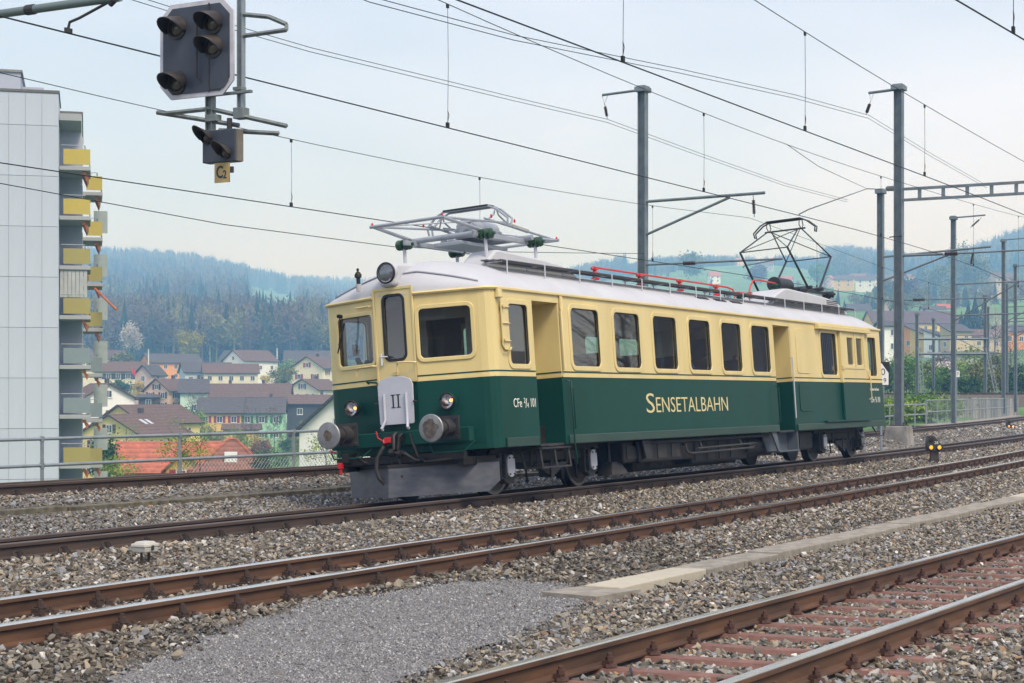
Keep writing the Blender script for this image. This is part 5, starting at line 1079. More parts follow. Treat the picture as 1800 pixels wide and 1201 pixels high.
# --- dwarf signals
def dwarf(label, px, d, k, txt):
    x, y = place(px, d); z = hgt(806, d) if d < 60 else hgt(760, d); r_ = empty('dwarf_signal', (x, y, z), (0, 0, AZ - math.pi / 2), label=label, cat='signal', group='dwarf signals with orange lamps')
    b_ = flatobj('housing', [[(-.19 * k, .20 * k), (.19 * k, .20 * k), (.20 * k, .30 * k), (-.02 * k, .56 * k), (-.07 * k, .58 * k), (-.19 * k, .56 * k)]], .22 * k, frame((0, 0, 0), (1, 0, 0), (0, 0, 1)), m_hood, r_, bev=.012)
    for e in (-.11, .10):
        l_ = MB().lathe([(.062 * k, 0), (.062 * k, .05), (.05 * k, .055)], Matrix.Translation((e * k, -.105 * k, .285 * k)) @ Matrix.Rotation(math.pi / 2, 4, 'X'), 16, False).build('lamp_tube', m_hood, r_)
        MB().lathe([(.052 * k, 0), (.03 * k, .012), (.003, .016)], Matrix.Translation((e * k, -.13 * k, .285 * k)) @ Matrix.Rotation(math.pi / 2, 4, 'X'), 16).build('lens', emit('dwarf_lamp', (1, .30, .03), 1.5), l_, smooth=True)
    MB().lathe([(.06 * k, 0), (.06 * k, .03), (.01, .035)], Matrix.Translation((-.10 * k, -.105 * k, .48 * k)) @ Matrix.Rotation(math.pi / 2, 4, 'X'), 14).build('unlit_lens', m_black, r_)
    textobj('lettering', txt, .10 * k, frame((-.02 * k, -.1125 * k, .37 * k), (1, 0, 0), (0, 0, 1)), m_white, r_)
    s = MB(); s.box((0, 0, .10 * k), (.20 * k, .14 * k, .22 * k)); s.box((0, 0, -.06 * k), (.22 * k, .18 * k, .12)); s.build('pedestal', mat('dwarf_pedestal', (.05, .042, .035), .8, var=.3, scale=9), r_)
dwarf('black dwarf signal with two orange lamps in front of the railcar track', 1642, 43.5, 1., '28'); dwarf('distant small dwarf signal with two orange lamps at the right edge', 1776, 80, .98, '26')
# --- distance board behind the rear of the railcar
x, y = place(1549.5, 50); KB = empty('distance_board', (x, y, -.2), (0, 0, AZ - math.pi / 2), label='white pointed distance board half hidden behind the rear of the railcar', cat='sign')
flatobj('board', [[(-.20, 2.05), (.20, 2.05), (.20, 2.40), (0, 2.68), (-.20, 2.68)]], .02, frame((0, -.02, 0), (1, 0, 0), (0, 0, 1)), mat('board_white', (.78, .78, .76), .5, var=.05), KB)
flatobj('backing', [[(-.2, 2.03), (.24, 2.03), (.24, 2.73), (-.2, 2.73)]], .02, frame((0, .01, 0), (1, 0, 0), (0, 0, 1)), m_black, KB)
textobj('lettering', '0', .28, frame((-.03, -.032, 2.34), (1, 0, 0), (0, 0, 1)), m_blackp, KB); textobj('lettering', '19', .19, frame((-.05, -.032, 2.12), (1, 0, 0), (0, 0, 1)), m_blackp, KB)
MB().cyl((0, .05, 0), (0, .05, 2.7), .035, n=8).build('post', m_galv, KB)
# --- pipe fence along the far track
def pipe_fence(label, x0, x1, step, off, ztop, zlow, zbot, mesh=None, bal=False):
    r_ = empty('pipe_fence', (x0, T4.y(x0) + off, zbot), label=label, cat='fence', group='galvanised pipe fences')
    q = lambda x, z: Vector((x, T4.y(x) + off, z)) - r_.location
    xs_ = np.arange(x0, x1 + .01, step)
    for z in (ztop, zlow):
        MB().tube([q(x, z) for x in np.arange(x0 - .1, x1 + .15, step / 2)], .032, 8).build('rail', m_galv, r_, smooth=40)
    for x in xs_:
        s = MB(); s.cyl(q(x, zbot), q(x, ztop + .03), .034, n=8); s.cyl(q(x, ztop - .05), q(x, ztop + .05), .045, n=8); s.cyl(q(x, zlow - .05), q(x, zlow + .05), .045, n=8); s.build('post', m_galv, r_, smooth=40)
    if mesh:
        s = MB(); a, c = mesh; st = .11; n_ = int((c - a) / st); h = zlow - zbot
        for k in range(-8, n_):
            for sg in (1, -1):
                xa = a + k * st; xb = xa + h; za, zb_ = (zbot, zlow) if sg > 0 else (zlow, zbot)
                if xa < a: t = (a - xa) / h; za = za + (zb_ - za) * t; xa = a
                if xb > c: t = (c - xa) / max(1e-6, xb - xa); zb_ = za + (zb_ - za) * t; xb = c
                if xb > xa: s.tube([q(xa, za), q(xb, zb_)], .0045, 3)
        o = s.build('chain_link_mesh', m_galv, r_); o['kind'] = 'stuff'
    if bal:
        s = MB()
        for x in np.arange(x0, x1, .40): s.cyl(q(x, zbot), q(x, ztop), .010, n=4)
        o = s.build('balusters', m_galv, r_); o['kind'] = 'stuff'
    return r_
pipe_fence('galvanised pipe fence with wire mesh left of the railcar', -3.80, 36.4, 3.65, 4.05, .74, .24, -.55, mesh=(7.15, 22))
pipe_fence('galvanised pipe fence in front of the green bank at right', 39, 66, 3.0, 3.0, 1.05, .55, -.3)
pipe_fence('galvanised parapet with close balusters along the curve at right', 66.1, 104, 3.2, 3.0, 1.25, .65, -.2, bal=True)
# kerb of the parapet
s = MB(); xs_ = np.arange(64, 108, 2.)
for x in xs_[:-1]:
    p0, p1 = [(xx, T4.y(xx) + 2.3, .0) for xx in (x, x + 2)], [(xx, T4.y(xx) + 3.4, .0) for xx in (x, x + 2)]
    s.add([Vector(p0[0]) + Vector((0, 0, -.5)), Vector(p0[1]) + Vector((0, 0, -.5)), Vector(p1[1]) + Vector((0, 0, -.5)), Vector(p1[0]) + Vector((0, 0, -.5)), p0[0], p0[1], p1[1], p1[0]], [(3, 2, 1, 0), (4, 5, 6, 7), (0, 1, 5, 4), (2, 3, 7, 6)])
s.build('kerb', m_conc, kind='structure')
# far branch line on its bank behind the parapet
a, c = pt(1440, 693, 150), pt(1950, 693, 142); u = (c - a).normalized(); nrm = Vector((-u.y, u.x, 0)); L = (c - a).length
FB = empty('railway_track', a, label='distant branch line crossing below the shrubs at right', cat='railway track', group='railway tracks'); FB.rotation_euler = (0, 0, math.atan2(u.y, u.x))
MB().prism([(-2.6, -1.0), (2.6, -1.0), (1.6, .05), (-1.6, .05)], L, Matrix(((0, 0, 1, 0), (1, 0, 0, 0), (0, 1, 0, -.1), (0, 0, 0, 1)))).build('ballast_bank', m_balbase, FB)
for e in (-.75, .75): MB().bb(0, L, e - .035, e + .035, -.05, .12).build('rail', m_rust3, FB)
# retaining wall panels
a, c = pt(1658, 740, 124), pt(1775, 735, 132); u = (c - a); L = u.length; RW = empty('retaining_wall', (a.x, a.y, -1.2), (0, 0, math.atan2(u.y, u.x)), label='stained concrete retaining wall behind the parapet at right', cat='wall')
b0 = MB(); b0.box((.98, 0, 1.2), (1.93, .5, 2.5)); me = b0.mesh('wall_panel', mat('rain_streaked_concrete', (.13, .13, .125), .9, var=.45, scale=2.2, bump=.3, col2=(.34, .33, .31), streak=(1.5, 1.5, .22)))
for k in range(int(L / 1.96) + 1): obj('wall_panel', me, RW, loc=(k * 1.96, 0, random.uniform(-.05, .05)))
# hectometre plate
x, y = place(1682, 122); HP = empty('number_plate', (x, y, .8), (0, 0, AZ - math.pi / 2), label='small white number plate on a post before the green shrubs', cat='sign')
MB().box((0, 0, 2.2), (.40, .04, .45)).build('plate', mat('board_white', (.78, .78, .76)), HP); textobj('lettering', '57', .3, frame((-.17, -.03, 2.1), (1, 0, 0), (0, 0, 1)), m_blackp, HP); MB().cyl((0, .04, -1), (0, .04, 2.7), .04, n=6).build('post', m_galv, HP)
# ================================================================ VILLAGE, TREES, HILLS
PAL = dict(yellow=(0.732, 0.586, 0.244), amber=(0.708, 0.488, 0.122), orange=(0.756, 0.329, 0.104), pink=(0.610, 0.439, 0.403), salmon=(0.732, 0.488, 0.329), cream=(0.732, 0.683, 0.512), white=(0.805, 0.805, 0.793), mint=(0.512, 0.683, 0.586), green=(0.366, 0.671, 0.451), blue=(0.488, 0.549, 0.634), brick=(.13, .10, .09), barn=(0.055, 0.049, 0.051), beige=(0.537, 0.439, 0.293), grey=(0.390, 0.403, 0.427), ochre=(0.512, 0.329, 0.085))
ROOF = dict(brown=(.135, .085, .066), slate=(.088, .08, .082), red=(.42, .13, .07), rust=(.25, .105, .066), purple=(.115, .078, .082), green=(.068, .078, .06))
def wallm(c): return mat('render_' + c, PAL[c], .9, var=.05, scale=.8, bump=.05, bscale=12)
def roofm(c):
    nm = 'tiles_' + c
    if nm in MATS: return MATS[nm]
    m = mat(nm, ROOF[c], .85, var=.3, scale=2.0); t = m.node_tree; b = t.nodes['Principled BSDF']
    co = nd(t, 'ShaderNodeTexCoord'); wv = nd(t, 'ShaderNodeTexWave', wave_type='BANDS', bands_direction='Z', wave_profile='SAW'); wv.inputs['Scale'].default_value = .8; wv.inputs['Distortion'].default_value = .3
    bp = nd(t, 'ShaderNodeBump'); bp.inputs['Strength'].default_value = .9; bp.inputs['Distance'].default_value = .12
    lk = b.inputs['Base Color'].links[0].from_socket; mu = nd(t, 'ShaderNodeVectorMath', operation='SCALE'); mr_ = nd(t, 'ShaderNodeMapRange'); mr_.inputs[3].default_value = .72; mr_.inputs[4].default_value = 1.15
    t.links.new(wv.outputs['Fac'], mr_.inputs[0]); t.links.new(lk, mu.inputs[0]); t.links.new(mr_.outputs[0], mu.inputs['Scale']); t.links.new(mu.outputs[0], b.inputs['Base Color'])
    t.links.new(co.outputs['Object'], wv.inputs['Vector']); t.links.new(wv.outputs['Fac'], bp.inputs['Height']); t.links.new(bp.outputs[0], b.inputs['Normal']); return m
m_pane = mat('window_pane_dark', (.05, .065, .08), .15, var=.3, scale=.6); m_wfr = mat('window_frame_white', (.68, .68, .68), .6, var=.03)
SHUT = dict(brown=(.075, .03, .03), red=(.26, .02, .03), green=(.03, .15, .06), blue=(.09, .13, .19), dark=(.04, .045, .055))
WME = {}
def wmesh(w_, h):
    k = (round(w_, 2), round(h, 2))
    if k not in WME:
        a = MB(); t = .09
        for x0, x1, z0, z1 in ((-w_ / 2, w_ / 2, 0, t), (-w_ / 2, w_ / 2, h - t, h), (-w_ / 2, -w_ / 2 + t, t, h - t), (w_ / 2 - t, w_ / 2, t, h - t), (-.035, .035, t, h - t)): a.bb(x0, x1, -.07, .02, z0, z1)
        a.bb(-w_ / 2 - .05, w_ / 2 + .05, -.13, -.0, -.08, -.001)
        p = MB(); p.bb(-w_ / 2 + t, w_ / 2 - t, -.025, .02, t, h - t)
        sh = {c: MB().bb(-.26, .26, -.06, -.015, -.02, h + .02).mesh('shutter', mat('shutter_' + c, SHUT[c], .7, var=.15)) for c in SHUT}
        WME[k] = (a.mesh('window', m_wfr), p.mesh('pane', m_pane), sh)
    return WME[k]
def window(parent, loc, rz, w_, h, shut, simple):
    f, p, sh = wmesh(w_, h); o = obj('window', f, parent, loc=loc, rot=(0, 0, rz)); obj('pane', p, o)
    if shut and not simple:
        for sg in (-1, 1): obj('shutter', sh[shut], o, loc=(sg * (w_ / 2 + .29), 0, 0))
    return o
def house(label, px, pyb, d, w_, dp, hw, hr, phi, wall, roof, f=(0, 0), g=(0, 0), shut=None, chim=1, name='house', group='village houses', ww=(1.1, 1.25), ov=.5, mono=False, solar=False, cat='house'):
    x, y = place(px, d); z = hgt(pyb, d); ph = math.radians(phi)
    r = empty(name, (x, y, z), (0, 0, AZ - math.pi / 2 + ph), label=label, cat=cat, group=group)
    X, Y = w_ / 2, dp / 2; s = MB(); D = 6.
    if mono: prof_ = [(-Y, -D), (Y, -D), (Y, hw + hr), (-Y, hw)]
    else: prof_ = [(-Y, -D), (Y, -D), (Y, hw), (0, hw + hr), (-Y, hw)]
    s.prism(prof_, w_, Matrix(((0, 0, 1, -X), (1, 0, 0, 0), (0, 1, 0, 0), (0, 0, 0, 1)))); s.build('wall', wallm(wall), r)
    s = MB(); t = .20
    def slab(y0, z0, y1, z1):
        n_ = Vector((0, -(z1 - z0), y1 - y0)).normalized() * t; a = [Vector((sx * (X + ov), yy, zz)) for yy, zz in ((y0, z0), (y1, z1)) for sx in (-1, 1)]
        vs_ = [a[0], a[1], a[3], a[2]]; vs_ += [v + n_ for v in vs_]; s.add(vs_, [(3, 2, 1, 0), (4, 5, 6, 7), (0, 1, 5, 4), (1, 2, 6, 5), (2, 3, 7, 6), (3, 0, 4, 7)])
    if mono: sl_ = hr / dp; slab(-Y - ov, hw - ov * sl_ + .01, Y + ov, hw + hr + ov * sl_ + .01)
    else:
        sl_ = hr / Y; slab(-Y - ov, hw - ov * sl_ + .01, 0, hw + hr + .01)
        n0 = len(s.v); slab(0, hw + hr + .01, Y + ov, hw - ov * sl_ + .01)
    ro = s.build('roof', roofm(roof), r)
    for k in range(chim):
        cx_ = X * (.35 - .8 * k); MB().bb(cx_ - .3, cx_ + .3, -.3 + .6, .3 + .6, hw + hr * .5, hw + hr + .9).build('chimney', mat('chimney_dark', (.07, .065, .065), .9), ro)
    if solar and not mono:
        n_ = Vector((0, -hr, Y)).normalized()
        for k in range(2):
            cx_ = -X * .2 + k * 1.3; yy = -Y * .45; zz = hw + hr * .55 + .24; M = Matrix.Translation((cx_, yy, zz)) @ Matrix.Rotation(math.atan2(hr, Y), 4, 'X'); MB().box((0, 0, 0), (.7, 1.3, .06), M).build('roof_window', mat('roof_window_glass', (.5, .55, .6), .15), ro)
    simple = d > 450
    st = hw / max(1, f[1] or g[1] or 1)
    for i in range(f[0]):
        for j in range(f[1]): window(r, (-X + w_ * (i + .5) / f[0], -Y - .001, j * hw / f[1] + (hw / f[1] - ww[1]) * .55), 0, ww[0], ww[1], shut, simple)
    for side_, rz in ((-1, -math.pi / 2), (1, math.pi / 2)):
        if g[0] and ((side_ < 0) == (phi > 0)):
            for i in range(g[0]):
                for j in range(g[1]): window(r, (side_ * (X + .001), -Y + dp * (i + .5) / g[0], j * hw / g[1] + (hw / g[1] - ww[1]) * .55), rz, ww[0], ww[1], shut, simple)
            if hr > 2: window(r, (side_ * (X + .001), 0, hw + .15), rz, ww[0] * .9, ww[1] * .9, shut, simple)
    return r
H = house
# left village, near to far
H('yellow gabled house with brown shutters beside the apartment block', 238, 842, 232, 12, 9.4, 6.2, 2.5, 68, 'yellow', 'brown', (3, 2), (2, 2), 'brown', solar=True)
H('yellow house wing with brown roof stepping up behind the yellow gable', 262, 822, 248, 14, 8, 6.6, 2.4, 66, 'yellow', 'brown', (2, 2), (1, 2), 'brown')
rh = H('ochre house with fresh red tiled roof behind the pipe fence', 298, 850, 152, 8.2, 7.4, 1.3, 2.3, 6, 'ochre', 'red', (0, 0), (0, 0), None, ov=.55, chim=0)
s = MB(); s.prism([(-1.5, -1.4), (1.5, -1.4), (1.5, .1), (0, 1.45), (-1.5, .1)], 3.6, Matrix(((1, 0, 0, 1.6), (0, 0, 1, -4.3), (0, 1, 0, 1.4), (0, 0, 0, 1)))); dm = s.build('gable_dormer', wallm('ochre'), rh)
for sg in (-1, 1):
    s = MB(); a = [(1.6 + sg * 1.9, -4.6, 1.15), (1.6, -4.6, 2.9), (1.6, .2, 2.9), (1.6 + sg * 1.9, .2, 1.15)]; s.add(a + [(p[0], p[1], p[2] + .18) for p in a], [(3, 2, 1, 0), (4, 5, 6, 7), (0, 1, 5, 4), (1, 2, 6, 5), (2, 3, 7, 6), (3, 0, 4, 7)]); s.build('dormer_roof', roofm('red'), dm)
window(dm, (1.4, -4.302, .3), 0, .9, 1.1, 'red', False)
r2 = empty('house', (*place(408, 146), hgt(850, 146)), (0, 0, AZ - math.pi / 2 + .12), label='low house under a big hipped roof of old rust brown tiles', cat='house', group='village houses')
MB().bb(-3.0, 3.0, -3, 3, -5, .9).build('wall', wallm('ochre'), r2)
s = MB(); s.add([(-3.4, -3.4, .8), (3.4, -3.4, .8), (3.4, 3.4, .8), (-3.4, 3.4, .8), (-.35, 0, 3.75), (.35, 0, 3.75)], [(0, 1, 5, 4), (1, 2, 5), (2, 3, 4, 5), (3, 0, 4), (3, 2, 1, 0)]); ro = s.build('roof', roofm('rust'), r2)
for a, c in (((-3.4, -3.4, .8), (-.35, 0, 3.75)), ((3.4, -3.4, .8), (.35, 0, 3.75)), ((3.4, 3.4, .8), (.35, 0, 3.75)), ((-.4, 0, 3.78), (.4, 0, 3.78))): MB().tube([a, c], .12, 6).build('ridge_tiles', roofm('red'), ro)
MB().bb(-.55, .5, -2.2, -1.2, 1.9, 2.75).build('roof_dormer', wallm('white'), ro)
H('semi-detached house half yellow with a brown porch', 390, 776, 328, 8.0, 8.5, 5.6, 2.7, 4, 'amber', 'slate', (3, 2), (0, 0), 'red', chim=0)
H('semi-detached house half mint green with green shutters', 463, 776, 329.5, 8.1, 8.5, 5.6, 2.7, 4, 'green', 'slate', (3, 2), (0, 0), 'green', chim=1)
H('flat brown porch roof between the yellow and green house halves', 425, 757, 321, 6.5, 2.2, .4, .7, 4, 'amber', 'brown', (0, 0), (0, 0), None, chim=0, name='porch', cat='porch')
H('long pale mint house with a brown roof behind the semi-detached pair', 437, 742, 362, 17.5, 9, 5.4, 2.6, 3, 'mint', 'brown', (7, 1), (0, 0), None, chim=2)
H('pale mint wing with a dark slate roof left of the long house', 341, 748, 350, 5.4, 8, 6.8, 2.6, 10, 'mint', 'slate', (1, 1), (0, 0), None, chim=1)
H('salmon house with a steep gable and white windows', 300, 722, 356, 9, 6.5, 4.2, 2.3, 62, 'salmon', 'brown', (2, 2), (2, 2), 'brown')
H('low garage with a dark flat roof beside the salmon house', 262, 716, 352, 4, 4, 2.0, .5, 8, 'barn', 'slate', (1, 1), (0, 0), None, chim=0, name='garage', cat='garage')
H('cream chalet with balconies under a wide brown roof', 211, 690, 402, 11, 9, 4.9, 2.2, 8, 'cream', 'brown', (5, 2), (0, 0), 'dark')
H('pink house with a tall gable and conservatory', 264, 690, 396, 5.5, 4.4, 4.2, 2.0, 66, 'pink', 'slate', (1, 2), (1, 2), None, chim=0)
H('bright orange house with dark shallow roof', 300, 669, 482, 15, 9, 5.0, 2.4, 30, 'orange', 'slate', (5, 2), (0, 0), 'blue', chim=2)
H('blue grey house with a shallow brown roof', 362, 680, 430, 12, 9, 3.6, 2.4, 20, 'blue', 'slate', (4, 1), (0, 0), None)
H('long low house with a brown roof right of the blue grey house', 405, 676, 424, 13, 9, 2.8, 2.2, 12, 'cream', 'brown', (5, 1), (0, 0), None, chim=0)
H('cream house with blue shutters facing the viewer', 440, 660, 500, 13, 9, 4.2, 3.0, 50, 'white', 'brown', (3, 1), (2, 1), 'blue', chim=2)
H('white house with a weathered green grey roof at the wood edge', 432, 650, 556, 15, 9, 2.6, 3.6, -20, 'white', 'green', (2, 1), (1, 1), None)
H('white house with a slate roof partly behind the railcar', 548, 660, 520, 16, 10, 4.0, 3.4, 6, 'white', 'slate', (4, 1), (0, 0), None)
H('cream house with red shutters left of the railcar front', 556, 680, 424, 9, 9, 4.6, 2.7, 66, 'cream', 'brown', (2, 2), (2, 1), 'red')
H('cream house with blue shutters below the red shuttered one', 553, 712, 380, 9, 8.5, 3.4, 2.2, 60, 'cream', 'brown', (2, 1), (2, 1), 'blue')
H('dark timber barn with a brown roof left of the railcar front', 550, 738, 338, 10, 7, 3.2, 1.6, 6, 'barn', 'brown', (2, 1), (0, 0), None)
H('white house with a steep dark gable close behind the buffer', 617, 826, 178, 9, 8.2, 4.2, 3.6, 78, 'white', 'slate', (0, 0), (1, 1), None, ov=.8)
H('white house with a brown tiled roof behind the apartment block', 176, 758, 262, 9, 8, 5.0, 2.2, -60, 'white', 'brown', (1, 1), (1, 1), None)
H('brown roofed house with a row of red shutters behind the block', 182, 646, 486, 12, 9, 2.4, 2.4, 6, 'cream', 'purple', (6, 1), (0, 0), 'red')
# right hand village
H('narrow white house directly right of the railcar rear', 1563, 622, 335, 4, 4, 5.4, .8, 10, 'white', 'slate', (1, 2), (1, 2), None, chim=0)
H('orange terrace house with a slanting flat roof', 1606, 628, 412, 4.2, 4, 6.2, 1.6, 40, 'orange', 'slate', (1, 2), (1, 1), None, chim=0, mono=True)
H('yellow orange terrace house stepping down to the right', 1622, 632, 404, 4.4, 4, 5.8, 1.5, 40, 'amber', 'slate', (1, 2), (1, 1), None, chim=0, mono=True)
H('white terrace house between yellow and beige ones', 1645, 634, 398, 3.8, 4, 5.6, 1.4, 40, 'white', 'slate', (1, 2), (1, 1), None, chim=0, mono=True)
H('beige terrace house with a slanting roof', 1680, 632, 394, 5.8, 4, 6.4, 1.5, 20, 'beige', 'slate', (2, 2), (1, 1), None, chim=0, mono=True)
H('low beige house at the end of the terrace', 1722, 618, 410, 9, 8, 3.4, 1.8, 12, 'beige', 'brown', (2, 1), (0, 0), None, chim=1)
H('long yellow block under a purple brown roof', 1600, 588, 522, 27, 10, 3.4, 3.6, 8, 'amber', 'purple', (9, 1), (0, 0), None, chim=2)
H('orange house low at the right edge of the picture', 1782, 612, 420, 9, 8, 4, 1.6, 10, 'orange', 'slate', (3, 1), (0, 0), None, chim=0)
H('grey flat storage building behind the shrubs', 1704, 642, 300, 8, 6, 1.9, .3, 5, 'grey', 'slate', (0, 0), (0, 0), None, chim=0, name='shed', cat='shed')
H('white house with a red roof below the dark spruces', 1661, 560, 655, 6.4, 6, 3.8, 1.6, 8, 'white', 'red', (2, 1), (0, 0), None, chim=0)
H('grey house with a dark roof left of the spruces', 1640, 566, 640, 9, 7, 2.4, 3.4, 10, 'white', 'slate', (2, 1), (0, 0), None, chim=0)
H('dark roofed house above the railcar rear', 1508, 560, 650, 8.5, 7, 2.2, 3.2, 5, 'blue', 'slate', (2, 1), (0, 0), None)
H('grey gabled house with a red patch right of the railcar roof', 1566, 556, 640, 8, 7, 2.4, 3.6, 66, 'beige', 'brown', (0, 0), (1, 1), None)
far_spec = [(1300, 468, 8, 'salmon', 'red', 'long red roofed farmhouse high on the meadow'), (1455, 503, 9, 'pink', 'red', 'tall pink house with a red roof above the pantograph'), (1484, 505, 11, 'amber', 'purple', 'yellow cube house on the meadow edge'), (1508, 500, 10, 'white', 'rust', 'white house with rusty roof above the dark rooftop'), (1522, 506, 11, 'white', 'purple', 'white twin gabled house left of the steel mast'), (1545, 504, 9, 'white', 'purple', 'white house partly behind the cantilever mast'), (1566, 503, 9, 'white', 'brown', 'small white house between the two steel masts'), (1600, 503, 10, 'white', 'red', 'white house with red roof right of the concrete based mast'), (1636, 500, 12, 'blue', 'purple', 'long pale house above the round trees'), (1255, 497, 7, 'white', 'red', 'white cottage beside the raised pantograph'), (1380, 507, 8, 'cream', 'red', 'cream cottage under the raised pantograph'), (1350, 476, 8, 'grey', 'brown', 'grey farm building on the upper meadow')]
for px_, py_, w_, wl, rf, lb in far_spec: H(lb, px_, py_, next((q for q in range(900, 1900, 10) if hgt(py_ + 2, q) <= terrain_z(px_, q)), 1240), w_ * 1.2, 8, 5.2, 3.0, random.choice((-18, 8, 22, 60)), wl, rf, (2, 2), (2, 1), None, chim=0, group='houses on the far meadow', ww=(1.3, 1.5))
for px_, py_, wl, rf, lb in ((1738, 530, 'white', 'purple', 'white villa on the slope right of the spruces'), (1775, 520, 'white', 'slate', 'white villa above the masts at the right edge'), (1795, 540, 'blue', 'brown', 'pale blue house at the very right edge'), (1760, 506, 'beige', 'brown', 'beige house high on the right slope')): H(lb, px_, py_, 900, 11, 9, 5, 2.8, 12, wl, rf, (3, 2), (0, 0), None, chim=0, group='houses on the far meadow', ww=(1.3, 1.5))

# ---- apartment block
BA = math.radians(14); bx, by = place(103, 93); zb = -12.
AB = empty('apartment_block', (bx, by, zb), (0, 0, AZ - math.pi / 2 + BA), label='tall pale apartment block with yellow and grey balconies at the left edge', cat='apartment block')
m_panel = mat('facade_panel', (.48, .52, .60), .7, var=.07, scale=.6, bump=.02, streak=(1.5, 1.5, .25)); m_joint = mat('facade_joint', (.26, .27, .29), .9); m_soff = mat('balcony_soffit', (.36, .37, .38), .8, var=.05)
HT = hgt(163, 93) - zb
MB().bb(-9, -.02, .03, 5, 0, HT).build('wall', m_joint, AB)
PW, PH = .866, 2.745; b0 = MB(); b0.box((0, 0, 0), (PW - .014, .06, PH - .022)); me = b0.mesh('facade_panel', m_panel)
ztop = HT - .05; rows = [ztop - 1.78] + [ztop - 1.78 - PH * (k + 1) for k in range(9)]
b1 = MB(); b1.box((0, 0, 0), (PW - .014, .06, 1.755)); me1 = b1.mesh('facade_panel', m_panel)
for i in range(9):
    xx = -PW / 2 - .01 - i * PW; obj('facade_panel', me1, AB, loc=(xx, 0, ztop - .89))
    for k in range(9): obj('facade_panel', me, AB, loc=(xx, 0, rows[k] - PH / 2))
MB().bb(-.018, .0, .0, 5.0, 0, HT - .05).build('side_wall', m_panel, AB)
MB().bb(-9.2, .06, -.08, 5.1, HT - .04, HT + .10).build('parapet_cap', mat('parapet_metal', (.13, .12, .11), .6), AB)
MB().bb(-9, 1.22, 5, 17, 0, HT - .75 * 0 - .35).build('rear_wall', m_panel, AB)
MB().bb(-9, 1.28, 4.95, 17.1, HT - .35, HT - .2).build('parapet_cap', mat('parapet_metal', (.13, .12, .11), .6), AB)
s = MB(); s.bb(-9, -2.1, 3, 9, HT, HT + 1.55); s.bb(-2.1, -.9, 5, 10, HT, HT + 1.1); ph_ = s.build('penthouse', mat('penthouse_panel', (.40, .44, .52), .7, var=.04), AB)
MB().bb(-9.1, -2.0, 2.9, 9.1, HT + 1.55, HT + 1.68).build('parapet_cap', m_concdk, ph_)
m_byel = mat('balcony_yellow', (.50, .39, .065), .6, var=.05); m_bolv = mat('balcony_olive', (.34, .29, .085), .6, var=.05); m_bgry = mat('balcony_grey', (.21, .26, .275), .6, var=.05); m_awn = mat('awning_orange', (.50, .15, .05), .7, var=.2); m_dkglass = mat('balcony_door_glass', (.08, .095, .11), .15)
cols = [m_byel, m_byel, m_bolv, m_bolv, m_bgry, m_bgry, m_bolv, m_bolv]
z1 = hgt(300, 94.5) - zb
def balcony(x0, x1, y0, y1, z, m_, lab, glassy):
    r_ = empty('balcony', (0, 0, 0), parent=AB); r_['label'] = lab
    MB().bb(x0, x1, y0, y1, z - .02, z + .20).build('slab', m_soff, r_, bevel=.02)
    MB().bb(x0 + .22, x1 - .02, y0 + .02, y0 + .07, z + .30, z + 1.15).build('front_parapet', m_, r_)
    MB().bb(x1 - .07, x1 - .02, y0 + .07, y1 - .05, z + .30, z + 1.15).build('side_parapet', m_, r_)
    s = MB(); s.tube([(x0 + .1, y0 + .1, z + 1.36), (x1 - .3, y0 + .1, z + 1.36), (x1 - .3, y1 - .1, z + 1.36)], .022, 5)
    for xx in (x0 + .5, x1 - .35): s.tube([(xx, y0 + .1, z + 1.1), (xx, y0 + .1, z + 1.36)], .014, 4)
    s.build('handrail', m_galv, r_)
    s = MB(); s.box((x1 - .35, y0 + .35, z - .16), (.22, .16, .18)); s.add([(x1 - .42, y0 + .3, z - .1), (x1 - .1, y0 + .3, z - .35), (x1 - .2, y0 + .34, z - .62), (x1 - .42, y1 - .6, z - .1), (x1 - .1, y1 - .6, z - .35), (x1 - .2, y1 - .6, z - .62)], [(0, 1, 2), (5, 4, 3), (0, 3, 4, 1), (1, 4, 5, 2), (2, 5, 3, 0)]); s.build('rolled_awning', m_awn, r_)
    if glassy: MB().bb(x1 - .5, x1 + .35, y1 + .9, y1 + .95, z + .9, z + 2.3).build('wind_screen', mat('frosted_screen', (.36, .41, .40), .3), r_)
    return r_
nm_ = ['topmost', 'second', 'third', 'fourth', 'fifth', 'sixth', 'seventh', 'lowest']
for k in range(8):
    z = z1 - k * 2.745
    balcony(.02, 1.70, 1.0, 5.0, z, cols[k], nm_[k] + ' balcony of the front row', False)
    balcony(1.24, 2.42, 10, 14, z - .35, cols[k], nm_[k] + ' balcony of the rear row', k > 0)
    s = MB(); s.bb(1.225, 1.24, 5.4, 9.2, z + .2, z + 2.4); s.build('balcony_door', m_dkglass, AB); s = MB()
    for yy in (5.4, 6.6, 7.9, 9.2): s.bb(1.226, 1.27, yy, yy + .10, z + .2, z + 2.45)
    s.build('door_frame', m_wfr, AB)
MB().bb(.02, 1.2, .9, 5, z1 + 2.70, z1 + 2.98 + .1).build('balcony_roof', m_soff, AB)
for k in range(7): MB().bb(.06 + k * .21, .25 + k * .21, 1.1, 1.14, z1 - 3 * 2.745 + 1.2, z1 - 2 * 2.745 - .05).build('slat_blind', mat('blind_grey', (.40, .41, .41), .8, var=.15, scale=2), AB)
s = MB(); s.tube([(1.9, 10.2, z1 - 3.0 * 2.745 + 2.3), (3.2, 8.2, z1 - 3.0 * 2.745 + .9)], .07, 6); s.tube([(2.1, 12, z1 - 3 * 2.745 + 2.3), (3.2, 8.2, z1 - 3 * 2.745 + .85)], .04, 5); s.build('open_awning_arm', m_awn, AB)

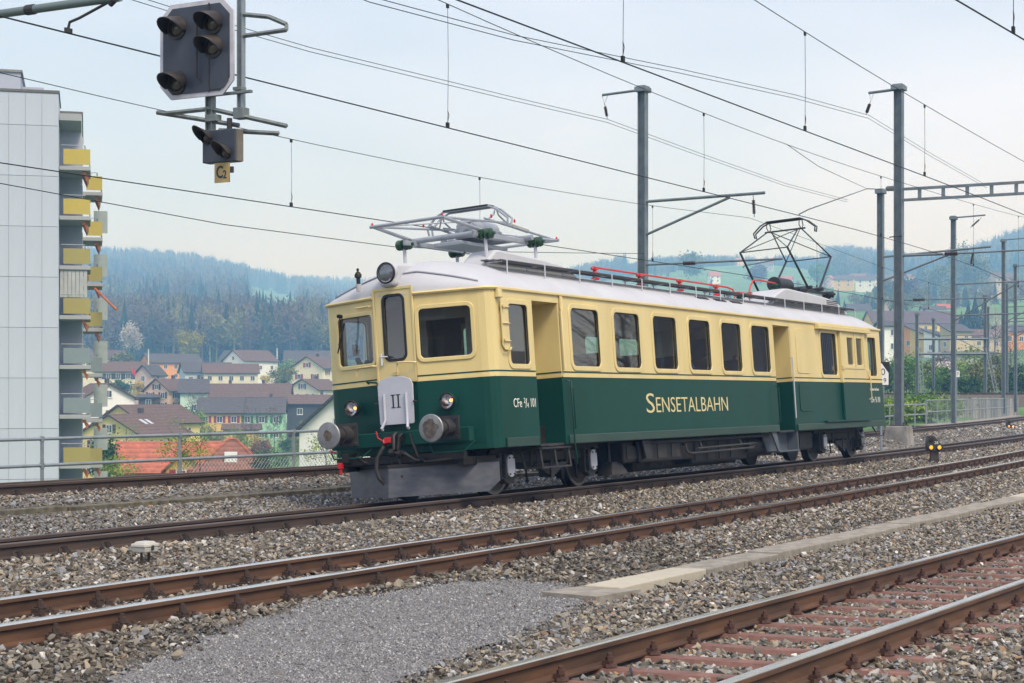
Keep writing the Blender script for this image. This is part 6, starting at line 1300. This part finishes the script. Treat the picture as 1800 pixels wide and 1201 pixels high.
# ---- trees
def leaf_cloud(n, rx, rz, zc, size, seed, clumps=26, shell=.55, elong=1., outw=False):
    r = np.random.default_rng(seed); v = r.normal(size=(clumps, 3)); v /= np.linalg.norm(v, axis=1)[:, None]; rad = r.uniform(shell, 1, clumps) ** .6
    cen = v * rad[:, None] * np.array([rx, rx, rz]) * .82; cs = r.uniform(.16, .34, clumps)
    k = r.integers(0, clumps, n); p = cen[k] + r.normal(size=(n, 3)) * (cs[k][:, None] * np.array([rx, rx, rz]) * .75); p[:, 2] += zc
    a = r.normal(size=(n, 3)); 
    if outw: a = a * .6 + (p - np.array([0, 0, zc - rz * .8])) / np.array([rx, rx, rz])
    a /= np.linalg.norm(a, axis=1)[:, None]; q = r.normal(size=(n, 3)); q -= a * (q * a).sum(1)[:, None]; q /= np.linalg.norm(q, axis=1)[:, None]
    s = size * r.uniform(.6, 1.4, n)[:, None]
    V = np.stack([p - q * s / elong, p + q * s / elong, p + a * s * 1.6], 1).reshape(-1, 3)
    F = np.arange(3 * n).reshape(-1, 3); return V, F, (k % 2)
def limbs(b, h, cr, seed, n=7, r0=.16):
    r = random.Random(seed); b.tube([(0, 0, -.5), (r.uniform(-.1, .1), r.uniform(-.1, .1), h * .3), (r.uniform(-.2, .2), r.uniform(-.2, .2), h * .62), (0, 0, h * .9)], [r0, r0 * .8, r0 * .5, r0 * .12], 6)
    for k in range(n):
        a = 2 * math.pi * k / n + r.uniform(-.3, .3); z0 = h * r.uniform(.28, .6); L = cr * r.uniform(.7, 1.0); z1 = z0 + L * r.uniform(.5, 1.1)
        b.tube([(0, 0, z0), (math.cos(a) * L * .5, math.sin(a) * L * .5, (z0 + z1) / 2 + .1), (math.cos(a) * L, math.sin(a) * L, z1)], [r0 * .4, r0 * .25, r0 * .06], 5)
m_bark = mat('bark', (.075, .06, .05), .9, var=.3, scale=4)
LEAF = dict(willow=((0.263, 0.250, 0.031), (0.362, 0.325, 0.050)), blossom=((.42, .38, .37), (.58, .53, .51)), spruce=((.010, .030, .020), (.022, .05, .032)), fresh=((0.093, 0.202, 0.031), (0.186, 0.310, 0.054)), olive=((0.116, 0.145, 0.043), (0.189, 0.203, 0.065)), russet=((.20, .09, .04), (.26, .13, .06)), bare=((.10, .08, .065), (.15, .12, .10)), lime=((0.169, 0.260, 0.039), (0.260, 0.338, 0.065)), hedge=((0.026, 0.078, 0.023), (0.052, 0.117, 0.033)), forsythia=((.42, .32, .02), (.5, .38, .04)))
def tree(name, label, px, pyb, d, h, cr, kind, n=2200, size=.3, group='trees in the village', cat='tree', low=.25, bare=False, z=None):
    x, y = place(px, d); r = empty(name, (x, y, hgt(pyb, d) if z is None else z), (0, 0, random.uniform(0, 6)), label=label, cat=cat, group=group); sd_ = sum(map(ord, label))
    b = MB(); limbs(b, h, cr, sd_, r0=.05 * h ** .8 * .35); b.build('trunk', m_bark, r, smooth=True)
    V, F, ci = leaf_cloud(n, cr * .8, h * (1 - low) / 2, h * (low + (1 - low) / 2), size, sd_, elong=6. if bare else 1.5, outw=bare, shell=.3 if bare else .5)
    me = bpy.data.meshes.new('crown'); me.from_pydata(V.tolist(), [], F.tolist()); lo, hi = LEAF[kind]
    me.materials.append(mat('leaf_%s_a' % kind, lo, .8, var=.3, scale=1.5, spec=.2)); me.materials.append(mat('leaf_%s_b' % kind, hi, .8, var=.3, scale=1.5, spec=.2)); me.polygons.foreach_set('material_index', ci.astype(np.int32)); obj('crown', me, r); return r
def conifer_vf(h, rad, seed, layers=9, pts_=9):
    r = random.Random(seed); vs_, fs_ = [], []
    for i in range(layers):
        t = i / layers; z0 = h * (.06 + .86 * t); z1 = z0 + h * .24 * (1 - .4 * t); R = rad * (1 - t) ** .85 * r.uniform(.85, 1.1); o = len(vs_); vs_.append((0, 0, min(h, z1)))
        for k in range(pts_ * 2):
            a = math.pi * k / pts_ + r.uniform(-.12, .12) + i; q = R * (1.1 if k % 2 == 0 else .62) * r.uniform(.8, 1.15); vs_.append((math.cos(a) * q, math.sin(a) * q, z0 - (.05 * h if k % 2 == 0 else 0) * r.uniform(.4, 1.2)))
        n_ = pts_ * 2; fs_ += [(o, o + 1 + k, o + 1 + (k + 1) % n_) for k in range(n_)]
    return vs_, fs_
def spruce(label, px, pyb, d, h, rad, group='spruces in the village'):
    x, y = place(px, d); r = empty('spruce_tree', (x, y, hgt(pyb, d)), (0, 0, random.uniform(0, 6)), label=label, cat='tree', group=group); sd_ = sum(map(ord, label))
    MB().tube([(0, 0, -1), (0, 0, h * .5), (0, 0, h * .95)], [.25, .15, .03], 6).build('trunk', m_bark, r)
    b = MB(); vs_, fs_ = conifer_vf(h, rad, sd_, 14, 11); b.add(vs_, fs_); V, F, ci = leaf_cloud(10, .1, .1, h * .5, .05, 1); b.build('crown', mat('spruce_needles', (.013, .035, .022), .85, var=.45, scale=1.2, spec=.2, col2=(.03, .058, .035)), r)
tree('willow_tree', 'round golden yellow tree at the wood edge', 334, 634, 560, 10, 5.2, 'willow', 4200, .34, low=.05)
tree('blossoming_tree', 'white blossoming tree at the left wood edge', 231, 632, 560, 12, 4.8, 'blossom', 2600, .28, low=.2)
tree('shrub', 'yellow green shrub left of the orange house', 212, 655, 470, 6, 4.5, 'olive', 1600, .3, 'shrubs in the village', 'shrub', 0)
tree('shrub', 'bright yellow forsythia below the flag', 246, 702, 372, 4, 2.2, 'forsythia', 700, .22, 'shrubs in the village', 'shrub', 0)
tree('shrub', 'dark green bush beside the cream chalet', 214, 712, 380, 6, 3.4, 'hedge', 1500, .26, 'shrubs in the village', 'shrub', 0)
tree('shrub', 'dense green bush right of the brown roofed long house', 497, 678, 410, 4.4, 4.4, 'olive', 1800, .24, 'shrubs in the village', 'shrub', 0)
tree('shrub', 'small yellow bush beside the dense green bush', 467, 674, 405, 2.0, 1.8, 'forsythia', 500, .16, 'shrubs in the village', 'shrub', 0)
tree('shrub', 'green bush behind the red shuttered cream house', 507, 668, 500, 6, 4, 'fresh', 1500, .28, 'shrubs in the village', 'shrub', 0)
tree('tree', 'pale green apple tree before the yellow gable', 222, 822, 205, 5.6, 3.2, 'lime', 1500, .11, low=.35, bare=True)
tree('tree', 'leafing tree in front of the yellow house wing', 290, 792, 235, 4.6, 4.6, 'lime', 900, .12, low=.2)
tree('shrub', 'dark conical bush between yellow house and semi-detached pair', 330, 768, 300, 5, 2.4, 'hedge', 1400, .2, 'shrubs in the village', 'shrub', 0)
tree('shrub', 'light green bush at the yellow house half', 344, 772, 305, 5.2, 2.8, 'lime', 1300, .2, 'shrubs in the village', 'shrub', 0)
tree('tree', 'bare fruit tree before the mint wing', 346, 745, 340, 7, 3.4, 'bare', 700, .26, bare=True)
tree('tree', 'bare young tree before the porch', 442, 790, 312, 7.5, 2.6, 'bare', 500, .24, bare=True)
tree('tree', 'bare branching tree before the green house half', 482, 796, 300, 8, 3.2, 'bare', 600, .24, bare=True)
tree('shrub', 'russet orange bush in the garden of the green house', 459, 806, 270, 3.0, 2.3, 'russet', 1200, .17, 'shrubs in the village', 'shrub', 0)
tree('shrub', 'yellow green bush left of the russet bush', 424, 800, 280, 4.2, 2.0, 'lime', 1100, .17, 'shrubs in the village', 'shrub', 0)
tree('shrub', 'dark hedge right of the green house half', 516, 796, 300, 2.4, 3.6, 'hedge', 1400, .2, 'shrubs in the village', 'shrub', 0)
tree('shrub', 'dark round shrub behind the fence mesh', 470, 832, 120, 1.7, 1.5, 'hedge', 1500, .07, 'shrubs along the fence', 'shrub', 0)
tree('shrub', 'sprawling shrub by the fence near the buffer', 572, 826, 60, 1.3, 1.0, 'lime', 900, .035, 'shrubs along the fence', 'shrub', 0)
tree('shrub', 'green climbing shoots around the fence post', 318, 826, 44, 1.0, .75, 'fresh', 700, .028, 'shrubs along the fence', 'shrub', 0)
tree('shrub', 'thin green shoots in front of the old tiled roof', 352, 820, 45, .9, .7, 'lime', 420, .026, 'shrubs along the fence', 'shrub', 0)
tree('shrub', 'dark clipped thuja at the foot of the apartment block', 181, 852, 140, 4.4, 1.5, 'hedge', 2600, .12, 'shrubs along the fence', 'shrub', 0)
tree('shrub', 'pale green bush below the yellow gable', 205, 845, 120, 1.8, 2.0, 'lime', 1500, .08, 'shrubs along the fence', 'shrub', 0)
for px_, pyb, h, rd, lb in ((219, 640, 25, 4.4, 'tall dark spruce left in the wood above the blossoming tree'), (452, 646, 28, 4.6, 'tall dark spruce in the middle of the wood'), (476, 646, 26, 4.4, 'dark spruce right of the tallest one in the wood'), (520, 646, 22, 4.0, 'dark spruce above the slate roof by the railcar'), (497, 646, 21, 3.6, 'slender spruce between two larger ones in the wood'), (268, 640, 18, 3.4, 'small spruce left of the golden tree')): spruce(lb, px_, pyb, 628, h, rd)
for px_, h, rd, lb in ((1690, 9, 2.6, 'leftmost dark spruce beside the beige terrace'), (1702, 12, 3.0, 'second dark spruce beside the beige terrace'), (1714, 14, 3.2, 'tallest dark spruce beside the beige terrace'), (1728, 12, 3.0, 'rightmost dark spruce beside the beige terrace')): spruce(lb, px_, 602, 480, h, rd)
spruce('lone green conical tree on the far meadow', 1618, 516, 1150, 20, 9)
tree('blossoming_tree', 'white blossoming tree between the masts at right', 1749, 640, 300, 11, 3.6, 'blossom', 2200, .2, low=.2, bare=True)
tree('tree', 'bare pale tree behind the concrete based mast', 1586, 560, 620, 9, 6, 'olive', 2000, .4)
for px_, pyb, d, h, cr, k, lb in ((1572, 694, 165, 5.0, 2.6, 'hedge', 'dark green shrub right of the railcar rear'), (1594, 694, 160, 5.8, 2.4, 'fresh', 'leafy green shrub right of the concrete based mast'), (1625, 692, 170, 4.8, 2.6, 'olive', 'olive shrub behind the slim mast'), (1652, 690, 175, 6.6, 2.4, 'bare', 'bare twiggy shrub behind the crossbeams'), (1668, 692, 168, 4.0, 2.6, 'fresh', 'green shrub under the white blossom'), (1657, 676, 172, 3.4, 2.2, 'blossom', 'white flowering shrub above the branch line'), (1700, 692, 172, 4.6, 2.6, 'fresh', 'green shrub right of the tall mast'), (1712, 690, 180, 7.4, 3.0, 'lime', 'yellow green tree over the retaining wall'), (1722, 690, 168, 4.2, 2.2, 'olive', 'olive shrub left of the lattice stay'), (1748, 692, 172, 6.0, 2.6, 'olive', 'big olive shrub behind the paired mast'), (1775, 692, 170, 4.6, 2.8, 'olive', 'olive shrub near the right edge'), (1796, 694, 165, 4.4, 2.6, 'hedge', 'dark shrub at the right edge'), (1778, 660, 230, 9, 3.6, 'bare', 'bare tree behind the shrubs at the right edge'), (1690, 690, 162, 2.6, 2.6, 'hedge', 'low dark shrub beside the number plate')):
    tree('shrub', lb, px_, pyb, d, h * .66, cr, k, 2400, .13, 'shrubs along the branch line', 'shrub', 0, bare=(k == 'bare'))
for px_, pyb, d, h, cr, k, lb in ((1565, 742, 104, 1.5, 3.0, 'lime', 'low grassy bush on the bank beside the concrete based mast'), (1610, 736, 106, 1.6, 3.2, 'fresh', 'low green bush on the bank behind the pipe fence'), (1638, 734, 108, 1.4, 2.6, 'lime', 'low bright bush on the bank before the retaining wall')):
    tree('shrub', lb, px_, pyb, d, h, cr, k, 3600, .10, 'bushes on the green bank', 'shrub', 0)
for px_, pyb, d, h, cr, k, lb in ((1650, 522, 950, 17, 14, 'olive', 'rounded tree group left on the far slope'), (1690, 505, 1000, 26, 12, 'olive', 'broad pale tree above the spruces on the far slope'), (1715, 520, 950, 24, 10, 'olive', 'rounded tree right on the far slope'), (1560, 530, 800, 10, 8, 'olive', 'pale round tree below the far meadow'), (1595, 535, 780, 12, 9, 'bare', 'brown tree group below the far meadow'), (1540, 548, 720, 8, 7, 'olive', 'olive tree above the long yellow block'), (1330, 497, 1150, 12, 8, 'bare', 'bare tree left of the raised pantograph'), (1214, 485, 1150, 16, 12, 'olive', 'pale tree beside the mast on the far meadow'), (1440, 500, 1150, 14, 8, 'fresh', 'green tree in front of the pink house')):
    tree('tree', lb, px_, pyb, d, h, cr, k, 2600, .75, 'trees on the far slope', low=.05)
# woods that read as one mass
def wood(name, label, protos, mats_, pos, hs, pick, rnd):
    n_ = len(pos); rot_ = np.stack([rng.normal(0, .02, n_), rng.normal(0, .02, n_), rng.uniform(0, 6.28, n_)], 1)
    scatter(name, protos, mats_, pos, rot_, np.stack([hs * rng.uniform(.85, 1.2, n_), hs * rng.uniform(.85, 1.2, n_), hs], 1), pick, rnd, label, 'wood')
def tz(px, d): return np.array([terrain_z(p, q) for p, q in zip(px, d)])
def xy(px, d): return CAM[0] + (FW[0] + RT[0] * (px - 900) / FPX) * d, CAM[1] + (FW[1] + RT[1] * (px - 900) / FPX) * d
m_con = rampmat('wood_conifer', [(0, (.012, .03, .02)), (.5, (.02, .042, .026)), (1, (.035, .06, .035))], .9, nscale=.3)
m_bar = rampmat('wood_bare', [(0, (.11, .085, .075)), (.4, (.17, .125, .10)), (.65, (.15, .14, .07)), (1, (.24, .24, .08))], .9, nscale=.3)
def pc(seed): vs_, fs_ = conifer_vf(1, .17, seed, 10, 8); return vs_, fs_, [0] * len(fs_)
def pb_(seed, n=520):
    V, F, ci = leaf_cloud(n, .27, .36, .60, .035, seed, 18, .3, 2.6, True); b = MB(); b.tube([(0, 0, -.03), (0, 0, .5), (0, 0, .8)], [.018, .012, .004], 5)
    nv = len(V); fs_ = [tuple(f) for f in F.tolist()] + [tuple(i + nv for i in f) for f in b.f]; return [tuple(v) for v in V.tolist()] + b.v, fs_, [1] * len(fs_)
protos = [pc(i) for i in range(4)] + [pb_(20 + i) for i in range(4)]
n = 620; px_ = rng.uniform(120, 640, n); d_ = rng.uniform(615, 800, n); z_ = tz(px_, d_); X_, Y_ = xy(px_, d_); con = rng.random(n) < .28
wood('near_wood', 'mixed wood of bare trees and spruces behind the village', protos, [m_con, m_bar], np.stack([X_, Y_, z_ - .5], 1), np.where(con, rng.uniform(15, 23, n), rng.uniform(15, 22, n)), np.where(con, rng.integers(0, 4, n), rng.integers(4, 8, n)), rng.random(n))
n = 7500; px_ = rng.uniform(60, 960, n); d_ = np.sqrt(rng.uniform(1000 ** 2, 2480 ** 2, n)); k = ~((px_ > 436) & (px_ < 526) & (d_ < 2150)) ; far = (px_ > 500); d_ = np.where(far & (rng.random(n) < .35), rng.uniform(2400, 3400, n), d_)
px_, d_ = px_[k], d_[k]; n = len(px_); z_ = tz(px_, d_); X_, Y_ = xy(px_, d_); con = rng.random(n) < .72
wood('hill_wood', 'hazy blue wooded hill at the left', protos, [m_con, m_bar], np.stack([X_, Y_, z_ - 1], 1), rng.uniform(17, 30, n), np.where(con, rng.integers(0, 4, n), rng.integers(4, 8, n)), rng.random(n))
n = 7500; px_ = rng.uniform(930, 1990, n); d_ = rng.uniform(1380, 2130, n); edge = np.where(px_ < 1450, 1660, 1420) + 130 * np.sin(px_ * .02) + 60 * np.sin(px_ * .053); k = (d_ > edge) | ((px_ > 1640) & (d_ > 1330)); px_, d_ = px_[k], d_[k]; n = len(px_); z_ = tz(px_, d_); X_, Y_ = xy(px_, d_); con = (rng.random(n) < .66) & ~((px_ > 1470) & (px_ < 1560) & (d_ > 1750))
wood('hill_wood', 'hazy blue wooded hill at the right', protos, [m_con, m_bar], np.stack([X_, Y_, z_ - 1], 1), np.where((px_ > 1100) & (px_ < 1450), rng.uniform(9, 15, n), rng.uniform(15, 27, n)), np.where(con, rng.integers(0, 4, n), rng.integers(4, 8, n)), rng.random(n))
n = 420; px_ = rng.uniform(1150, 1900, n); d_ = rng.uniform(650, 1300, n); k = (((px_ < 1560) & (d_ < 780)) | (px_ > 1630) | (rng.random(n) < .05)); px_, d_ = px_[k], d_[k]; n = len(px_); z_ = tz(px_, d_); X_, Y_ = xy(px_, d_)
con = rng.random(n) < .25
wood('garden_trees', 'loose hazy trees between the houses of the far slope', protos, [m_con, m_bar], np.stack([X_, Y_, z_ - .5], 1), rng.uniform(6, 13, n), np.where(con, rng.integers(0, 4, n), rng.integers(4, 8, n)), rng.uniform(.4, 1, n))
m_grn = rampmat('garden_leaf', [(0, (.04, .085, .03)), (.4, (.10, .16, .04)), (.75, (.17, .22, .05)), (1, (.26, .24, .06))], .85, nscale=.8)
n = 210; px_ = rng.uniform(165, 600, n); d_ = rng.uniform(225, 540, n); z_ = tz(px_, d_); X_, Y_ = xy(px_, d_); pg_ = [(v, f, [0] * len(f)) for v, f, m in (pb_(60 + i, 420) for i in range(3))]
wood('garden_greenery', 'fresh green garden bushes filling the gaps between the village houses', pg_, [m_grn], np.stack([X_, Y_, z_ - .6], 1), rng.uniform(2.5, 6.0, n), rng.integers(0, 3, n), rng.random(n))
# flag on a pole
x, y = place(232, 385); FL = empty('flag', (x, y, hgt(706, 385)), (0, 0, AZ - math.pi / 2), label='small red flag on a pole beside the cream chalet', cat='flag')
MB().cyl((0, 0, 0), (0, 0, 8), .06, .04, 6).build('pole', m_galv, FL); s = MB(); s.add([(-.02, 0, 7.8), (.9, .05, 6.6), (.7, .0, 5.6), (-.02, 0, 6.4)], [(0, 1, 2, 3)]); s.build('cloth', m_red, FL)
for px_, pt_, pb__, d, lb in ((261, 614, 668, 470, 'white flagpole before the orange house'), (369, 612, 660, 520, 'blue grey lamp pole at the wood edge'), (487, 612, 660, 520, 'blue grey pole near the white gable')):
    x, y = place(px_, d); r_ = empty('pole', (x, y, hgt(pb__, d)), label=lb, cat='pole'); MB().cyl((0, 0, 0), (0, 0, hgt(pt_, d) - hgt(pb__, d)), .22, .14, 6).build('shaft', m_wfr if 'white' in lb else m_galv, r_)

# ---- what the railcar windows mirror: beside and behind the viewer
for px0, (x, y), w_, dp, hh, wl, rf, lb in ((0, (150, -50), 42, 12, 25, 'brick', 'rust', 'unseen brown warehouse with a rusty roof, made tall to darken the reflections in the rear side windows'), (0, (52, -30), 9, 8, 5.5, 'beige', 'brown', 'small beige station building mirrored in the side windows')):  # warehouse out of view, sized and placed to darken the side-window reflections
    r = empty('station_building', (x, y, -.5), (0, 0, 0), label=lb, cat='building'); MB().bb(-w_ / 2, w_ / 2, -dp / 2, dp / 2, 0, hh).build('wall', wallm(wl), r)
    s = MB(); s.prism([(-dp / 2 - .8, hh - .2), (dp / 2 + .8, hh - .2), (0, hh + 3)], w_ + 1.5, Matrix(((0, 0, 1, -w_ / 2 - .75), (1, 0, 0, 0), (0, 1, 0, 0), (0, 0, 0, 1)))); s.build('roof', roofm(rf), r)
    for k in range(int(w_ / 3)): window(r, (-w_ / 2 + 1.5 + k * 3, dp / 2 + .001, 1.4), math.pi, 1.3, 1.8, None, True)
r = empty('apartment_block', (-78, -6, -.5), (0, 0, .1), label='brown apartment block behind the viewer mirrored in the right windscreen', cat='apartment block'); MB().bb(-6, 6, -22, 13, 0, 17).build('wall', mat('brown_render', (.12, .085, .08), .9), r)
for k in range(6):
    for j in range(9): window(r, (6.001, -20 + j * 3.6, 1.2 + k * 2.7), math.pi / 2, 2.0, 1.5, None, True)
for k, (x, y) in enumerate(((77, -34), (88, -36), (95, -38), (112, -41))):
    r = empty('tree', (x, y, -.5), (0, 0, k), label=['nearest', 'second', 'third', 'fourth', 'fifth', 'farthest'][k] + ' bare tree beside the warehouse mirrored in the side windows', cat='tree', group='trees mirrored in the windows'); b = MB(); limbs(b, 17, 6, 90 + k, 12, .22); rr = random.Random(k)
    for q in range(150):
        a = rr.uniform(0, 6.28); z0 = rr.uniform(5, 15.5); L0 = rr.uniform(.5, 4.5); p0 = Vector((math.cos(a) * L0, math.sin(a) * L0, z0)); p1 = p0 + Vector((math.cos(a) * 1.6 + rr.uniform(-.8, .8), math.sin(a) * 1.6 + rr.uniform(-.8, .8), rr.uniform(.4, 2.2))); b.tube([p0 * .75 + Vector((0, 0, z0 * .2)), p0, p1], [.028, .02, .007], 4)
    b.build('trunk', m_bark, r)
# ---- people in the railcar
def person(label, x, y, zseat, shirt, hair, skin, wave=False, turn=0., h=1.0):
    r = empty('person', (0, 0, 0), label=label, cat='person', group='people in the railcar')
    J = [(0, 0, 0), (0, 0, .22), (0, 0, .48), (0, 0, .58), (0, -.20, .46), (.06, -.27, .22), (.2, -.24, .08), (0, .20, .46), (.06, .27, .22), (.2, .24, .08), (.38, -.1, .02), (.42, -.1, -.4), (.38, .1, .02), (.42, .1, -.4)]
    if wave: J[8] = (.05, .34, .30); J[9] = (-.14, .36, .56)
    E_ = [(0, 1), (1, 2), (2, 3), (2, 4), (4, 5), (5, 6), (2, 7), (7, 8), (8, 9), (0, 10), (10, 11), (0, 12), (12, 13)]
    R_ = [.15, .16, .13, .06, .075, .055, .04, .075, .055, .04, .09, .06, .09, .06]
    me = bpy.data.meshes.new('body'); me.from_pydata(J, E_, []); me.materials.append(mat('shirt_' + shirt[0], shirt[1], .8, var=.1)); o = obj('body', me, r)
    sk = o.modifiers.new('skin', 'SKIN'); sv = me.skin_vertices.new(name='skin').data if hasattr(me.skin_vertices, 'new') else None
    if len(me.skin_vertices): 
        for v, q in zip(me.skin_vertices[0].data, R_): v.radius = (q, q)
        me.skin_vertices[0].data[0].use_root = True
    o.modifiers.new('sub', 'SUBSURF').levels = 2; o.modifiers['sub'].render_levels = 2
    s = MB(); s.lathe([(.004, -.135), (.05, -.12), (.072, -.06), (.08, 0), (.078, .06), (.055, .11), (.004, .125)], Matrix.Translation((-.0, 0, .70)) @ Matrix.Diagonal((1.15, .95, 1, 1)), 16)
    s.box((-.095, 0, .69), (.03, .028, .04)); s.box((0, -.08, .69), (.03, .02, .055)); s.box((0, .08, .69), (.03, .02, .055)); hd = s.build('head', mat('skin_tone', skin, .6, var=.06), r, smooth=50)
    s = MB(); s.lathe([(.085, 0), (.09, .05), (.066, .115), (.004, .145)], Matrix.Translation((.018, 0, .70)) @ Matrix.Diagonal((1.12, 1, 1, 1)), 16); s.build('hair', mat('hair_' + hair[0], hair[1], .8, var=.2), hd, smooth=50)
    if wave:
        s = MB(); s.box((-.15, .36, .625), (.03, .085, .09))
        for k in range(4): s.tube([(-.15, .328 + k * .022, .66), (-.155, .322 + k * .026, .71 + (.008 if k in (1, 2) else 0)), (-.165, .318 + k * .029, .745 + (.012 if k in (1, 2) else 0))], [.010, .009, .007], 5)
        s.tube([(-.15, .32, .62), (-.16, .295, .645), (-.17, .28, .675)], [.012, .010, .008], 5); s.build('hand', mat('skin_tone', skin), r, smooth=50, bevel=.0)
    c, s_ = math.cos(ROLL), math.sin(ROLL); r.location = (x, y * c - zseat * s_, y * s_ + zseat * c); r.rotation_euler = (ROLL, 0, turn); r.scale = (h,) * 3; return r
SK = (.50, .30, .22)
person('driver in dark jacket waving a hand behind the left windscreen', 1.15, .62, 1.66, ('dark', (.03, .035, .045)), ('brown', (.06, .04, .03)), SK, True)
person('grey haired passenger in a blue shirt in the fourth window', WINX[3] + .30, -1.12, 1.56, ('blue', (.05, .16, .45)), ('grey', (.5, .48, .46)), SK)
person('passenger with auburn hair low in the first large window', WINX[0] + .55, -1.02, 1.42, ('navy', (.04, .06, .13)), ('auburn', (.20, .07, .045)), SK, h=.95)
person('passenger in a mauve top in the fifth window', WINX[4] + .25, -1.0, 1.46, ('mauve', (.25, .14, .22)), ('brown', (.06, .04, .03)), SK, h=.95)
person('passenger in pale clothes in the sixth window', WINX[5] + .30, -1.0, 1.46, ('pale', (.4, .35, .36)), ('brown', (.06, .04, .03)), SK)
person('passenger in yellow green jacket in the third window', WINX[2] + .65, -.85, 1.46, ('lime', (.35, .38, .05)), ('brown', (.06, .04, .03)), SK, h=.92)

# ---- haze in the air
HZ = MB().bb(-300, 5200, -3200, 4600, -40, 262).build('haze', None if False else bpy.data.materials.new('haze_air'), kind='stuff')
hm = HZ.data.materials[0]; hm.use_nodes = True; t = hm.node_tree; t.nodes.clear(); o = nd(t, 'ShaderNodeOutputMaterial'); pv = nd(t, 'ShaderNodeVolumePrincipled')
pv.inputs['Color'].default_value = (.26, .54, 1.0, 1); pv.inputs['Absorption Color'].default_value = (1, 1, 1, 1); pv.inputs['Density'].default_value = .00078; pv.inputs['Anisotropy'].default_value = .0
t.links.new(pv.outputs[0], o.inputs['Volume']); HZ['label'] = 'pale blue haze in the air over the valley'
